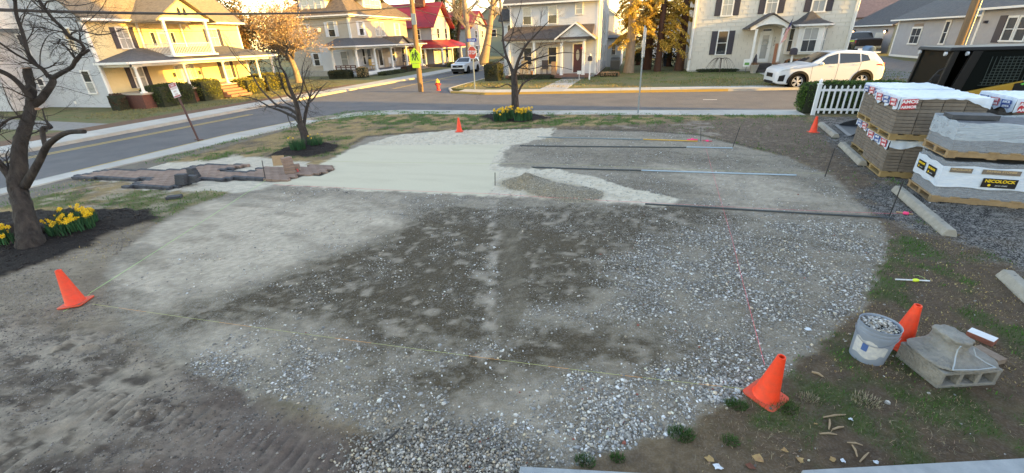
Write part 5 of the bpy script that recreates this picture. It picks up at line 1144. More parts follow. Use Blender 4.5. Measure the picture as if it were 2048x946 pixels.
# porch
mb = MB(); mb.box((-27.9, 36.75, .30), (-25.0, 50.4, .42)); mb.box((-27.95, 36.70, .10), (-24.95, 50.45, .30)); mb.build('porch_deck', m_trim, r)
mb = MB(); mb.box((-27.2, 36.9, .42), (-25.1, 50.3, .425)); mb.build('deck_floor', mat('grey_deck', (.16, .16, .19), .6), r)
mb = MB(); mb.box((-33.5, 39.0, 0), (-27.9, 39.6, .5)); mb.box((-27.8, 36.9, -.1), (-25.1, 50.3, .1)); mb.build('porch_base', m_walk, r)
for x, y in ((-25.2, 37.05), (-25.2, 40.1), (-25.2, 43.25), (-25.2, 46.5), (-25.2, 50.0), (-27.75, 37.0)): column(r, x, y, .42, 2.42, .12, m_trim)
plain(r, 'porch_beam', FX(-25.2), 36.9, 50.4, 2.42, 2.60, -.12, .12, m_trim); plain(r, 'porch_beam', FY(37.05), -28.0, -25.1, 2.42, 2.60, -.12, .12, m_trim)
roof(r, [(-24.75, 36.5, 2.72), (-24.75, 50.9, 2.72), (-27.2, 50.9, 3.42), (-27.2, 39.6, 3.42)], m_roofD, .12); roof(r, [(-28.4, 36.5, 2.715), (-24.75, 36.5, 2.715), (-27.2, 39.6, 3.415), (-28.9, 39.6, 3.415)], m_roofD, .12)
plain(r, 'porch_gutter', FX(-24.75), 36.5, 50.9, 2.60, 2.72, 0, .08, m_trim); plain(r, 'porch_gutter', FY(36.5), -28.4, -24.75, 2.60, 2.72, 0, .08, m_trim)
lap(r, 'porch_gable', FX(-25.0), 0, 0, 2.66, 3.4, .12, m_sidB, lim=lambda z: (43.9+(z-2.66)*2.1, 47.0-(z-2.66)*2.1)); roof(r, [(-24.7, 43.6, 2.62), (-24.7, 45.45, 3.52), (-27.2, 45.45, 3.52), (-27.2, 43.6, 2.62)], m_roofP, .09); roof(r, [(-24.7, 47.3, 2.62), (-27.2, 47.3, 2.62), (-27.2, 45.45, 3.515), (-24.7, 45.45, 3.515)], m_roofP, .09)
plain(r, 'white_infill', F, 39.7, 43.2, .45, 3.0, .02, .045, m_sidWh); window(r, Fa((-27.15, 0, 0), (0, 1, 0), (1, 0, 0)), 40.9, 41.3, .95, 2.35); window(r, Fa((-27.15, 0, 0), (0, 1, 0), (1, 0, 0)), 41.75, 42.35, .85, 2.35)
door(r, F, 43.9, 44.7, .45, 2.35, m_trim, m_glass); window(r, F, 46.7, 47.3, .95, 2.3, shut=m_shutW, sw=.3); window(r, F, 49.0, 49.6, .95, 2.3)
plain(r, 'side_infill', FY(39.55), -31.0, -27.3, .5, 2.9, .0, .03, m_sidWh); window(r, FY(39.5), -28.6, -27.9, .9, 2.2, mg=m_blind)
mb = MB(); fb = FY(36.95)
for z in (.62, .85, 1.0): fb.box(mb, -27.6, -25.4, z, z+.07, -.03, .03)
for k in range(5): fb.box(mb, -27.6+k*.53, -27.52+k*.53, .45, 1.07, -.035, .035)
mb.build('porch_railing', mat('brown_rail', (.12, .06, .045), .8), r)
for k in range(3): plain(r, 'step', FX(-25.0), 46.9, 49.6, .02+.10*k, .11+.10*k, -.1, 1.0-.3*k, m_deck)
m_wick = mat('white_wicker', (.62, .62, .64), .6)
def chair(x, y, z, m, lab, rz=0, s=1.0):
    q = thing('porch_chair', lab, 'chair', (x, y, z), rz, 'chairs on the front porches', abs_=False)
    mb = MB(); mb.box((-.25*s, -.25*s, .38*s), (.25*s, .25*s, .44*s)); mb.build('seat', m, q)
    mb = MB(); mb.box((-.29*s, -.25*s, .44*s), (-.25*s, .25*s, 1.0*s)); mb.build('backrest', m, q)
    for sx in (-1, 1):
        for sy in (-1, 1): mb = MB(); mb.box((sx*.22*s-.02, sy*.22*s-.02, 0), (sx*.22*s+.02, sy*.22*s+.02, .38*s)); mb.build('leg', m, q)
    for sy in (-1, 1): mb = MB(); mb.box((-.26*s, sy*.26*s-.02, .62*s), (.22*s, sy*.26*s+.02, .66*s)); mb.build('armrest', m, q)
chair(-26.3, 41.6, .43, m_wick, 'white wicker chair between the second and third porch columns'); chair(-26.2, 44.9, .43, m_wick, 'white chair behind the fourth porch column')
chair(-26.1, 40.9, .43, mat('mustard', (.5, .33, .08), .7), 'mustard coloured chair on the columned porch'); chair(-25.9, 47.4, .43, m_shut, 'dark chair at the right end of the columned porch'); chair(-25.9, 48.5, .43, m_shut, 'second dark chair at the right end of the columned porch')

# ---- red roofed house
r = thing('house', 'pale clapboard house with a red metal roof and red porch roof', 'house', (-25.0, 52.6, 0))
F, S = FX(-24.8), FY(52.6)
lap(r, 'front_wall', F, 52.6, 58.2, 0, 4.5, .15, m_sidC); lap(r, 'side_wall', S, -31.5, -24.8, 0, 4.5, .15, m_sidG)
lap(r, 'gable', F, 0, 0, 4.5, 7.0, .15, m_sidC, lim=lambda z: (52.6+(z-4.5)*1.12, 58.2-(z-4.5)*1.12))
roof(r, [(-24.2, 52.1, 4.45), (-24.2, 55.4, 7.3), (-32, 55.4, 7.3), (-32, 52.1, 4.45)], m_roofR); roof(r, [(-24.2, 58.7, 4.45), (-32, 58.7, 4.45), (-32, 55.4, 7.295), (-24.2, 55.4, 7.295)], m_roofR)
mb = MB(); mb.box((-27.6, 54.6, 6.8), (-26.4, 55.2, 8.0)); mb.build('chimney', m_brk, r)
window(r, S, -26.9, -26.3, 3.15, 4.2, fw=.08); window(r, F, 54.2, 54.8, 3.2, 4.3); window(r, F, 56.6, 57.2, 3.2, 4.3)
roof(r, [(-22.7, 50.8, 2.25), (-24.8, 52.6, 3.05), (-31.5, 52.6, 3.05), (-31.5, 50.8, 2.25)], m_roofR); roof(r, [(-22.7, 50.8, 2.245), (-22.7, 60.4, 2.245), (-24.8, 58.8, 3.045), (-24.8, 52.6, 3.045)], m_roofR)
plain(r, 'porch_beam', FY(50.9), -31.5, -22.8, 2.05, 2.2, -.05, .05, m_trim); plain(r, 'porch_beam', FX(-22.8), 50.9, 60.4, 2.05, 2.2, -.05, .05, m_trim)
for x, y in ((-22.85, 51), (-25.1, 51), (-22.85, 54), (-22.85, 57), (-22.85, 60)): column(r, x, y, .3, 2.05, .08, m_trim, True)
mb = MB(); mb.box((-31.5, 50.9, 0), (-22.8, 60.4, .32)); mb.build('porch_deck', m_roofD, r)
window(r, S, -28.8, -28.1, .9, 2.0); window(r, S, -26.6, -26.0, .9, 2.0); door(r, F, 54.6, 55.4, .3, 2.0, m_shut); window(r, F, 56.4, 57.0, .9, 1.9)
# further houses down the street
def simple_house(lab, x0, x1, y0, y1, zt, rh, mw, mr, axis='x', wins=(), grp='distant houses down the street'):
    r = thing('house', lab, 'house', (x0, y0, 0), 0, grp); e = .35
    lap(r, 'side_wall', FY(y0), x0, x1, 0, zt, .2, mw); lap(r, 'front_wall', FX(x1), y0, y1, 0, zt, .2, mw); mb = MB(); mb.box((x0, y0+.12, 0), (x1-.12, y1, zt)); mb.build('core', mw, r)
    if axis == 'x':
        ym = (y0+y1)/2; lap(r, 'gable', FX(x1), 0, 0, zt, zt+rh, .2, mw, lim=lambda z: (y0+(z-zt)/rh*(ym-y0), y1-(z-zt)/rh*(y1-ym)))
        roof(r, [(x1+e, y0-e, zt-.05), (x1+e, ym, zt+rh+.1), (x0-e, ym, zt+rh+.1), (x0-e, y0-e, zt-.05)], mr); roof(r, [(x1+e, y1+e, zt-.05), (x0-e, y1+e, zt-.05), (x0-e, ym, zt+rh+.095), (x1+e, ym, zt+rh+.095)], mr)
    else:
        xm = (x0+x1)/2; lap(r, 'gable', FY(y0), 0, 0, zt, zt+rh, .2, mw, lim=lambda z: (x0+(z-zt)/rh*(xm-x0), x1-(z-zt)/rh*(x1-xm)))
        roof(r, [(x0-e, y0-e, zt-.05), (xm, y0-e, zt+rh+.1), (xm, y1+e, zt+rh+.1), (x0-e, y1+e, zt-.05)], mr); roof(r, [(x1+e, y0-e, zt-.05), (x1+e, y1+e, zt-.05), (xm, y1+e, zt+rh+.095), (xm, y0-e, zt+rh+.095)], mr)
    for f, a0, a1, z0, z1 in wins: window(r, FY(y0) if f == 'S' else FX(x1), a0, a1, z0, z1, fw=.07)
    return r
simple_house('distant house with a small red porch gable behind the ivy covered trunk', -33, -25.5, 68, 76, 4.6, 2.4, m_sidG, m_roofR, 'x', (('X', 70, 70.8, 3.2, 4.2), ('X', 73, 73.8, 3.2, 4.2), ('X', 70, 70.8, .9, 2.0)))
r = simple_house('green grey distant house behind the big bare street trees', -32, -24, 86, 96, 5.5, 3.0, mat('green_siding', (.18, .21, .17), .7), m_roofG, 'y', (('S', -28, -27, 3.4, 4.6), ('S', -31, -30, 3.4, 4.6)))
r = simple_house('pale distant house with a white porch at the end of the street', -11.5, -3.5, 60, 70, 5.2, 2.8, m_sidC, m_roofT, 'y', (('S', -10.5, -9.6, 3.2, 4.4), ('S', -8, -7, 3.2, 4.4), ('S', -10.5, -9.6, .8, 2.0)))
plain(r, 'porch_roof', FY(58.2), -12, -6, 2.4, 2.55, -1.8, 0, m_roofG); bars(r, 'porch_railing', FY(58.3), -12, -6, .3, 1.1, 0, m_trim, .2, .05)
for x in (-12, -10, -8, -6): column(r, x, 58.3, .2, 2.4, .1, m_trim, True)
simple_house('distant tan gabled house beyond the end of the street', -20, -12, 120, 132, 6, 3.5, m_sidB, m_roofP, 'y', (('S', -18, -17, 3.6, 5),))
simple_house('low white outbuilding seen between the tree trunks', .0, 6.5, 62, 68, 3.0, 1.6, m_sidWh, m_roofD, 'y', (), 'buildings glimpsed between the pale houses')
simple_house('grey gabled house glimpsed behind the yard trees', 4, 14, 80, 90, 5.0, 3.2, m_sidG, m_roofG, 'y', (('S', 7, 8, 3, 4.2),), 'buildings glimpsed between the pale houses')
simple_house('dark roofed house behind the driveway at right', 22.5, 34, 74, 84, 4.0, 4.0, m_sidG, mat('purple_shingles', (.08, .07, .095), .95, (.12, .10, .13), 3), 'x', (), 'buildings glimpsed between the pale houses')

# ---- white house with the maroon door
r = thing('house', 'white clapboard house with a maroon door under a small porch gable', 'house', (-9.75, 34.8, 0))
F, S = FY(34.8), FX(-3.15)
lap(r, 'front_wall', F, -9.75, -3.15, .25, 5.15, .13, m_sidWh); lap(r, 'side_wall', S, 34.8, 44.5, .1, 6.2, .13, m_sidWh)
plain(r, 'foundation', S, 34.82, 44.5, -.05, .25, -.1, .01, m_brk); plain(r, 'corner_board', F, -3.27, -3.12, .2, 5.15, 0, .03, m_trim); plain(r, 'corner_board', F, -9.78, -9.64, .2, 5.15, 0, .03, m_trim); plain(r, 'corner_board', S, 34.77, 34.9, .2, 5.15, 0, .03, m_trim)
roof(r, [(-10.2, 34.3, 5.15), (-2.7, 34.3, 5.15), (-2.7, 40, 8.6), (-10.2, 40, 8.6)], m_roofD); roof(r, [(-10.2, 45, 5.9), (-10.2, 40, 8.59), (-2.7, 40, 8.59), (-2.7, 45, 5.9)], m_roofD); plain(r, 'gutter', FY(34.3), -10.2, -2.7, 5.04, 5.15, 0, .08, m_trim)
mb = MB(); mb.tube([(-9.9, 34.3, 5.05), (-9.7, 34.65, 4.75), (-9.7, 34.68, 2.8)], .05, 6); mb.build('downspout', m_trim, r); mb = MB(); mb.tube([(-3.05, 36.4, 5.0), (-3.05, 36.4, .2)], .045, 6); mb.build('downspout', m_trim, r); mb = MB(); mb.tube([(-3.05, 43.6, 5.0), (-3.05, 43.6, .2)], .045, 6); mb.build('downspout', m_trim, r)
for a0, a1 in ((-8.72, -8.14), (-6.8, -6.2)): window(r, F, a0, a1, 3.75, 4.85, mg=m_glass, mg2=m_blind)
window(r, F, -4.80, -4.34, 4.28, 4.95, mg=m_blind)
for a0, a1 in ((-8.72, -8.14), (-6.8, -6.2)): window(r, F, a0, a1, .95, 2.1)
door(r, F, -4.88, -4.24, .32, 2.28, m_maroon, m_blind, True)
for a0, z0, z1 in ((38.9, 3.2, 4.6), (40.8, 3.0, 4.4), (38.9, .9, 2.1), (42.1, .8, 2.0)): window(r, S, a0, a0+.5, z0, z1)
mb = MB(); mb.box((-9.8, 33.1, .06), (-3.5, 34.8, .24)); mb.build('porch_deck', mat('brown_deck', (.16, .085, .06), .8, (.22, .12, .09), 5), r); plain(r, 'step', FY(33.1), -5.4, -3.8, -.02, .13, -.1, .35, m_roofD)
for x in (-9.5, -7.6, -5.55, -3.95): column(r, x, 33.35, .24, 2.62, .085, m_trim, True)
plain(r, 'porch_beam', FY(33.35), -9.7, -3.8, 2.5, 2.66, -.08, .08, m_trim); mb = MB(); mb.box((-9.7, 33.2, 2.64), (-3.6, 34.8, 2.66)); mb.build('porch_ceiling', m_trim, r)
m_roofB = mat('brown_shingles', (.065, .05, .045), .95, (.115, .09, .075), 4, bump=.8, bs=22)
roof(r, [(-10.0, 33.0, 2.74), (-3.4, 33.0, 2.74), (-3.4, 34.8, 3.6), (-9.7, 34.8, 3.6)], m_roofB)
lap(r, 'porch_gable', FY(33.1), 0, 0, 2.70, 3.55, .1, m_sidWh, lim=lambda z: (-5.8+(z-2.70)*1.45, -3.3-(z-2.70)*1.45))
roof(r, [(-6.0, 32.9, 2.68), (-4.55, 32.9, 3.72), (-4.55, 34.8, 3.72), (-6.0, 34.8, 2.68)], m_roofB, .09); roof(r, [(-3.1, 32.9, 2.68), (-3.1, 34.8, 2.68), (-4.55, 34.8, 3.715), (-4.55, 32.9, 3.715)], mat('sunlit_shingles', (.26, .17, .09), .95, (.33, .22, .12), 5), .09)  # slope facing the sun coloured lighter, sunlight painted into its shingles
for s in (-1, 1):
    mb = MB(); mb.prism([(-4.55, 3.60), (-4.55+s*1.45, 2.58), (-4.55+s*1.45, 2.70), (-4.55, 3.73)], 0, .04, lambda a, b, d: (a, 32.88-d, b)); mb.build('rake_board', m_trim, r)
mb = MB(); mb.box((-9.75, 34.9, 0), (-3.3, 44.5, 5.1)); mb.build('core', m_sidWh, r)
mb = MB(); mb.box((-11.0, 37, 0), (-9.7, 42, 4.2)); mb.build('bay', m_sidWh, r); roof(r, [(-11.3, 36.7, 4.2), (-9.7, 36.7, 4.2), (-9.7, 38.5, 7), (-10.6, 38.5, 7)], m_roofD); roof(r, [(-11.3, 42.4, 4.195), (-11.3, 36.7, 4.195), (-10.6, 38.5, 6.99), (-10.6, 41, 6.99)], m_roofD)
window(r, FY(37), -10.6, -10.1, 2.6, 3.8, fw=.04); window(r, FY(37), -10.6, -10.1, .7, 1.9, fw=.04)
lap(r, 'rear_extension', FX(-1.9), 46.0, 52, 0, 2.6, .13, m_sidWh); lap(r, 'rear_extension', FY(46.0), -3.6, -1.9, 0, 2.6, .13, m_sidWh); window(r, FY(46.0), -2.75, -2.4, 1.1, 2.0, fw=.05); roof(r, [(-3.8, 45.7, 2.6), (-1.6, 45.7, 2.6), (-1.6, 52, 2.6), (-3.8, 52, 3.4)], m_roofD)
mb = MB(); mb.box((-4.12, 33.2, 1.98), (-4.08, 33.28, 2.1)); mb.box((-4.16, 33.2, 2.02), (-4.04, 33.28, 2.06)); mb.build('bow', mat('red_bow', (.6, .03, .03), .6), r)
# ac units, porch clutter
def acunit(x, y, s, h, lab):
    q = thing('air_conditioner', lab, 'air conditioner', (x, y, 0), 0, 'outdoor cooling units'); mb = MB(); mb.box((x-s/2, y-s/2, .05), (x+s/2, y+s/2, h)); mb.build('cabinet', mat('unit_grey', (.22, .22, .21), .6), q, bevel=.02)
    mb = MB(); 
    for k in range(9): mb.box((x-s/2-.006+.0, y-s/2-.008, .10+(h-.2)*k/9), (x+s/2, y-s/2, .10+(h-.2)*(k+.4)/9))
    mb.build('louvres', m_shut, q)
    mb = MB(); mb.lathe([(s*.36, h), (s*.36, h+.02), (.02, h+.03), (.001, h+.03)], 14, c=(x, y, 0)); mb.build('fan_guard', m_shut, q)
acunit(-2.1, 41.5, .8, .85, 'grey cooling unit beside the white clapboard house, nearer one'); acunit(-2.2, 43.5, .8, .95, 'cooling unit further back beside the white clapboard house')
chair(-8.6, 34.1, .24, mat('beige_cushion', (.5, .38, .22), .8), 'beige cushioned chair on the porch of the white house', R_(-90)); chair(-7.0, 34.2, .24, m_shut, 'dark metal chair on the porch of the white house', R_(-90))
small = [(-6.2, 33.9, .24, .36, .9, (.35, .22, .13), 'tan cabinet on the porch of the white house', 'cabinet'), (-7.9, 33.9, .24, .14, .28, (.5, .25, .1), 'orange pot on the porch of the white house', 'pot')]
for x, y, z, s, h, c, lab, cat in small:
    mb = MB(); mb.box((x-s/2, y-s/2, z), (x+s/2, y+s/2, z+h)) if cat == 'cabinet' else mb.lathe([(s*.6, z), (s, z+h*.5), (s*.7, z+h)], 12, c=(x, y, 0)); tag(mb.build(cat, mat('m_'+cat, c, .8), None, smooth=cat != 'cabinet'), lab, cat)
def mailbox(x, y, lab, h=1.35, sc=1.0, mp=None):
    q = thing('mailbox', lab, 'mailbox', (x, y, 0)); mb = MB(); mb.box((x-.05, y-.05, 0), (x+.05, y+.05, h+.12)); mb.lathe([(.07, h+.12), (.05, h+.2), (.001, h+.24)], 8, c=(x, y, 0)); mb.build('post', mp or m_trim, q)
    mb = MB(); w_ = .12*sc; pr = [(-w_, 0), (w_, 0), (w_, .16*sc)]+[(w_*cos(t), .16*sc+w_*sin(t)) for t in np.linspace(0, pi, 8)[1:-1]]+[(-w_, .16*sc)]; mb.prism(pr, -.28, .12, lambda a, b, d: (x+a, y+d, h-.22+b)); mb.build('box', m_shut, q)
# small sign and mailbox in front of the white house
mailbox(-3.35, 32.2, 'black mailbox on a white post beside the maroon door', 1.45, 1.2)
q = thing('yard_sign', 'tiny white yard sign by the path of the white house', 'sign', (-4.1, 32.4, 0)); mb = MB(); mb.box((-4.12, 32.4, 0), (-4.09, 32.43, .5)); mb.build('stake', m_trim, q); mb = MB(); mb.box((-4.25, 32.385, .35), (-3.97, 32.40, .58)); mb.build('panel', m_trim, q)

# ---- cream shingled house
r = thing('house', 'cream shingle house with dark shutters, an arched entry portico and bay window', 'house', (3.6, 38, 0))
F = FY(38.0)
lap(r, 'front_wall', F, 3.6, 14.0, .12, 6.4, .27, m_sidC, lip=.02); plain(r, 'foundation', F, 3.65, 13.95, -.05, .14, -.1, .0, m_walk)
mb = MB(); rr = random.Random(5)
for k in range(23):
    z = .12+.27*k
    for j in range(16):
        a = 3.6+(j+.5*(k % 2))*.66+rr.uniform(-.05, .05)
        if a < 13.9: F.box(mb, a, a+.012, z+.01, z+.25, .0155-.012, .0175)
mb.build('shingle_joints', mat('shingle_gap', (.30, .27, .23), .9), r)['kind'] = 'stuff'
mb = MB(); mb.box((3.72, 38.12, 0), (13.88, 47, 6.3)); mb.build('side_wall', m_sidC, r); roof(r, [(3.0, 37.5, 6.4), (14.6, 37.5, 6.4), (14.6, 42.5, 9.5), (3.0, 42.5, 9.5)], m_roofG); roof(r, [(3.0, 47.5, 6.4), (3, 42.5, 9.49), (14.6, 42.5, 9.49), (14.6, 47.5, 6.4)], m_roofG)
plain(r, 'corner_board', F, 3.55, 3.75, .1, 6.4, .0, .045, m_trim); plain(r, 'corner_board', F, 13.85, 14.05, .1, 6.4, .0, .045, m_trim)
mb = MB(); mb.tube([(3.66, 37.85, 6.2), (3.66, 37.85, .3), (3.6, 37.7, .1)], .06, 8); mb.build('downspout', m_trim, r, smooth=True); mb = MB(); mb.tube([(13.97, 37.85, 6.2), (13.97, 37.85, .1)], .06, 8); mb.build('downspout', m_trim, r, smooth=True)
window(r, F, 5.50, 6.12, 1.22, 2.78, shut=m_shut, sw=.40, fw=.075)
for a0, a1 in ((5.48, 6.12), (8.36, 9.0), (11.25, 11.98)): window(r, F, a0, a1, 3.85, 5.2, mg=m_blind, mg2=m_blind, cols=2, shut=m_shut, sw=.40, fw=.09)
d = door(r, F, 8.42, 9.02, .62, 2.55, m_trim, m_blind, fw=.12)
window(r, F, 8.45, 8.99, 2.70, 2.84, sashes=1, fw=.04)
mb = MB(); W0 = F.p(8.72, 1.95, .07)
for k in range(22):
    t = 2*pi*k/22; c_ = W0+Vector((.20*cos(t), 0, .20*sin(t))); mb.lathe([(.001, -.045), (.045, 0), (.001, .045)], 5, c=c_)
mb.build('wreath', mat('pale_wreath', (.35, .37, .34), .9, (.55, .55, .55), 12), d)
text('1', 'house_number', m_shut, .22, frame_M(F.p(9.33, 2.22, .03), (1, 0, 0), (0, 0, 1)), r, .01); text('3', 'house_number', m_shut, .22, frame_M(F.p(9.33, 2.0, .03), (1, 0, 0), (0, 0, 1)), r, .01); text('3', 'house_number', m_shut, .22, frame_M(F.p(9.33, 1.78, .03), (1, 0, 0), (0, 0, 1)), r, .01)
for x in (7.68, 9.38): column(r, x, 36.45, .35, 2.85, .075, m_trim, True)
arch = [(7.55, 2.80), (7.25, 2.80), (7.25, 2.98), (8.5, 3.72), (9.80, 2.98), (9.80, 2.80), (9.50, 2.80)]+[(8.53+.97*cos(t), 2.80+.34*sin(t)) for t in np.linspace(0, pi, 12)[1:-1]]
mb = MB(); P = arch
for i in range(7): pass
top = [(7.25, 2.98), (8.5, 3.72), (9.8, 2.98)]; N = 16; xs_ = np.linspace(7.25, 9.8, N+1)
tp = lambda x: 2.98+.74*(1-abs(x-8.5)/1.28); bt = lambda x: 2.80+(.34*math.sqrt(max(0, 1-((x-8.53)/.97)**2)) if abs(x-8.53) < .97 else 0)
for a, b in zip(xs_, xs_[1:]): mb.hexa([(a, 36.28, bt(a)), (b, 36.28, bt(b)), (b, 36.40, bt(b)), (a, 36.40, bt(a)), (a, 36.28, tp(a)), (b, 36.28, tp(b)), (b, 36.40, tp(b)), (a, 36.40, tp(a))])
mb.build('portico_gable', m_trim, r)
mb = MB()
for a, b in zip(xs_, xs_[1:]): mb.hexa([(a, 36.41, bt(a)-.0), (b, 36.41, bt(b)), (b, 38, bt(b)), (a, 38, bt(a)), (a, 36.41, bt(a)+.06), (b, 36.41, bt(b)+.06), (b, 38, bt(b)+.06), (a, 38, bt(a)+.06)])
mb.build('portico_vault', m_trim, r)
roof(r, [(7.05, 36.15, 2.92), (8.5, 36.15, 3.84), (8.5, 38, 3.84), (7.05, 38, 2.92)], m_roofD, .07); roof(r, [(9.98, 36.15, 2.92), (9.98, 38, 2.92), (8.5, 38, 3.835), (8.5, 36.15, 3.835)], m_roofD, .07)
for k in range(3): plain(r, 'step', FY(37.0), 8.15, 9.3, .02+.18*k, .19+.18*k, -1.0, 1.0-.32*k, mat('dark_step', (.055, .05, .048), .9))
# bay window
bay = [(10.05, 38.0), (10.55, 37.15), (12.05, 37.15), (12.55, 38.0)]
mb = MB(); mb.prism(bay, 1.12, 2.98, lambda a, b, d: (a, b, d)); mb.build('bay_wall', m_trim, r)
fb = FY(37.15); window(r, fb, 10.88, 11.72, 1.32, 2.78, mg=m_glass, mg2=m_blind, cols=2, fw=.07)
for (x0, y0), (x1, y1) in ((bay[0], bay[1]), (bay[2], bay[3])):
    dd = Vector((x1-x0, y1-y0, 0)); ln = dd.length; dd.normalize(); nn = Vector((dd.y, -dd.x, 0)); ff = Fa((x0, y0, 0), dd, nn); window(r, ff, ln*.32, ln*.68, 1.32, 2.78, fw=.05)
ap = (11.25, 38.0, 3.95); mb = MB(); e = [(9.75, 38.0, 3.05), (10.35, 36.85, 3.05), (12.25, 36.85, 3.05), (12.9, 38.0, 3.05)]; md = [(10.5, 38.0, 3.33), (10.85, 37.35, 3.33), (11.75, 37.35, 3.33), (12.1, 38.0, 3.33)]
for i in range(3): mb.quad(e[i], e[i+1], md[i+1], md[i]); mb.poly([md[i], md[i+1], ap])
mb.build('bay_roof', m_roofD, r); mb = MB(); mb.prism([(p[0], p[1]) for p in e], 2.93, 3.05, lambda a, b, d: (a, b, d)); mb.build('bay_cornice', m_trim, r)
# flag on the right portico post
q = thing('flag', 'striped flag with a blue canton hanging on a short pole from the portico post', 'flag', (9.42, 36.35, 2.5))
mb = MB(); mb.tube([(9.40, 36.38, 2.45), (9.62, 35.75, 3.42)], .015, 6); mb.build('pole', m_shut, q)
m_fr = mat('flag_red', (.55, .03, .04), .7); m_fw = mat('flag_white', (.75, .72, .68), .7); m_fb = mat('flag_blue', (.02, .03, .12), .7)
A0, A1 = Vector((9.615, 35.77, 3.38)), Vector((9.47, 36.2, 2.70)); mb = MB(); 
for k in range(13):
    for j in range(8):
        def fp(u, v):
            p = A0.lerp(A1, u); return p+Vector((-.16*v+.05*sin(v*7+u*5)*v*.6, .03*sin(v*9+u*3), -1.15*v*(1-.25*u)+.0))
        u0, u1, v0, v1 = k/13, (k+1)/13, j/8, (j+1)/8
        mb.mi = 2 if (k < 7 and j < 3) else (k % 2); mb.quad(fp(u0, v0), fp(u1, v0), fp(u1, v1), fp(u0, v1))
o = mb.build('cloth', [m_fr, m_fw, m_fb], q, fix=False); sd = o.modifiers.new('s', 'SOLIDIFY'); sd.thickness = .01
mailbox(9.75, 34.6, 'black mailbox on a white finial post in front of the cream house', 1.45, 1.5)
m_pot = mat('pale_planter', (.36, .34, .30), .8)
for px_, py_, lab in ((1511, 138, 'pale planter left of the cream house steps'), (1547, 140, 'pale planter right of the cream house steps')):
    x, y = G(px_, py_); y = min(y, 36.1); x = {1511: 7.85, 1547: 9.25}[px_]; y = 35.9
    q = thing('planter', lab, 'planter', (x, y, 0), 0, 'planters flanking the steps'); mb = MB(); mb.lathe([(.18, 0), (.28, .5), (.30, .52), (.30, .56), (.26, .56), (.24, .48), (.001, .48)], 16, c=(x, y, 0)); mb.build('pot', m_pot, q, smooth=True)
    o = blades('dry_plant', x+rng.normal(0, .12, 160), y+rng.normal(0, .12, 160), np.full(160, .5), rng.uniform(.1, .3, 160), np.full(160, .015), gcol(160, [.22, .12, .06]), kind=None, parent=q, lean=.8)
q = thing('yard_sign', 'small white and green yard sign left of the cream house steps', 'sign', (7.35, 35.9, 0)); mb = MB(); mb.box((7.34, 35.9, 0), (7.37, 35.93, .6)); mb.build('stake', m_grey, q); mb = MB(); mb.box((7.12, 35.88, .45), (7.58, 35.90, .95)); mb.build('panel', m_trim, q); mb = MB(); mb.box((7.2, 35.872, .55), (7.5, 35.88, .72)); mb.build('print', mat('sign_green', (.10, .28, .06), .6), q)
mb = MB(); mb.box((-.10, -.02, 0), (.10, .02, 1.35)); o = mb.build('decorative_board', mat('rusty_board', (.30, .13, .07), .85), None, bevel=.01); o.location = (9.18, 36.45, .55); o.rotation_euler = (R_(-6), 0, 0); tag(o, 'reddish upright board leaning beside the cream house door', 'board')
mb = MB(); mb.lathe([(.16, 0), (.12, .25), (.13, .3), (.07, .5), (.08, .54), (.001, .72)], 9); o = mb.build('figurine', m_shut, None, smooth=True); o.location = (8.0, 36.6, .55); tag(o, 'small dark figurine left of the cream house door', 'figurine')

# ---- grey house at right, two wings
r = thing('house', 'long grey clapboard house at right with white windows and a low dark roof', 'house', (24, 38, 0))
F = FXn(24.0); lap(r, 'front_wall', F, 37.8, 54.6, .15, 3.3, .17, m_sidG, lip=.02); plain(r, 'corner_board', F, 54.45, 54.65, .1, 3.3, .0, .05, m_trim); plain(r, 'skirt_board', F, 37.8, 54.6, .02, .2, .0, .04, m_trim); lap(r, 'end_wall', Fa((0, 54.6, 0), (1, 0, 0), (0, 1, 0)), 24, 32, .1, 3.3, .17, m_sidG)
roof(r, [(23.5, 37.0, 3.28), (23.5, 55.1, 3.28), (29, 55.1, 6.0), (29, 37.0, 6.0)], m_roofG); roof(r, [(34.5, 37.0, 3.28), (29, 37.0, 5.99), (29, 55.1, 5.99), (34.5, 55.1, 3.28)], m_roofG); plain(r, 'gutter', F, 37, 55.1, 3.16, 3.28, .5, .58, m_trim)
window(r, F, 50.35, 51.75, 1.25, 2.45, cols=2, fw=.12); window(r, F, 46.55, 47.05, 1.3, 2.9, fw=.12); plain(r, 'window_head', F, 50.3, 51.8, 2.62, 2.85, .0, .03, m_deck)
F2 = FXn(21.0); lap(r, 'wing_wall', F2, 28.5, 37.8, .15, 3.6, .17, m_sidG, lip=.02); plain(r, 'corner_board', F2, 37.64, 37.82, .1, 3.6, .0, .05, m_trim); lap(r, 'wing_end_wall', FY(28.5), 21, 30, .1, 3.6, .17, m_sidG); lap(r, 'wing_end_wall', Fa((0, 37.8, 0), (1, 0, 0), (0, 1, 0)), 21, 24, .1, 3.6, .17, m_sidG)
roof(r, [(20.5, 28, 3.58), (20.5, 38.3, 3.58), (25.5, 38.3, 5.6), (25.5, 28, 5.6)], m_roofG); roof(r, [(30.5, 28, 3.58), (25.5, 28, 5.59), (25.5, 38.3, 5.59), (30.5, 38.3, 3.58)], m_roofG); plain(r, 'gutter', F2, 28, 38.3, 3.46, 3.58, .5, .58, m_trim)
window(r, F2, 34.55, 35.25, 1.75, 2.95, cols=1, fw=.09); window(r, F2, 33.55, 34.3, 1.75, 2.95, cols=1, fw=.09); plain(r, 'shutter', F2, 35.45, 36.05, 1.6, 3.1, .0, .05, m_shut); plain(r, 'eave_lamp', F2, 37.0, 37.15, 2.7, 2.85, .0, .2, m_shut)
mb = MB(); mb.box((22.4, 33.4, 4.3), (23.4, 34.8, 5.2)); mb.build('roof_unit', mat('unit_pale', (.4, .4, .4), .6), r)
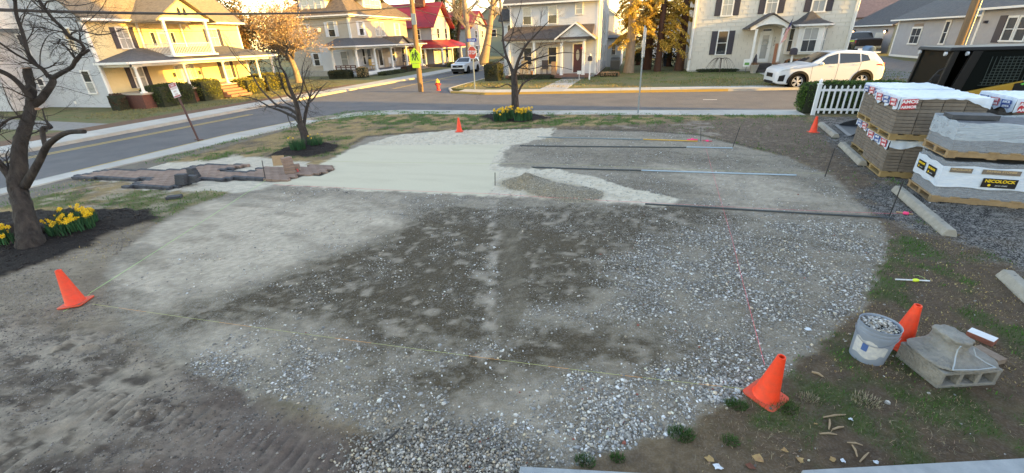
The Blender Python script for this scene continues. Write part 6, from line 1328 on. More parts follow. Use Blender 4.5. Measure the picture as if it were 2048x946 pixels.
mb = MB(); mb.box((24.1, 37.9, 0), (34, 54.5, 3.2)); mb.box((21.15, 28.6, 0), (30, 37.9, 3.5)); mb.build('core', m_sidG, r)
# garage behind
r = thing('garage', 'grey double garage with coach lamps behind the dark pickup', 'garage', (26, 60, 0)); F = FXn(26.0)
lap(r, 'front_wall', F, 59.8, 70.5, 0, 2.85, .17, m_sidG, lip=.02); roof(r, [(25.5, 59.3, 2.88), (25.5, 71, 2.88), (31, 71, 5.9), (31, 59.3, 5.9)], m_roofD); roof(r, [(36, 59.3, 2.88), (31, 59.3, 5.89), (31, 71, 5.89), (36, 71, 2.88)], m_roofD); plain(r, 'gutter', F, 59.3, 71, 2.78, 2.9, .5, .58, m_trim)
mb = MB(); mb.box((26.15, 60, 0), (35.5, 70.3, 2.8)); mb.build('core', mat('teal_siding', (.16, .22, .24), .7), r); lap(r, 'end_wall', FY(59.8), 26, 35.8, 0, 2.85, .17, mat('teal_siding', (.16, .22, .24)))
for a in (61.5, 64.4, 66.9): plain(r, 'garage_door', F, a, a+2.1, 0, 2.1, .02, .06, m_sidC)
for a in (67.6, 63.4-.6+.6, 61.0):
    if a == 61.0: continue
for a in (69.0, 64.0, ):
    pass
m_lamp = mat('lamp_glow', (1, .6, .25), .5, emis=((1, .5, .15), 6.0))
for a in (69.2, 61.15):
    mb = MB(); F.box(mb, a-.08, a+.08, 2.1, 2.4, .05, .22); mb.build('lamp_body', m_shut, r); mb = MB(); c = F.p(a, 2.18, .24); mb.lathe([(.001, -.12), (.09, -.04), (.09, .06), (.001, .12)], 8, c=c); mb.build('lamp_glass', m_lamp, r)
# neighbour building outside the view, height and roof shaped to shade the lot
r = thing('house', 'large unseen house right of the lot, shaped to shade it', 'house', (23, -25, 0)); 
lap(r, 'front_wall', FXn(23), -28, 17.2, 0, 7.6, .2, m_sidWh); lap(r, 'side_wall', Fa((0, 17.2, 0), (1, 0, 0), (0, 1, 0)), 23, 35, 0, 7.6, .2, m_sidWh); mb = MB(); mb.box((23.2, -28, 0), (35, 17.0, 7.55)); mb.build('core', m_sidWh, r)
roof(r, [(22.5, -28.5, 7.6), (22.5, 17.5, 7.6), (29, 13.5, 16), (29, -28.5, 16)], m_roofD); roof(r, [(35.5, -28.5, 7.6), (29, -28.5, 15.99), (29, 13.5, 15.99), (35.5, 17.5, 7.6)], m_roofD); roof(r, [(22.5, 17.5, 7.59), (35.5, 17.5, 7.59), (29, 13.5, 15.98)], m_roofD)
for k in range(8): window(r, FXn(23), -24+5*k, -23+5*k, 3.6, 5.0); window(r, FXn(23), -24+5*k, -23+5*k, .9, 2.4)
# ================================================================== TREES AND SHRUBS
m_bark = mat('bark_grey_brown', (.012, .009, .008), .95, (.060, .048, .040), 11, bump=1.0, bs=40, stretch=(1, 1, .35)); m_twig = mat('twig', (.06, .045, .04), .9); m_barkL = mat('bark_pale', (.20, .155, .11), .95, (.28, .22, .16), 8, bump=.9, bs=25, stretch=(1, 1, .3)); m_barkD = mat('bark_dark_red', (.07, .035, .025), .95, (.10, .05, .035), 9, bump=.9, bs=30, stretch=(1, 1, .3))
m_foil = mat('foliage', (.1, .1, .1), .75, vcol=True, ns=2.0, spec=.25)
TR = random.Random(3)
def smooth_pts(P, Rr, k=3):
    P = [Vector(p) for p in P]; out = []; ro = []
    for i in range(len(P)-1):
        p0, p1, p2, p3 = P[max(i-1, 0)], P[i], P[i+1], P[min(i+2, len(P)-1)]
        for j in range(k):
            t = j/k; q = .5*((2*p1)+(p2-p0)*t+(2*p0-5*p1+4*p2-p3)*t*t+(-p0+3*p1-3*p2+p3)*t**3); out.append(q); ro.append(Rr[i]*(1-t)+Rr[i+1]*t)
    out.append(P[-1]); ro.append(Rr[-1]); return out, ro
def twigs(mb, p, d, Ln, r, depth, droop=.0, spread=.7, nch=(2, 3), n=5, kink=.18):
    d = d.normalized(); pts = [p]; rad = [r]; q = p.copy(); segs = 4
    for i in range(segs):
        d = (d+Vector((TR.gauss(0, kink), TR.gauss(0, kink), TR.gauss(0, kink)-droop*.15))).normalized(); q = q+d*Ln/segs; pts.append(q.copy()); rad.append(r*(1-.6*(i+1)/segs))
    mb.tube(pts, rad, n if r > .012 else 3, cap=False)
    if depth <= 0: return
    for k in range(TR.randint(*nch)+1):
        t = TR.uniform(.25, 1.0); i = min(int(t*segs), segs-1); b = pts[i].lerp(pts[i+1], t*segs-i)
        ax = Vector((TR.gauss(0, 1), TR.gauss(0, 1), TR.gauss(0, .6))).normalized(); nd = (d+ax*spread).normalized(); nd.z += .10-droop*.2
        twigs(mb, b, nd, Ln*TR.uniform(.5, .78), rad[i]*.62, depth-1, droop, spread, nch, n, kink)
def limb_px(mb, px, rad, dep, tw=None, n=8, k=3, tips=True, dl=.5, **kw):
    P = [onD(x, y, d) for (x, y), d in zip(px, dep)]; P, Rr = smooth_pts(P, rad, k); mb.tube(P, Rr, n)
    if tw:
        for i in range(2, len(P)):
            if TR.random() < tw:
                dr = (P[i]-P[i-1]).normalized(); ax = Vector((TR.gauss(0, 1), TR.gauss(0, 1), TR.gauss(.2, .7))).normalized()
                twigs(mb, P[i], dr*.5+ax, dl*TR.uniform(.6, 1.2), min(Rr[i]*.45, .016), 3, **kw)
    return P
def lin(a, b, n): return list(np.linspace(a, b, n))

# pruned tree at the left
B0 = onP(55, 478, 2, 0.0); D0 = 6.75
r = thing('bare_tree', 'heavily pruned bare tree with thick dark trunk at the left edge in the mulch', 'tree', tuple(B0))
SC_ = .64; _lp = limb_px
def limb_px(mb, px, rad, *a, **k): return _lp(mb, px, [q*SC_ for q in rad], *a, **k)
mb = MB(); limb_px(mb, [(66, 508), (62, 484), (56, 460), (46, 415), (38, 385), (34, 362), (38, 330)], [.30, .265, .215, .185, .175, .185, .13], [D0]*7, n=30, k=8)
limb_px(mb, [(34, 372), (38, 335), (40, 290), (55, 244), (63, 206), (62, 176), (56, 150), (54, 137)], [.16, .155, .135, .12, .11, .09, .085, .088], [D0, D0, D0, D0+.05, D0+.1, D0+.1, D0+.1, D0+.1], n=26, k=8)
for a in (.3, 1.5, 2.7, 4.1, 5.2):
    c_ = Vector((B0.x, B0.y, 0)); dv = Vector((cos(a), sin(a), 0)); mb.tube([c_+dv*.06+Vector((0, 0, .30)), c_+dv*.14+Vector((0, 0, .12)), c_+dv*.25+Vector((0, 0, .03)), c_+dv*.40-Vector((0, 0, .05))], [.09, .075, .05, .025], 12)
o = mb.build('trunk', m_bark, r, smooth=True); tb = bpy.data.textures.new('bark', 'CLOUDS'); tb.noise_scale = .05; tb.noise_depth = 3; dm = o.modifiers.new('d', 'DISPLACE'); dm.texture = tb; dm.strength = .045; dm.texture_coords = 'GLOBAL'
mb = MB()
LB = [([(50, 372), (62, 352), (80, 320), (93, 294), (110, 278), (135, 265), (169, 263)], [.10, .09, .078, .072, .06, .055, .052], 6.75, 6.4, 0),
      ([(90, 292), (85, 265), (88, 256), (101, 254), (91, 240), (85, 218)], [.045, .055, .055, .05, .018, .012], 6.6, 6.7, .3),
      ([(30, 368), (14, 345), (-6, 322), (-40, 290)], [.10, .085, .075, .06], 6.75, 6.6, .3),
      ([(60, 215), (80, 200), (92, 185), (106, 163), (100, 152)], [.085, .088, .082, .072, .062], 6.85, 6.9, 0),
      ([(102, 158), (122, 146), (144, 134), (153, 117), (178, 100)], [.058, .052, .046, .040, .030], 6.9, 6.6, .4),
      ([(152, 119), (168, 99), (159, 84), (140, 74), (124, 55), (104, 36), (89, 15), (72, -10), (60, -40)], [.036, .036, .034, .046, .036, .034, .030, .026, .02], 6.7, 6.2, .7),
      ([(98, 155), (84, 137), (61, 119), (46, 69), (33, 30), (30, -5), (28, -60)], [.052, .046, .044, .040, .036, .034, .03], 6.9, 6.5, .6),
      ([(98, 152), (71, 130), (33, 109), (0, 86), (-30, 70)], [.028, .026, .024, .022, .018], 6.8, 6.3, .5),
      ([(63, 200), (46, 176), (25, 155), (0, 142), (-40, 130)], [.07, .058, .055, .055, .05], 6.8, 6.5, .5),
      ([(120, 78), (118, 83), (112, 88), (98, 83)], [.020, .018, .014, .008], 6.6, 6.6, .5),
      ([(124, 86), (136, 98), (146, 112), (152, 118)], [.016, .02, .024, .024], 6.7, 6.7, .2),
      ([(140, 60), (165, 63), (195, 69), (215, 68), (240, 61), (252, 58)], [.018, .016, .013, .012, .009, .005], 6.5, 6.0, .9),
      ([(89, 15), (94, 4), (110, 1), (130, 9), (140, 11), (170, 9), (200, 0)], [.018, .016, .013, .012, .010, .008, .005], 6.3, 5.9, .9),
      ([(162, 60), (168, 48), (185, 35), (205, 14), (215, -8)], [.012, .011, .009, .007, .004], 6.5, 6.2, .9),
      ([(80, 130), (82, 100), (98, 70), (130, 62)], [.012, .011, .009, .006], 6.8, 6.5, .8),
      ([(62, 170), (80, 182), (110, 172), (150, 182), (185, 192)], [.012, .010, .008, .006, .004], 6.7, 6.3, 1.0),
      ([(70, 160), (110, 140), (150, 145), (190, 152)], [.010, .009, .007, .004], 6.7, 6.2, 1.0),
      ([(60, 225), (40, 232), (15, 240), (-10, 262)], [.03, .028, .028, .025], 6.8, 6.6, .7),
      ([(64, 196), (45, 190), (20, 178), (-8, 172)], [.02, .018, .014, .01], 6.8, 6.2, 1.0),
      ([(52, 245), (35, 230), (18, 205), (5, 170)], [.014, .012, .01, .006], 6.7, 6.3, 1.0)]
for px, rad, d0, d1, tw in LB: limb_px(mb, px, rad, lin(d0, d1, len(px)), tw=tw, n=9 if rad[0] > .03 else 5, dl=.42, spread=.8, kink=.22)
mb.build('branches', m_bark, r, smooth=True)
mb = MB(); P_ = onD(54, 136.5, 6.84); mb.lathe([(.085, 0), (.07, .012), (.001, .016)], 12, c=P_); P_ = onD(75, 217, 6.62); mb.lathe([(.035, -.02), (.03, .01), (.001, .015)], 9, c=P_); mb.build('pruning_cut', mat('cut_wood', (.30, .17, .10), .9, (.36, .25, .17), 20), r)
SC_ = 1.0
# multi stem tree in the middle left bed
def pxtree(lab, base, trunk, limbs, d0, dl, mtl=m_bark, depth_jit=.5):
    b = G(*base); r = thing('bare_tree', lab, 'tree', (b[0], b[1], 0)); mb = MB(); limb_px(mb, trunk[0], trunk[1], [d0]*len(trunk[0]), n=12); mb.build('trunk', mtl, r, smooth=True); mb = MB()
    for px, rad, off in limbs: limb_px(mb, px, rad, lin(d0, d0+off, len(px)), tw=.42, n=6, dl=dl*.85, spread=.75, kink=.16)
    mb.build('branches', mtl, r, smooth=True); return r
b = G(612, 290); dd = Vector((b[0], b[1], -CAMH)).dot(Vector(CF))
pxtree('young multi stemmed bare tree in the small mulch bed at left centre', (612, 290), ([(613, 292), (611, 280), (607, 263), (601, 249)], [.17, .13, .115, .12]), [
    ([(601, 250), (591, 236), (580, 230), (561, 221), (540, 214), (510, 198), (477, 191)], [.06, .055, .045, .035, .028, .02, .008], 1.0),
    ([(602, 252), (596, 225), (591, 202), (580, 177), (570, 147), (559, 128), (556, 95)], [.085, .075, .065, .05, .035, .025, .01], -.8),
    ([(607, 255), (612, 223), (617, 205), (621, 190), (624, 177)], [.06, .052, .045, .03, .02], .6), ([(617, 206), (628, 196), (640, 179), (654, 165)], [.03, .025, .018, .008], 1.0),
    ([(594, 228), (576, 216), (556, 212), (533, 191), (517, 172), (503, 149), (480, 124), (461, 100), (448, 78)], [.05, .042, .038, .03, .026, .022, .018, .012, .006], 1.4),
    ([(590, 200), (575, 190), (565, 170), (560, 150), (548, 120)], [.03, .026, .022, .016, .008], -1), ([(588, 205), (600, 190), (606, 165), (604, 140), (612, 110)], [.03, .025, .02, .014, .006], .5),
    ([(593, 215), (570, 205), (556, 190), (540, 178), (528, 150)], [.025, .022, .018, .012, .006], 2), ([(620, 195), (612, 175), (608, 160), (618, 130)], [.022, .018, .014, .008], -.5)], dd, .75)
b = G(1031, 227); dd = Vector((b[0], b[1], -CAMH)).dot(Vector(CF))
pxtree('bare young tree with a straight trunk above the daffodils in the middle', (1031, 227), ([(1031, 229), (1030, 200), (1029, 170), (1028, 150)], [.19, .15, .14, .13]), [
    ([(1028, 155), (1022, 135), (1013, 113), (1006, 81), (1006, 55), (1000, 20), (998, -10)], [.10, .075, .06, .048, .035, .022, .012], .8),
    ([(1028, 155), (1036, 123), (1044, 105), (1051, 92), (1068, 73), (1080, 60), (1100, 40)], [.09, .065, .055, .05, .035, .025, .01], -.8),
    ([(1032, 140), (1045, 130), (1063, 121), (1095, 111), (1130, 105), (1160, 108)], [.045, .038, .032, .024, .015, .006], -1.6),
    ([(1033, 193), (1044, 170), (1052, 163), (1061, 159), (1080, 150)], [.05, .045, .035, .022, .008], .8), ([(1028, 178), (1015, 168), (1000, 174), (975, 175), (960, 168)], [.03, .026, .02, .012, .006], 1),
    ([(1015, 120), (1000, 108), (985, 95), (972, 88)], [.028, .022, .016, .008], 1.2), ([(1040, 118), (1060, 108), (1085, 92), (1110, 88), (1140, 80)], [.03, .026, .02, .014, .006], 1.5),
    ([(1010, 95), (1020, 80), (1030, 50), (1040, 20), (1044, -5)], [.028, .024, .018, .012, .006], -.8), ([(1035, 135), (1060, 138), (1090, 132), (1120, 134), (1145, 140)], [.025, .022, .018, .012, .006], -2.2), ([(1012, 110), (995, 125), (975, 130), (960, 128)], [.022, .018, .012, .006], -.8)], dd, 1.05)

def cards(name, P, s, col, m=m_foil, parent=None, kind=None, flat=0.0):
    n = len(P); a = rng.normal(0, 1, (n, 3)); a /= np.linalg.norm(a, axis=1, keepdims=True); b = rng.normal(0, 1, (n, 3)); b -= (a*b).sum(1, keepdims=True)*a; b /= np.linalg.norm(b, axis=1, keepdims=True)
    s = np.asarray(s)[:, None]*np.ones((n, 1)); a = a*s; b = b*s*.55
    V = np.stack([P-a*.5, P+b*.5, P+a*.5, P-b*.5], 1).reshape(-1, 3); F = np.arange(n*4).reshape(n, 4)
    o = raw(name, V, F, m, np.repeat(col, 4, 0), parent=parent, kind=kind); return o
def leafcol(n, base, base2=None, f=.4, v=.35):
    c = np.tile(base, (n, 1)); 
    if base2 is not None: k = rng.random(n) < f; c[k] = base2
    return np.clip(c*rng.uniform(1-v, 1+v, (n, 1))*rng.uniform(.93, 1.07, (n, 3)), 0, .9)
def hedge(lab, x0, x1, y0, y1, z1, n, col, s=.05, z0=.05, round_=.15, name='hedge', cat='hedge', grp=None, col2=None, core=(.02, .025, .012)):
    cx, cy = (x0+x1)/2, (y0+y1)/2; r = thing(name, lab, cat, (cx, cy, 0), 0, grp)
    mb = MB(); q = .86
    mb.box((cx+(x0-cx)*q, cy+(y0-cy)*q, 0), (cx+(x1-cx)*q, cy+(y1-cy)*q, z1*.9)); mb.build('inner_twigs', mat('hedge_core', core, .95), r)
    u = rng.uniform(-1, 1, (n, 3)); k = np.argmax(np.abs(u)*np.array([1, 1, 1.1]), 1); sgn = np.sign(u[np.arange(n), k]); u[np.arange(n), k] = sgn*rng.uniform(.80, 1.0, n)
    m_ = np.linalg.norm(u, axis=1)/1.25; u = np.where(m_[:, None] > 1, u/m_[:, None]**(round_*5), u)
    lump = 1+.10*(fbm(u[:, 0]*3+7, u[:, 1]*3+u[:, 2]*2, 1.3, 3, 8)-.5)*2
    P = np.stack([cx+u[:, 0]*(x1-x0)/2*lump, cy+u[:, 1]*(y1-y0)/2*lump, z0+(u[:, 2]*lump*.5+.5)*(z1-z0)], -1); P[:, 2] = np.maximum(P[:, 2], .03)
    cards('leaves', P, rng.uniform(.7, 1.4, n)*s, leafcol(n, col, col2), parent=r); return r
HG = 'clipped hedges in front of the balcony house'
hedge('dark clipped hedge block nearest the corner of the balcony house', -26.3, -24.7, 17.9, 20.1, 1.15, 5200, [.045, .06, .018], .09, grp=HG); hedge('clipped hedge block left of the porch steps, thin on its left side', -26.2, -24.8, 20.5, 22.0, 1.2, 3600, [.10, .11, .022], .08, grp=HG)
hedge('rounded golden green hedge right of the porch steps', -26.0, -24.4, 23.4, 25.0, 1.0, 3600, [.20, .18, .025], .09, grp=HG); hedge('long golden green hedge behind the rounded one', -26.8, -24.9, 25.6, 27.8, 1.15, 4600, [.20, .18, .025], .09, grp=HG)
hedge('small brown shrub at the brick corner of the balcony house', -26.9, -26.2, 16.7, 17.3, .85, 900, [.07, .045, .03], .07, name='shrub', cat='shrub')
hedge('large dark rounded shrub left of the white house porch', -11.1, -9.9, 31.6, 33.3, 1.25, 3000, [.04, .045, .018], .1, name='shrub', cat='shrub', round_=.3)
hedge('dark evergreen shrub at the left porch corner of the tan house', -27.6, -25.2, 35.4, 36.4, .75, 2600, [.025, .032, .016], .1, name='shrub', cat='shrub', round_=.3)
hedge('blond dry shrub by the porch corner of the tan house', -24.9, -24.0, 36.0, 36.9, .95, 1500, [.32, .24, .12], .1, name='shrub', cat='shrub', round_=.3)
hedge('low dark reddish shrub in front of the columned porch', -24.5, -23.6, 43.2, 46.5, .55, 1500, [.10, .04, .025], .1, name='shrub', cat='shrub', round_=.3)
hedge('low green ground shrub in front of the columned porch', -24.5, -23.4, 38.6, 43.0, .35, 1700, [.07, .08, .03], .1, name='shrub', cat='shrub', round_=.3)
hedge('low green shrub by the porch of the red roofed house', -22.4, -20.9, 50.5, 54, .5, 1200, [.07, .09, .03], .1, name='shrub', cat='shrub', round_=.3)
hedge('rust leaved shrub beside the mailbox of the cream house', 9.9, 11.4, 36.0, 37.0, .85, 1600, [.26, .12, .05], .11, name='shrub', cat='shrub', round_=.3)
hedge('low dark plants along the cream house foundation', 4.2, 7.2, 37.2, 37.8, .22, 900, [.04, .055, .02], .1, name='ground_plants', cat='plants', round_=.3)
hedge('low dark plants along the white house porch', -9.4, -6.0, 32.5, 33.0, .35, 1300, [.05, .05, .025], .09, name='ground_plants', cat='plants', round_=.3)
hedge('broad dark green hedge behind the white picket fence', 5.55, 8.95, 17.85, 18.35, 1.08, 15000, [.045, .09, .022], .055, col2=[.09, .16, .03], round_=.12); 
hedge('pile of tan leaves beside the corner of the white house', -2.9, -1.4, 34.2, 35.2, .3, 900, [.35, .22, .12], .12, name='leaf_pile', cat='leaf pile', round_=.3)
# evergreens and background trees
def tree3(lab, x, y, h, r0, mtl, crown=None, name='tree', lean=(0, 0), twn=22, tl=2.2, dep=4, z0=.35, n=9):
    r = thing(name, lab, 'tree', (x, y, 0)); mb = MB(); P = [(x+lean[0]*t+.1*sin(t*7), y+lean[1]*t, -.1+h*t) for t in lin(0, 1, 8)]; mb.tube(P, [r0*(1.45-.4*i) if i < 2 else r0*(1-.09*i) for i in range(8)], 12); mb.build('trunk', mtl, r, smooth=True); mb = MB()
    for k in range(twn):
        t = TR.uniform(z0, 1); i = min(int(t*7), 6); b = Vector(P[i]).lerp(Vector(P[i+1]), t*7-i); a = TR.uniform(0, 2*pi); twigs(mb, b, Vector((cos(a), sin(a), TR.uniform(.3, 1.2))), tl*TR.uniform(.7, 1.2), r0*.30*(1.3-t), dep, n=5, spread=.6, kink=.12)
    mb.build('branches', mtl, r, smooth=True); return r
tree3('thick trunked bare street tree standing left of the sunlit pair', -19.9, 52.0, 11, .42, m_barkL, name='bare_tree'); tree3('leaning sunlit bare street tree behind the stop sign', -19.6, 56.0, 11, .50, m_barkL, name='bare_tree', lean=(2.6, 1))
tree3('bare tree far down the street on its right side', -9.8, 50, 9, .25, m_barkL, name='bare_tree'); tree3('tall bare tree beyond the red roofed house', -27, 66, 13, .35, m_barkL, name='bare_tree')
for i, (x, y) in enumerate(((-22, 80), (-16.5, 100), (-30, 100), (-7, 84))): tree3(['bare tree in the haze beyond the ivy trunk', 'bare tree closing the far end of the street', 'bare tree behind the green grey distant house', 'bare tree behind the pale distant house'][i], x, y, 13, .35, m_barkL, name='bare_tree', twn=16, tl=3.0, dep=3, z0=.2)
# ivy covered trunk
q = tree3('two forked trunks thickly covered in dark ivy', -25.6, 61.5, 10, .36, m_barkD, name='ivy_tree', lean=(-1.6, 0), twn=6)
n = 9000; t = rng.random(n)**.8; br = rng.random(n) < .45; a = rng.uniform(0, 2*pi, n); rr_ = rng.uniform(.35, .75, n)
cx = np.where(br & (t > .3), -25.6+2.4*(t-.3), -25.6-2.0*t); P = np.stack([cx+rr_*np.cos(a), 61.5+rr_*np.sin(a), t*9.5], -1); cards('ivy', P, rng.uniform(.12, .28, n), leafcol(n, [.035, .05, .014], [.12, .10, .03], .12), parent=q)
mb = MB(); mb.tube([(-25.2, 61.5, 2.6), (-24.6, 61.5, 5), (-23.9, 61.5, 9.5)], [.3, .26, .18], 8); mb.build('second_trunk', m_barkD, q)
# magnolia in pale bloom
r = thing('magnolia_tree', 'magnolia in pale pink bloom between the balcony house and the tan house', 'tree', (-28.0, 32.2, 0)); mb = MB()
mb.tube([(-28.0, 32.2, -.1), (-28.05, 32.2, 1.0), (-28.3, 32.1, 2.4)], [.30, .22, .17], 12); mb.build('trunk', m_barkL, r, smooth=True); mb = MB(); tips = []
for k in range(26):
    a = TR.uniform(0, 2*pi); st = Vector((-28.2, 32.2, TR.uniform(1.0, 2.9))); d = Vector((cos(a)*.8, sin(a)*.8, TR.uniform(.3, 2.4))); twigs(mb, st, d, 2.3, .065, 4, spread=.6, kink=.14)
mb.build('branches', m_barkL, r, smooth=True); V = np.array(mb.v); k = (V[:, 2] > 1.3) & (rng.random(len(V)) < .55); P = V[k]; P = np.repeat(P, 2, 0)+rng.normal(0, .10, (len(P)*2, 3)); n = len(P); print('magnolia', n)
P2 = P[rng.random(n) < min(1, 11000/n)]; n = len(P2); cards('blossom', P2, rng.uniform(.07, .15, n), leafcol(n, [.46, .33, .20], [.24, .15, .08], .5), parent=r)
# dark evergreen mass behind the magnolia
def crown(lab, x, y, z, rx, ry, rz, n, base, base2, s, mtl=m_barkD, name='evergreen_tree', tr=.25, ragged=.35, f=.4):
    r = thing(name, lab, 'tree', (x, y, 0)); mb = MB(); mb.tube([(x, y, -.1), (x, y, z), (x, y, z+rz*.8)], [tr, tr*.8, tr*.2], 10); mb.build('trunk', mtl, r, smooth=True)
    k = 90; c = rng.normal(0, 1, (k, 3)); c /= np.linalg.norm(c, axis=1, keepdims=True); c *= rng.uniform(.35, 1.0, (k, 1)); ci = rng.integers(0, k, n); P = c[ci]+rng.normal(0, ragged*.42, (n, 3)); P = np.stack([x+P[:, 0]*rx, y+P[:, 1]*ry, z+P[:, 2]*rz], -1); P[:, 2] = np.abs(P[:, 2])
    cc = leafcol(n, base, base2, f)*rng.uniform(.75, 1.25, k)[ci][:, None]; cards('leaves', P, rng.uniform(.6, 1.4, n)*s, cc, parent=r); return r
crown('dark golden green evergreen behind the magnolia', -33.5, 31.5, 3.8, 2.6, 2.4, 3.6, 9000, [.06, .065, .02], [.16, .10, .035], .20)
crown('brown leaved tree close behind the balcony house', -31.0, 29.6, 3.6, 1.3, 1.5, 2.3, 5000, [.22, .12, .05], [.08, .07, .03], .16)
crown('pink blossoming tree behind the dark roofs at right', 37, 92, 4.5, 5.0, 4, 2.6, 5000, [.50, .10, .10], [.6, .18, .14], .45, name='blossom_tree')
for i, (x, y, rx, rz) in enumerate(((-75, 90, 14, 9), (-52, 110, 12, 9), (6, 120, 14, 8), (26, 125, 12, 8), (48, 118, 14, 8), (70, 120, 16, 8), (-95, 70, 16, 9))):
    tree_lab = ['far brown wooded clump behind the left houses', 'far brown wooded clump behind the tan house', 'far wooded clump between the two pale houses', 'far wooded clump behind the cream house', 'far wooded clump behind the dark roofs', 'farthest wooded clump at the right', 'farthest wooded clump at the left'][i]
    crown(tree_lab, x, y, rz*.6, rx, 5, rz*.7, 4500, [.12, .085, .05], [.07, .07, .035], .7, name='background_trees', tr=.4)
# layered evergreens between the two pale houses
def conifer(lab, x, y, h, r0, mtl, boughs, base, base2, z0, zmax, rad, seed, n_leaf=150, s=.13, bias=None):
    r = thing('evergreen_tree', lab, 'tree', (x, y, 0)); mb = MB(); mb.tube([(x, y, -.1), (x+.05, y, 1), (x, y, h*.6), (x, y, h)], [r0*1.2, r0, r0*.75, r0*.3], 12); mb.build('trunk', mtl, r, smooth=True); mb = MB(); PP = []
    q = random.Random(seed)
    for k in range(boughs):
        z = z0+(zmax-z0)*(k+.5)/boughs; a = q.uniform(0, 2*pi); L_ = rad*q.uniform(.6, 1.1)*(1-.35*(z-z0)/(zmax-z0+.01))
        if bias is not None and q.random() < .5: a = bias+q.gauss(0, .5)
        pts = []
        for j in range(7):
            t = j/6; pts.append((x+cos(a)*L_*t, y+sin(a)*L_*t, z+.25*sin(t*2.4)*L_*.4-.42*L_*t*t))
        mb.tube(pts, lin(.06, .012, 7), 4)
        for j in range(n_leaf):
            t = q.random()**.7*.9+.1; i = min(int(t*6), 5); p = Vector(pts[i]).lerp(Vector(pts[i+1]), t*6-i); w_ = .34*L_*(.3+.7*t)*.6
            u = q.gauss(0, 1)*w_*.5; PP.append((p.x-sin(a)*u, p.y+cos(a)*u, p.z-abs(u)*.25+q.gauss(0, .05)))
    mb.build('boughs', mtl, r); PP = np.array(PP); cards('needles', PP, rng.uniform(.6, 1.5, len(PP))*s, leafcol(len(PP), base, base2, .35), parent=r); return r
G1, G2 = [.42, .28, .045], [.54, .36, .06]  # golden sunlight put into the needle colours
conifer('golden lit evergreen with a pale bare trunk beside the white house', -.85, 37.8, 9, .36, m_barkL, 32, G1, G2, 2.2, 5.8, 2.2, 4, 400, .105)
conifer('tall dark trunked evergreen behind the pale trunk', .6, 41.2, 10, .32, m_barkD, 32, [.2, .12, .02], G2, 2.6, 7, 2.6, 8, 340, .11)
conifer('evergreen with long drooping boughs coloured sunlit gold reaching toward the cream house', 1.4, 39.0, 9, .26, m_barkD, 40, G1, G2, 1.8, 5.9, 2.6, 12, 400, .10, bias=R_(-20))
conifer('dark evergreen trunk hard against the left corner of the cream house', 3.1, 39.6, 9, .33, m_barkD, 22, G1, G2, 3.6, 6.5, 1.5, 15, 300, .10)
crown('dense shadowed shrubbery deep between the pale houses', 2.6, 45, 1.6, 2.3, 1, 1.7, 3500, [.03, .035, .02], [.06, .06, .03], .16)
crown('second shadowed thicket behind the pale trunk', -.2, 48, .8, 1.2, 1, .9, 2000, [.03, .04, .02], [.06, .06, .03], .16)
crown('unseen leafy tree added right of the cream house to shade the white compact SUV', 23.0, 28.4, 3.9, 2.0, 2.0, 2.2, 4000, [.06, .07, .02], [.12, .10, .03], .2)  # tree added out of view to throw shade on the parked SUV
# weeping bare shrub before the cream house, small trees
r = thing('weeping_shrub', 'small leafless weeping shrub in front of the lower shuttered window', 'shrub', (5.75, 36.6, 0)); mb = MB(); mb.tube([(5.75, 36.6, 0), (5.75, 36.6, .95)], [.04, .03], 6)
for k in range(22):
    a = TR.uniform(0, 2*pi); L_ = TR.uniform(.5, 1.2); mb.tube([(5.75+cos(a)*L_*t, 36.6+sin(a)*L_*.6*t, .95+.22*sin(t*2.6)-.75*t*t) for t in lin(0, 1, 7)], lin(.016, .006, 7), 3)
mb.build('stems', m_twig, r)
mb = MB(); mb.tube([(2.0, 44, 0), (2.0, 44, 1.5)], .05, 6); o = mb.build('feeder_pole', m_barkD, None); tag(o, 'dark bird feeder pole between the pale houses', 'bird feeder'); mb = MB(); mb.box((1.75, 43.8, 1.5), (2.25, 44.2, 1.56)); mb.box((1.85, 43.9, 1.56), (2.15, 44.1, 1.75)); mb.box((1.7, 43.75, 1.75), (2.3, 44.25, 1.8)); mb.build('feeder_tray', m_barkD, o)
q = thing('trash_bin', 'dark blue bin standing between the pale houses', 'bin', (2.4, 45.4, 0)); mb = MB(); mb.hexa([(2.15, 45.2, 0), (2.65, 45.2, 0), (2.65, 45.7, 0), (2.15, 45.7, 0), (2.08, 45.1, 1.0), (2.75, 45.1, 1.0), (2.75, 45.8, 1.0), (2.08, 45.8, 1.0)]); mb.build('body', mat('bin_blue', (.03, .05, .10), .6), q); mb = MB(); mb.box((2.05, 45.05, 1.0), (2.78, 45.85, 1.07)); mb.build('lid', m_shut, q)

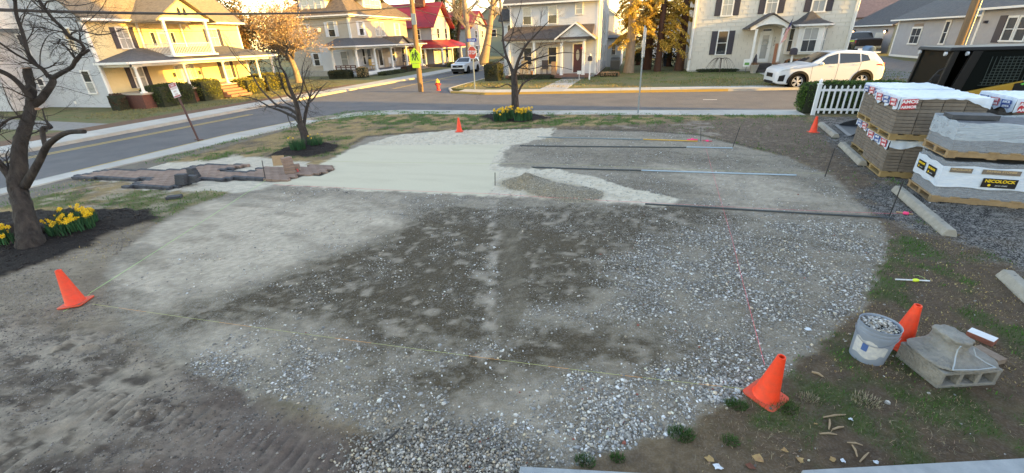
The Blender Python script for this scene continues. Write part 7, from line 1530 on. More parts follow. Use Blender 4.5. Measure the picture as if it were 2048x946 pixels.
# ------------------------------------------------------------------ daffodils
m_daff = mat('daffodil_yellow', (.85, .62, .01), .6, (.88, .50, .005), 30); m_daffc = mat('daffodil_trumpet', (.85, .38, .005), .6)
def flower_src(s):
    mb = MB()
    for k in range(6):
        a = k*pi/3; c, d = Vector((cos(a), sin(a), 0)), Vector((-sin(a), cos(a), 0)); mb.poly([c*.12*s, c*.6*s+d*.26*s+Vector((0, 0, .08*s)), c*1.0*s+Vector((0, 0, .05*s)), c*.6*s-d*.26*s+Vector((0, 0, .08*s))])
    mb.lathe([(.20*s, 0), (.24*s, .45*s), (.33*s, .62*s), (.28*s, .60*s), (.16*s, .1*s)], 8); return mb
def daffs(lab, spots, nb, nf, h, s, rs):
    """spots: list of (x,y,r)"""
    x0, y0, _ = spots[0]; r = thing('daffodil_clump', lab, 'daffodils', (x0, y0, 0), 0, None); R2 = random.Random(rs); X_, Y_ = [], []
    for x, y, rr in spots:
        a = rng.uniform(0, 2*pi, nb); q = np.sqrt(rng.random(nb))*rr; X_.append(x+q*np.cos(a)); Y_.append(y+q*np.sin(a)*.8)
    X_, Y_ = np.concatenate(X_), np.concatenate(Y_); n = len(X_); blades('leaves', X_, Y_, hz(X_, Y_), rng.uniform(.7, 1.1, n)*h, rng.uniform(.010, .016, n)*(s/.035), gcol(n, [.035, .095, .04]), kind=None, parent=r, lean=.45)
    src = flower_src(s).build('flower', m_daff, r, fix=False); stems = MB()
    for x, y, rr in spots:
        for k in range(nf):
            a = R2.uniform(0, 2*pi); q = math.sqrt(R2.random())*rr*1.1; fx_, fy_ = x+q*cos(a), y+q*sin(a)*.85; fz = gz(fx_, fy_)+h*R2.uniform(.75, 1.15); az = R2.uniform(0, 2*pi) if R2.random() < .5 else math.atan2(-y, -x)+R2.gauss(0, .7)
            M = Matrix.Translation((fx_, fy_, fz)) @ Matrix.Rotation(az, 4, 'Z') @ Matrix.Rotation(R_(R2.uniform(50, 95)), 4, 'Y'); piece(src, M, r).matrix_parent_inverse = src.matrix_parent_inverse; stems.tube([(fx_*.9+x*.1, fy_*.9+y*.1, 0), (fx_, fy_, fz)], .004, 3, cap=False)
    stems.build('stems', mat('stem_green', (.05, .12, .03), .7), r)['kind'] = 'stuff'; bpy.data.objects.remove(src)
def Gs(px, py, rr): x, y = G(px, py); return (x, y, rr)
daffs('large clump of yellow daffodils at the foot of the pruned tree', [Gs(165, 462, .22), Gs(130, 470, .22), Gs(148, 450, .25), Gs(185, 448, .14)], 120, 13, .22, .040, 1)
daffs('yellow daffodils left of the pruned tree at the picture edge', [Gs(8, 492, .22), Gs(30, 482, .16)], 120, 12, .22, .040, 2)
daffs('daffodil clump left of the middle tree', [Gs(1003, 244, .28), Gs(1015, 240, .22)], 260, 22, .38, .05, 3); daffs('daffodil clump right of the middle tree', [Gs(1048, 243, .30), Gs(1040, 244, .2)], 260, 24, .38, .05, 4)
daffs('half open daffodils left of the multi stemmed tree', [Gs(598, 302, .22)], 200, 3, .33, .03, 5); daffs('small daffodils right of the multi stemmed tree', [Gs(632, 292, .25)], 160, 5, .25, .03, 6)
# ================================================================== SIGNS, POLES, WIRES
m_galv = mat('galvanised', (.20, .24, .26), .45, (.26, .30, .33), 12, metal=.3); m_pole = mat('pole_wood', (.14, .09, .05), .9, (.21, .14, .08), 7, bump=.7, bs=30, stretch=(1, 1, .12)); m_brownp = mat('brown_post', (.075, .03, .025), .6)
m_sred = mat('sign_red', (.62, .06, .03), .5); m_swh = mat('sign_white', (.75, .75, .74), .5); m_syg = mat('sign_yellow_green', (.55, .80, .02), .5); m_sblu = mat('sign_blue', (.015, .04, .30), .5); m_sblk = mat('sign_black', (.012, .012, .012), .6); m_sback = mat('sign_back', (.33, .38, .40), .5, metal=.2)
def face_cam(x, y, off=0): return math.atan2(-y, -x)+off
def sign_M(x, y, z, yaw):        # local x right, y up, z toward viewer
    n = Vector((cos(yaw), sin(yaw), 0)); X = Vector((-n.y, n.x, 0)); return frame_M((x, y, z), X, (0, 0, 1))
def panel(root, M, poly, m, d0, d1, nm='panel', bevel=0):
    mb = MB(); mb.prism(poly, d0, d1, lambda a, b, d: M @ Vector((a, b, d))); return mb.build(nm, m, root, bevel=bevel)
# stop sign with street name blade
x, y = G(951, 181, -.0); x, y = -9.68, 25.95
r = thing('stop_sign', 'red octagonal stop sign under a blue street name blade on a thin post', 'stop sign', (x, y, 0)); yaw = R_(-95)
mb = MB(); mb.box((x-.03, y-.03, -.05), (x+.03, y+.03, 2.55)); mb.build('post', m_galv, r)
M = sign_M(x, y-.05, 2.12, R_(-103)); oc = [(.33*cos(R_(22.5+45*k)), .38*sin(R_(22.5+45*k))) for k in range(8)]; p = panel(r, M, oc, m_swh, 0, .01); oc2 = [(a*.93, b*.93) for a, b in oc]; panel(p, M, oc2, m_sred, .010, .013, 'red_face'); text('STOP', 'lettering', m_swh, .28, M @ Matrix.Translation((0, 0, .015)), p, .001, .85, .006)
M = sign_M(x, y-.02, 2.62, R_(-100)); p = panel(r, M, [(-.14, -.10), (.14, -.10), (.14, .08), (-.14, .08)], m_swh, 0, .01, 'small_plate'); M = sign_M(x, y-.02, 2.80, R_(-100)); p = panel(r, M, [(-.34, -.09), (.34, -.09), (.34, .09), (-.34, .09)], m_sblu, 0, .012, 'street_name'); text('CEDAR', 'lettering', m_swh, .15, M @ Matrix.Translation((0, -.01, .014)), p, .001, 1, .002)
# leaning brown post with parking sign
b0 = Vector((*G(397, 281), 0)); t0 = onP(346, 170, 1, b0.y+.15); r = thing('parking_sign', 'small red and white parking sign on a leaning brown post by the sidewalk', 'sign', tuple(b0)); d = (t0-b0)
mb = MB(); mb.tube([b0-d*.02, t0], .035, 6); mb.build('post', m_brownp, r); mb = MB(); mb.box((b0.x-.10, b0.y-.05, .02), (b0.x+.16, b0.y+.05, .045)); mb.build('foot', m_brownp, r)
dn_ = d.normalized(); n_ = Vector((.10, -1, 0)).normalized(); X = (-n_.cross(dn_)).normalized(); X = X if X.x > 0 else -X; c = t0-dn_*.17+X*.02; M = frame_M(tuple(c+n_*.04), X, dn_)
p = panel(r, M, [(-.15, -.22), (.15, -.22), (.15, .22), (-.15, .22)], m_swh, 0, .006); panel(p, M, [(-.14, .10), (.14, .10), (.14, .21), (-.14, .21)], mat('faded_red', (.42, .12, .13), .6), .006, .008, 'red_band'); panel(p, M, [(-.14, -.21), (.14, -.21), (.14, -.165), (-.14, -.165)], mat('faded_red', (.42, .12, .13)), .006, .008, 'red_band')
for k, s in enumerate(('NO', 'PARKING', 'ANY', 'TIME')): text(s, 'lettering', mat('faded_red', (.42, .12, .13)) if k else m_swh, .075 if k else .09, M @ Matrix.Translation((0, .15-.095*k, .009)), p, .0005, .9)
# grey post with edge-on sign
b0 = Vector((*G(1276, 227), 0)); r = thing('street_sign', 'grey metal post with a sign seen edge on, standing in the lawn strip', 'sign', tuple(b0)); t0 = onP(1290, 55, 1, b0.y); t0 = Vector((b0.x-.03, b0.y, 3.05))
mb = MB(); mb.tube([b0-Vector((0, 0, .05)), t0], .032, 6); mb.build('post', m_galv, r); mb = MB(); mb.hexa([(t0.x-.035, t0.y-.30, 2.0), (t0.x-.030, t0.y-.30, 2.0), (t0.x+.075, t0.y+.30, 2.0), (t0.x+.07, t0.y+.30, 2.0), (t0.x-.035, t0.y-.30, 2.98), (t0.x-.030, t0.y-.30, 2.98), (t0.x+.075, t0.y+.30, 2.98), (t0.x+.07, t0.y+.30, 2.98)]); mb.build('panel', m_sback, r)
# utility pole with school sign
x, y = -13.42, 26.05; r = thing('utility_pole', 'wooden utility pole at the corner behind the red hydrant', 'utility pole', (x, y, 0)); mb = MB(); mb.tube([(x, y, -.1), (x+.06, y, 3), (x+.12, y, 9)], [.17, .155, .12], 14); mb.build('pole', m_pole, r, smooth=True)
mb = MB(); mb.box((x+.05, y-.24, 3.75), (x+.33, y-.16, 4.35)); mb.build('box', m_galv, r); mb = MB(); mb.box((x-.9, y-.18, 8.2), (x+1.2, y-.06, 8.32)); mb.build('crossarm', m_pole, r)
r2 = thing('school_crossing_sign', 'fluorescent yellow green school crossing sign with two walking figures on the pole', 'sign', (x-.02, y-.2, 1.7)); M = sign_M(x-.02, y-.21, 2.02, R_(-92)); pg = [(-.38, -.42), (.38, -.42), (.38, .12), (0, .48), (-.38, .12)]; p = panel(r2, M, pg, m_syg, 0, .012)
def figure(cx, cy, s):
    mb = MB(); f = lambda a, b, d: M @ Vector((cx+a*s, cy+b*s, d)); mb.prism([(.055*cos(t), .34+.055*sin(t)) for t in np.linspace(0, 2*pi, 12, endpoint=False)], .012, .016, f)
    for pl in ([(-.05, .27), (.05, .27), (.06, .02), (-.06, .02)], [(-.05, .04), (.01, .04), (-.08, -.28), (-.14, -.26)], [(-.01, .04), (.06, .04), (.15, -.22), (.21, -.24), (.12, -.27)], [(-.05, .26), (-.09, .24), (-.16, .05), (-.11, .03)], [(.04, .26), (.10, .22), (.17, .08), (.12, .05)]): mb.prism(pl, .012, .016, f)
    mb.build('walking_figure', m_sblk, p)
figure(-.13, -.06, .72); figure(.08, -.02, .92); M2 = sign_M(x-.02, y-.21, 1.46, R_(-92)); p2 = panel(r2, M2, [(-.26, -.12), (.26, -.12), (.26, .12), (-.26, .12)], m_syg, 0, .012, 'lower_plate'); 
# right pole
x, y = 13.6, 25.2; r = thing('utility_pole', 'wooden utility pole with a sunlit right side behind the loader cab', 'utility pole', (x, y, 0)); mb = MB(); mb.tube([(x-.05, y, -.1), (x-.02, y, 3), (x, y, 9)], [.16, .145, .12], 14); mb.build('pole', m_pole, r, smooth=True); mb = MB(); mb.tube([(x+.12, y-.1, 0), (x+.14, y-.1, 6)], .025, 6); mb.build('conduit', m_galv, r)
# hydrant
m_hr = mat('hydrant_red', (.50, .03, .02), .5, (.40, .04, .03), 6); m_hy = mat('hydrant_yellow', (.70, .45, .03), .5); x, y = -12.05, 25.75
r = thing('fire_hydrant', 'red fire hydrant with a yellow bonnet at the street corner', 'fire hydrant', (x, y, 0)); mb = MB(); mb.lathe([(.15, 0), (.15, .04), (.10, .06), (.10, .40), (.13, .42), (.13, .46), (.10, .47)], 14, c=(x, y, 0)); mb.build('barrel', m_hr, r, smooth=True)
mb = MB(); mb.lathe([(.135, .47), (.13, .50), (.10, .58), (.05, .64), (.03, .65), (.03, .70), (.001, .705)], 14, c=(x, y, 0)); mb.build('bonnet', m_hy, r, smooth=True)
for s in (-1, 1): mb = MB(); mb.lathe([(.05, s*.08), (.05, s*.17), (.035, s*.18), (.035, s*.20), (.001, s*.205)], 10, c=(x, y, .36), axis='X'); mb.build('side_cap', m_hr, r)
mb = MB(); mb.lathe([(.065, -.08), (.065, -.18), (.045, -.19), (.001, -.195)], 10, c=(x, y, .34), axis='Y'); mb.build('front_cap', m_hr, r)
# wires
m_wire = mat('black_cable', (.02, .018, .018), .6)
def wire(a, b, sag, rad, lab, grp='overhead wires'):
    a, b = Vector(a), Vector(b); P = []
    for t in np.linspace(0, 1, 30): p = a.lerp(b, t); p.z -= sag*4*t*(1-t); P.append(p)
    mb = MB(); mb.tube(P, rad, 5); tag(mb.build('overhead_wire', m_wire), lab, 'wire', grp)
P_ = Vector((-13.3, 26.0, 5.0))
a_ = onP(0, 9, 0, -13.4); b_ = onP(520, 25, 0, -13.4); 
wire((-13.4, -22, 5.4), (-13.3, 25.9, 4.75), 1.38, .035, 'thick black cable crossing the roof of the balcony house')
wire((-13.4, -22, 6.6), (-13.3, 25.9, 6.2), 1.5, .012, 'upper thin wire over the balcony house'); wire((-13.3, 26, 4.2), (-28.5, 17.6, 3.9), .3, .010, 'thin service wire to the upper wall of the balcony house')
wire((-13.3, 26, 5.6), (-27.3, 41, 5.0), .35, .012, 'service wire to the tan house'); wire((-13.3, 26, 4.6), (-12.5, 80, 5.2), 1.1, .02, 'cable running up the far street'); wire((-13.3, 26, 5.4), (-12.5, 80, 6.2), 1.0, .012, 'thin wire running up the far street'); wire((-13.3, 26, 4.9), (-9.6, 34.8, 4.9), .2, .010, 'service wire to the white house')
wire((-13.3, 26, 5.9), (-24.6, 53, 4.6), .5, .010, 'service wire to the red roofed house')

# ================================================================== VEHICLES
m_void = mat('wheel_well', (.003, .003, .003), 1.0, spec=0); m_tyre = mat('tyre', (.008, .008, .008), .9, spec=.2); m_rim = mat('alloy_rim', (.55, .55, .56), .35, metal=.3); m_cwhite = mat('white_car_paint', (.60, .62, .65), .3, coat=.8); m_cblack = mat('black_car_paint', (.006, .0055, .006), .25, coat=.6); m_clad = mat('black_plastic', (.010, .010, .011), .6, spec=.3); m_cglass = mat('car_glass', (.018, .022, .025), .04, spec=.9); m_seam = mat('panel_gap', (.04, .04, .045), .7); m_red = mat('tail_light', (.42, .012, .01), .15, coat=1); m_hl = mat('headlight', (.45, .48, .52), .1, coat=1)
def interp(x, xs, ys): return float(np.interp(x, xs, ys))
def car(lab, cat, px, py, scale, rz, spec, name='parked_car'):
    """x forward(-) nose at x=0 .. L ; side at y=+-w ; built at origin, centre on wheelbase middle"""
    S = spec; Ln = S['L']; r = thing(name, lab, cat, (px, py, RZ0 if not S.get('z') else S['z']), rz, None, abs_=False); r.scale = (scale,)*3
    W = lambda x: interp(x, *S['w']); ZT = lambda x: interp(x, *S['top']); ZB = lambda x: interp(x, *S['bot']); BL = lambda x: interp(x, *S['belt'])
    cx = (S['wf']+S['wr'])/2
    def ysurf(x, z):
        w_ = W(x); b = BL(x); zb = ZB(x)
        if z <= b: t = (z-zb)/(b-zb+1e-6); return w_*(.955+.045*math.sin(min(max(t, 0), 1)*pi*.62+.35))
        t = (z-b)/(S['roof']-b); return w_*(1.0-.0-.27*t**1.15)*.995
    # body loft
    XS = sorted(set([round(v, 3) for v in np.linspace(0, Ln, 96)])); ringN = []; 
    body = MB(); rows = []
    for x in XS:
        zt, zb, b, w_ = ZT(x), ZB(x), BL(x), W(x); row = []
        hi = zt > b+.03
        zs = [zb]+[zb+((b-.02 if hi else min(b, zt)-.03)-zb)*q/14 for q in range(1, 15)]
        row.append((0, zb)); row.append((w_*.86, zb))
        for z in zs[1:]: row.append((ysurf(x, z), z))
        if hi:
            for t in (.02, .25, .5, .75, .93): z = b+(zt-b)*t-.0; row.append((ysurf(x, z), z))
            ye = ysurf(x, zt-.02); row += [(ye*.94, zt-.012), (ye*.80, zt+.004), (ye*.4, zt+.016), (0, zt+.02)]
        else:
            ye = w_*.985; z0 = min(b, zt)-.02; row += [(ye*.985, z0+.01), (ye*.96, z0+.018), (ye*.93, zt-.004), (ye*.88, zt), (ye*.80, zt+.006)]; row += [(ye*.7, zt+.010), (ye*.55, zt+.016), (ye*.3, zt+.022), (0, zt+.025)]
        rows.append([(x-cx, y, z) for y, z in row])
    K = len(rows[0]); V = []
    for row in rows: V += row+[(x, -y, z) for x, y, z in row[-2:0:-1]]
    N = 2*K-2; body.v = V
    for i in range(len(XS)-1):
        for k in range(N): a, b = i*N+k, i*N+(k+1) % N; body.f.append((a, b, b+N, a+N)); body.m.append(0)
    body.f.append(tuple(range(N))[::-1]); body.f.append(tuple((len(XS)-1)*N+k for k in range(N))); body.m += [0, 0]
    ob = body.build('body', [S['paint'], m_clad], r, smooth=True)
    # wheel arches: openings in the body sides, edges trimmed by the cladding rings
    R_w = S['rw']; bm = bmesh.new(); bm.from_mesh(ob.data); dl_ = []
    for f in bm.faces:
        c = f.calc_center_median()
        for xw in (S['wf'], S['wr']):
            if abs(c.y) > .45 and math.hypot(c.x+cx-xw, c.z-R_w) < R_w+.055: dl_.append(f); break
    bmesh.ops.delete(bm, geom=dl_, context='FACES'); bm.to_mesh(ob.data); bm.free()
    mb = MB()
    for xw in (S['wf'], S['wr']):
        for sd in (-1, 1): mb = MB(); mb.lathe([(R_w+.05, sd*(W(xw)-.02)), (R_w+.06, sd*.5), (.05, sd*.48)], 24, c=(xw-cx, 0, R_w), axis='Y', cap=False); mb.build('wheel_well', m_void, r)
    mb = MB(); mb.box((.25-cx, -W(Ln/2)*.72, .22), (Ln-.25-cx, W(Ln/2)*.72, .75)); mb.build('underbody', m_clad, r)
    def patch(nm, bot, top, m, side=-1, off=.006, nu=10, nv=5, parent=None):
        """bot/top: polylines of (x,z) same length; side panel following the body"""
        mb = MB(); bx_, tx_ = np.array(bot), np.array(top); tt = np.linspace(0, 1, len(bot)); g = []
        for i in range(nu+1):
            u = i/nu; b = [np.interp(u, tt, bx_[:, c]) for c in (0, 1)]; t = [np.interp(u, tt, tx_[:, c]) for c in (0, 1)]
            g.append([(b[0]+(t[0]-b[0])*j/nv, b[1]+(t[1]-b[1])*j/nv) for j in range(nv+1)])
        for i in range(nu):
            for j in range(nv):
                q = [g[i][j], g[i+1][j], g[i+1][j+1], g[i][j+1]]; mb.poly([(x-cx, side*(ysurf(x, z)+off), z) for x, z in (q if side < 0 else q[::-1])])
        return mb.build(nm, m, parent or r, smooth=True)
    for sd in (-1, 1):
        for nm, bo, to, m in S['side']: patch(nm, bo, to, m, sd)
        for (x0, z0), (x1, z1) in S['seams']: patch('door_seam', [(x0, z0), (x0+.012, z0)], [(x1, z1), (x1+.012, z1)], m_seam, sd, .004, 1, 8)
        for hx, hz_ in S['handles']: 
            mb = MB(); mb.tube([(hx-cx-.09, sd*(ysurf(hx, hz_)+.005), hz_), (hx-cx-.07, sd*(ysurf(hx, hz_)+.03), hz_), (hx-cx+.07, sd*(ysurf(hx, hz_)+.03), hz_), (hx-cx+.09, sd*(ysurf(hx, hz_)+.005), hz_)], .013, 6); mb.build('door_handle', S['paint'], r, smooth=True)
        # cladding rings and sill
        for xw in (S['wf'], S['wr']):
            mb = MB(); n = 22
            for k in range(n):
                def pt(a, rr):
                    x, z = xw+rr*cos(a), R_w+rr*sin(a); return (x-cx, sd*(ysurf(x, max(z, ZB(x)+.02))+.010), z)
                a0, a1 = -.15+(pi+.3)*k/n, -.15+(pi+.3)*(k+1)/n; mb.quad(pt(a0, R_w+.02), pt(a1, R_w+.02), pt(a1, R_w+.055+S.get('cl', .06)), pt(a0, R_w+.055+S.get('cl', .06)))
            mb.build('arch_cladding', m_clad, r, smooth=True)
        patch('sill_cladding', [(S['wf']+R_w, ZB(1.5)+.005), (S['wr']-R_w, ZB(1.5)+.005)], [(S['wf']+R_w+.02, ZB(1.5)+.12), (S['wr']-R_w-.02, ZB(1.5)+.12)], m_clad, sd, .012)
        # mirror
        mx, mz = S['mirror']; mb = MB(); mb.lathe([(.001, -.12), (.06, -.09), (.085, 0), (.07, .08), (.001, .10)], 10, c=(mx-cx, sd*(W(mx)+.08), mz), axis='Y'); mo = mb.build('mirror', S['paint'], r, smooth=True)
        # wheels
        for xw in (S['wf'], S['wr']):
            yo = sd*(W(xw)-.02); wr_ = thing('w', None, None); bpy.data.objects.remove(wr_)
            mb = MB(); Rw = R_w; mb.lathe([(Rw*.66, yo-sd*.20), (Rw*.93, yo-sd*.21), (Rw, yo-sd*.17), (Rw, yo-sd*.03), (Rw*.95, yo), (Rw*.70, yo+sd*.005), (Rw*.67, yo-sd*.02)], 32, c=(xw-cx, 0, Rw), axis='Y', cap=False); wh = mb.build('wheel', m_tyre, r, smooth=True)
            mb = MB(); mb.lathe([(Rw*.67, yo-sd*.02), (Rw*.64, yo-sd*.04), (Rw*.62, yo-sd*.10), (.001, yo-sd*.10)], 28, c=(xw-cx, 0, Rw), axis='Y', cap=False); mb.build('rim_well', m_void, wh, smooth=True)
            mb = MB(); c_ = Vector((xw-cx, yo-sd*.02, Rw))
            for k in range(5):
                for da in (-.17, .17):
                    a = 2*pi*k/5+.3+da; d_ = Vector((cos(a), 0, sin(a))); e_ = Vector((-sin(a), 0, cos(a))); hw = .020*Rw/.34
                    mb.hexa([c_+d_*.04-e_*hw*.8-Vector((0, sd*.02, 0)), c_+d_*Rw*.65-e_*hw*1.3-Vector((0, sd*.02, 0)), c_+d_*Rw*.65+e_*hw*1.3-Vector((0, sd*.02, 0)), c_+d_*.04+e_*hw*.8-Vector((0, sd*.02, 0)), c_+d_*.04-e_*hw*.8+Vector((0, sd*.01, 0)), c_+d_*Rw*.65-e_*hw*1.3, c_+d_*Rw*.65+e_*hw*1.3, c_+d_*.04+e_*hw*.8+Vector((0, sd*.01, 0))])
            mb.lathe([(.06, -sd*.02), (.05, sd*.015), (.001, sd*.02)], 12, c=tuple(c_), axis='Y'); mb.lathe([(Rw*.66, -sd*.02), (Rw*.665, sd*.012), (Rw*.635, sd*.012), (Rw*.63, -sd*.02)], 28, c=tuple(c_), axis='Y', cap=False); mb.build('rim', S.get('rim', m_rim), wh)
    # windscreens and top glass follow the roof curve
    def strip_(nm, x0, x1, f, m, n=8):
        mb = MB(); 
        for i in range(n):
            xa, xb = x0+(x1-x0)*i/n, x0+(x1-x0)*(i+1)/n; za, zb_ = ZT(xa)+.012, ZT(xb)+.012; ya, yb = (ysurf(xa, ZT(xa)-.02)*f, ysurf(xb, ZT(xb)-.02)*f)
            M_ = [-1, -.6, 0, .6, 1]
            for u, v in zip(M_, M_[1:]):
                cr = lambda q: .014*(1-q*q); mb.quad((xa-cx, u*ya, za+cr(u)), (xb-cx, u*yb, zb_+cr(u)), (xb-cx, v*yb, zb_+cr(v)), (xa-cx, v*ya, za+cr(v)))
        return mb.build(nm, m, r, smooth=True)
    for nm, x0, x1, f, m in S['tops']: strip_(nm, x0, x1, f, m)
    for nm, m, boxes in S['extra']:
        mb = MB()
        for a, b in boxes: mb.box((a[0]-cx, a[1], a[2]), (b[0]-cx, b[1], b[2]))
        mb.build(nm, m, r, bevel=.008)
    return r
kia = dict(L=4.46, wf=.92, wr=3.59, rw=.345, roof=1.60, paint=m_cwhite,
    w=([0, .12, .5, 1.0, 3.4, 4.1, 4.38, 4.46], [.66, .80, .90, .925, .925, .89, .82, .76]),
    top=([0, .08, .30, .9, 1.30, 1.40, 2.05, 2.35, 2.9, 3.6, 3.95, 4.12, 4.36, 4.46], [.70, .86, .96, 1.06, 1.10, 1.14, 1.50, 1.585, 1.61, 1.56, 1.50, 1.30, 1.02, .84]),
    bot=([0, .2, .6, 3.9, 4.3, 4.46], [.30, .22, .20, .22, .30, .40]),
    belt=([0, .3, 1.3, 2.4, 3.4, 3.9, 4.3, 4.46], [.72, .88, 1.00, 1.06, 1.12, 1.16, .98, .8]),
    side=[('side_window', [(1.62, 1.055), (2.42, 1.085)], [(1.98, 1.38), (2.44, 1.505)], m_cglass), ('side_window', [(2.50, 1.09), (3.32, 1.13)], [(2.50, 1.51), (3.30, 1.475)], m_cglass), ('side_window', [(3.37, 1.14), (3.72, 1.19)], [(3.36, 1.465), (3.62, 1.40)], m_cglass),
          ('headlight', [(.16, .80), (.40, .82), (.78, .965)], [(.22, .86), (.50, .93), (.80, .99)], m_hl), ('tail_light', [(3.98, .99), (4.40, .93)], [(4.05, 1.03), (4.42, 1.08)], m_red), ('fog_lamp_panel', [(.10, .36), (.33, .36)], [(.12, .60), (.36, .66)], m_clad)],
    seams=[((1.42, .36), (1.40, 1.03)), ((2.45, .36), (2.46, 1.08)), ((3.30, .62), (3.36, 1.12))], handles=[(2.25, .98), (3.18, 1.03)], mirror=(1.72, 1.10),
    tops=[('windscreen', 1.38, 2.15, .86, m_cglass), ('rear_window', 4.0, 4.2, .8, m_cglass)],
    extra=[('grille', m_clad, [((-.012, -.36, .52), (.10, .36, .70))]), ('lower_grille', m_clad, [((-.02, -.52, .24), (.2, .52, .36))]), ('rear_spoiler', m_cwhite, [((3.92, -.55, 1.47), (4.22, .55, 1.53))]), ('antenna_fin', m_cwhite, [((3.55, -.02, 1.56), (3.72, .02, 1.66))]), ('licence_plate', m_swh, [((4.44, -.22, .62), (4.475, .22, .74))]), ('rear_bumper', m_clad, [((4.25, -.75, .30), (4.49, .75, .48))])], cl=.07)
P1, P2 = G(1591, 179, RZ0), G(1722, 173.5, RZ0); wb = math.hypot(P2[0]-P1[0], P2[1]-P1[1])*.955; aa = math.atan2(P2[1]-P1[1], P2[0]-P1[0]); sc = wb/2.67*.88; aa = R_(6.5); P2 = (P1[0]+cos(aa)*sc*2.67, P1[1]+sin(aa)*sc*2.67); n_ = Vector((-sin(aa), cos(aa), 0))*.90*sc
print('kia', wb, sc)
k_ = car('white compact SUV parked facing left in front of the cream house', 'car', (P1[0]+P2[0])/2+n_.x, (P1[1]+P2[1])/2+n_.y, sc, aa, kia)
expl = dict(kia); expl.update(L=5.05, wf=.95, wr=3.97, rw=.39, roof=1.78, rim=m_clad,
    w=([0, .12, .5, 1.0, 4.3, 4.9, 5.05], [.80, .92, .98, 1.0, 1.0, .93, .86]), top=([0, .06, .25, 1.25, 1.5, 2.2, 2.5, 4.4, 4.75, 4.95, 5.05], [.90, 1.05, 1.12, 1.20, 1.26, 1.66, 1.75, 1.76, 1.68, 1.2, .9]), bot=([0, .3, 4.6, 5.05], [.34, .24, .26, .42]), belt=([0, .3, 1.3, 4.2, 4.8, 5.05], [.95, 1.06, 1.14, 1.20, 1.15, .9]),
    side=[('side_window', [(1.80, 1.17), (2.66, 1.19)], [(2.20, 1.56), (2.66, 1.66)], m_cglass), ('side_window', [(2.74, 1.19), (3.62, 1.21)], [(2.74, 1.66), (3.60, 1.64)], m_cglass), ('side_window', [(3.72, 1.22), (4.42, 1.24)], [(3.70, 1.63), (4.30, 1.56)], m_cglass), ('headlight', [(.02, .92), (.42, .96)], [(.04, 1.02), (.44, 1.04)], m_hl), ('tail_light', [(4.62, 1.02), (5.0, 1.0)], [(4.62, 1.16), (5.0, 1.12)], m_red)],
    seams=[((1.55, .40), (1.55, 1.15)), ((2.70, .40), (2.70, 1.18)), ((3.62, .60), (3.66, 1.2))], handles=[(2.45, 1.06), (3.45, 1.08)], mirror=(1.9, 1.22), tops=[('windscreen', 1.48, 2.3, .86, m_cglass), ('rear_window', 4.6, 4.9, .8, m_cglass)],
    extra=[('grille', m_clad, [((-.03, -.66, .72), (.10, .66, .98))]), ('lower_grille', m_clad, [((-.03, -.85, .30), (.25, .85, .60))]), ('badge', m_galv, [((-.045, -.12, .83), (-.03, .12, .91))]), ('roof_rail', m_clad, [((2.3, -.72, 1.77), (4.3, -.68, 1.81)), ((2.3, .68, 1.77), (4.3, .72, 1.81))])], cl=.07)
q = G(893, 150, RZ0); c1 = G(930, 138, RZ0); print('explorer at', q, c1)
car('white full size SUV driving toward the corner on the far street', 'car', -16.9+.2, 42.6, .80, R_(88), expl, 'car')
pick = dict(kia); pick.update(L=5.7, wf=.95, wr=4.55, rw=.41, roof=1.85, paint=m_cblack, rim=m_clad,
    w=([0, .15, .6, 5.5, 5.7], [.85, .95, 1.0, 1.0, .97]), top=([0, .06, .3, 1.5, 1.7, 2.35, 2.6, 3.55, 3.72, 3.82, 5.65, 5.7], [.95, 1.12, 1.20, 1.28, 1.33, 1.78, 1.85, 1.84, 1.78, 1.30, 1.30, 1.22]), bot=([0, .3, 5.3, 5.7], [.42, .34, .36, .5]), belt=([0, .3, 1.5, 3.8, 5.7], [1.0, 1.14, 1.24, 1.27, 1.27]),
    side=[('side_window', [(1.95, 1.28), (2.72, 1.28)], [(2.30, 1.66), (2.74, 1.74)], m_cglass), ('side_window', [(2.82, 1.28), (3.5, 1.28)], [(2.82, 1.75), (3.42, 1.73)], m_cglass), ('yellow_stripe', [(3.2, 1.02), (5.3, 1.10)], [(3.3, 1.08), (5.3, 1.18)], m_syg), ('door_emblem', [(2.15, .78), (2.45, .78)], [(2.15, 1.08), (2.45, 1.08)], m_sred), ('tail_light', [(5.55, .95), (5.68, .95)], [(5.55, 1.2), (5.68, 1.2)], m_red)],
    seams=[((1.7, .45), (1.7, 1.22)), ((2.77, .45), (2.77, 1.25)), ((3.6, .5), (3.6, 1.25))], handles=[(2.55, 1.12), (3.4, 1.12)], mirror=(2.0, 1.36), tops=[('windscreen', 1.68, 2.4, .86, m_cglass)], extra=[('bed_floor', m_clad, [((3.95, -.8, 1.31), (5.6, .8, 1.325))]), ('rear_bumper', m_galv, [((5.65, -.95, .5), (5.82, .95, .68))])], cl=.05)
pick['z'] = 0.01
car('black pickup with a yellow side stripe parked before the grey garage', 'pickup truck', 23.9, 62.3, 1.25, R_(-92+180+0), pick) if False else car('black pickup with a yellow side stripe parked before the grey garage', 'pickup truck', 23.6, 62.2, 1.22, R_(-91), pick)
q = thing('tarp_drum', 'pale blue rounded tank lying behind the white compact SUV', 'tank', (23.0, 57.4, 0)); mb = MB(); mb.lathe([(.001, -.9), (.35, -.85), (.45, -.6), (.45, .6), (.35, .85), (.001, .9)], 14, c=(23.2, 57.4, .48), axis='Y'); mb.build('tank', mat('tank_blue', (.14, .22, .34), .5), q, smooth=True)

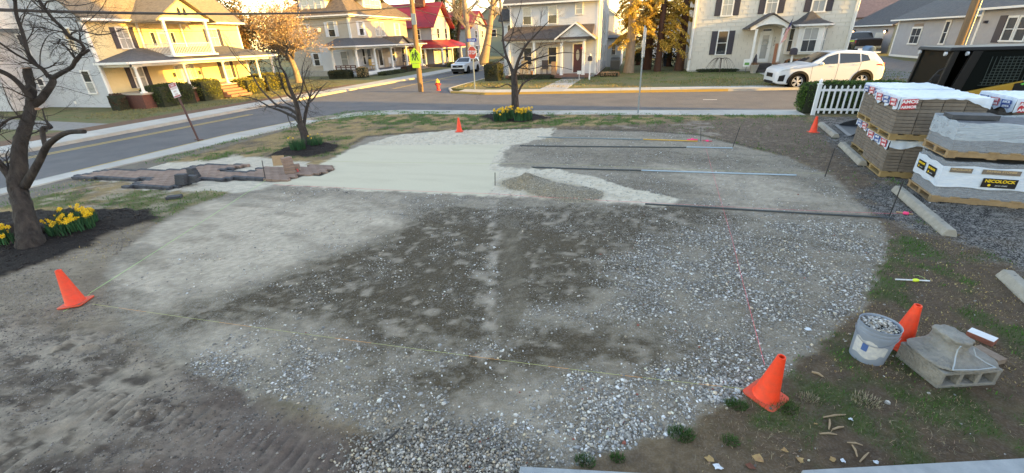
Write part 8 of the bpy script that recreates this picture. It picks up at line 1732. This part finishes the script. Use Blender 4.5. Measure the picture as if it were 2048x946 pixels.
# skid steer loader, cab facing left
m_cy = mat('machine_yellow', (.42, .24, .02), .45); m_cb = mat('machine_black', (.006, .006, .007), .45, spec=.35); m_cg = mat('cab_glass', (.004, .006, .006), .35, spec=.08); m_mesh = mat('cab_mesh', (.03, .045, .042), .6)
ox, oy = 7.55, 14.15; r = thing('skid_steer', 'black cabbed yellow loader parked behind the paver pallets', 'loader', (ox, oy, 0)); T_ = lambda x, y, z: (ox+x, oy+y, z)
def hx(nm, P, m, par=r, bevel=.01): mb = MB(); mb.hexa([T_(*p) for p in P]); return mb.build(nm, m, par, bevel=bevel)
hx('cab_roof', [(-.08, -.02, 2.12), (2.6, -.02, 2.12), (2.6, 1.45, 2.12), (-.08, 1.45, 2.12), (-.05, 0, 2.21), (2.6, 0, 2.21), (2.6, 1.42, 2.21), (-.05, 1.42, 2.21)], m_cb, bevel=.02)
for y0 in (0, 1.36):
    hx('front_post', [(-.10, y0, .95), (.04, y0, .95), (.04, y0+.08, .95), (-.10, y0+.08, .95), (.02, y0, 2.12), (.14, y0, 2.12), (.14, y0+.08, 2.12), (.02, y0+.08, 2.12)], m_cb)
    hx('middle_post', [(.18, y0, .9), (.42, y0, .9), (.42, y0+.08, .9), (.18, y0+.08, .9), (.42, y0, 2.12), (.62, y0, 2.12), (.62, y0+.08, 2.12), (.42, y0+.08, 2.12)], m_cb)
    hx('rear_post', [(1.70, y0, .9), (1.90, y0, .9), (1.90, y0+.08, .9), (1.70, y0+.08, .9), (1.80, y0, 2.12), (1.98, y0, 2.12), (1.98, y0+.08, 2.12), (1.80, y0+.08, 2.12)], m_cb)
    hx('side_glass', [(.30, y0+.03, .9), (1.8, y0+.03, .9), (1.8, y0+.05, .9), (.30, y0+.05, .9), (.55, y0+.03, 2.12), (1.9, y0+.03, 2.12), (1.9, y0+.05, 2.12), (.55, y0+.05, 2.12)], m_cg, bevel=0)
mb = MB()
for k in range(11):
    z = 1.30+.065*k; mb.box(T_(.78+.03*k, .015, z), T_(1.55, .025, z+.014))
for k in range(10):
    x = .85+.085*k; mb.box(T_(x, .012, 1.30), T_(x+.012, .022, 1.98))
mb.build('window_mesh', m_mesh, r)
hx('windscreen', [(-.05, .08, 1.0), (-.03, .08, 1.0), (-.03, 1.36, 1.0), (-.05, 1.36, 1.0), (.06, .08, 2.12), (.08, .08, 2.12), (.08, 1.36, 2.12), (.06, 1.36, 2.12)], m_cg, bevel=0)
hx('cab_lower', [(-.12, 0, .25), (1.9, 0, .25), (1.9, 1.44, .25), (-.12, 1.44, .25), (-.10, 0, 1.0), (1.9, 0, 1.0), (1.9, 1.44, 1.0), (-.10, 1.44, 1.0)], m_cb)
hx('lift_arm', [(.35, -.16, .98), (3.2, -.16, 1.52), (3.2, -.04, 1.52), (.35, -.04, .98), (.35, -.16, 1.12), (3.2, -.16, 1.80), (3.2, -.04, 1.80), (.35, -.04, 1.12)], m_cy, bevel=.015); hx('lift_arm', [(.35, 1.48, .98), (3.2, 1.48, 1.52), (3.2, 1.60, 1.52), (.35, 1.60, .98), (.35, 1.48, 1.12), (3.2, 1.48, 1.80), (3.2, 1.60, 1.80), (.35, 1.60, 1.12)], m_cy, bevel=.015)
hx('arm_front', [(-.45, -.16, .30), (-.20, -.16, .30), (-.20, -.04, .30), (-.45, -.04, .30), (.30, -.16, 1.10), (.55, -.16, 1.10), (.55, -.04, 1.10), (.30, -.04, 1.10)], m_cb); hx('arm_panel', [(1.40, -.175, 1.16), (3.1, -.175, 1.46), (3.1, -.16, 1.46), (1.40, -.16, 1.16), (1.40, -.175, 1.36), (3.1, -.175, 1.74), (3.1, -.16, 1.74), (1.40, -.16, 1.36)], m_cb, bevel=0)
mb = MB(); f_ = lambda a, b, d: T_(a, -.176-d, b); mb.prism([(1.55, 1.32), (1.66, 1.39), (1.60, 1.40), (1.50, 1.35)], 0, .004, f_); mb.build('logo_leaf', mat('logo_green', (.12, .45, .06), .5), r); mb = MB(); mb.prism([(1.55, 1.40), (1.66, 1.40), (1.62, 1.44), (1.54, 1.43)], 0, .004, f_); mb.build('logo_leaf', mat('logo_blue', (.03, .30, .60), .5), r)
hx('engine_hood', [(1.9, .1, .3), (3.2, .1, .3), (3.2, 1.35, .3), (1.9, 1.35, .3), (1.9, .1, 1.45), (3.2, .1, 1.35), (3.2, 1.35, 1.35), (1.9, 1.35, 1.45)], m_cy, bevel=.03)
hx('body_front', [(-.45, .15, .9), (-.3, .15, .9), (-.3, 1.3, .9), (-.45, 1.3, .9), (-.42, .15, 1.12), (-.3, .15, 1.18), (-.3, 1.3, 1.18), (-.42, 1.3, 1.12)], m_cy)
for y0 in (-.42, 1.45):
    mb = MB(); pr = [(-.6, .25), (-.45, .08), (2.6, .0), (2.85, .2), (2.8, .55), (2.5, .68), (-.3, .60), (-.55, .45)]; mb.prism(pr, y0, y0+.38, lambda a, b, d: T_(a, d, b)); mb.build('track', m_tyre, r, bevel=.03)
for x, y in ((-.12, .06), (-.10, 1.25), (.28, -.03)): mb = MB(); mb.lathe([(.001, -.02), (.05, -.01), (.05, .03), (.001, .05)], 12, c=T_(x, y, 2.06), axis='X'); mb.build('work_light', m_hl, r, smooth=True)
mb = MB(); mb.tube([T_(-.08, -.05, 1.72), T_(-.20, -.10, 1.68), T_(-.36, -.10, 1.36), T_(-.32, -.10, 1.28), T_(-.18, -.08, 1.30)], .018, 6); mb.build('grab_rail', m_cb, r); mb = MB(); mb.box(T_(-.28, -.12, 1.38), T_(-.14, -.06, 1.58)); mb.build('mirror', m_cb, r, bevel=.02)
print('objects', len(bpy.data.objects), 'tris', sum(len(m.loops)-2*len(m.polygons) for m in bpy.data.meshes))
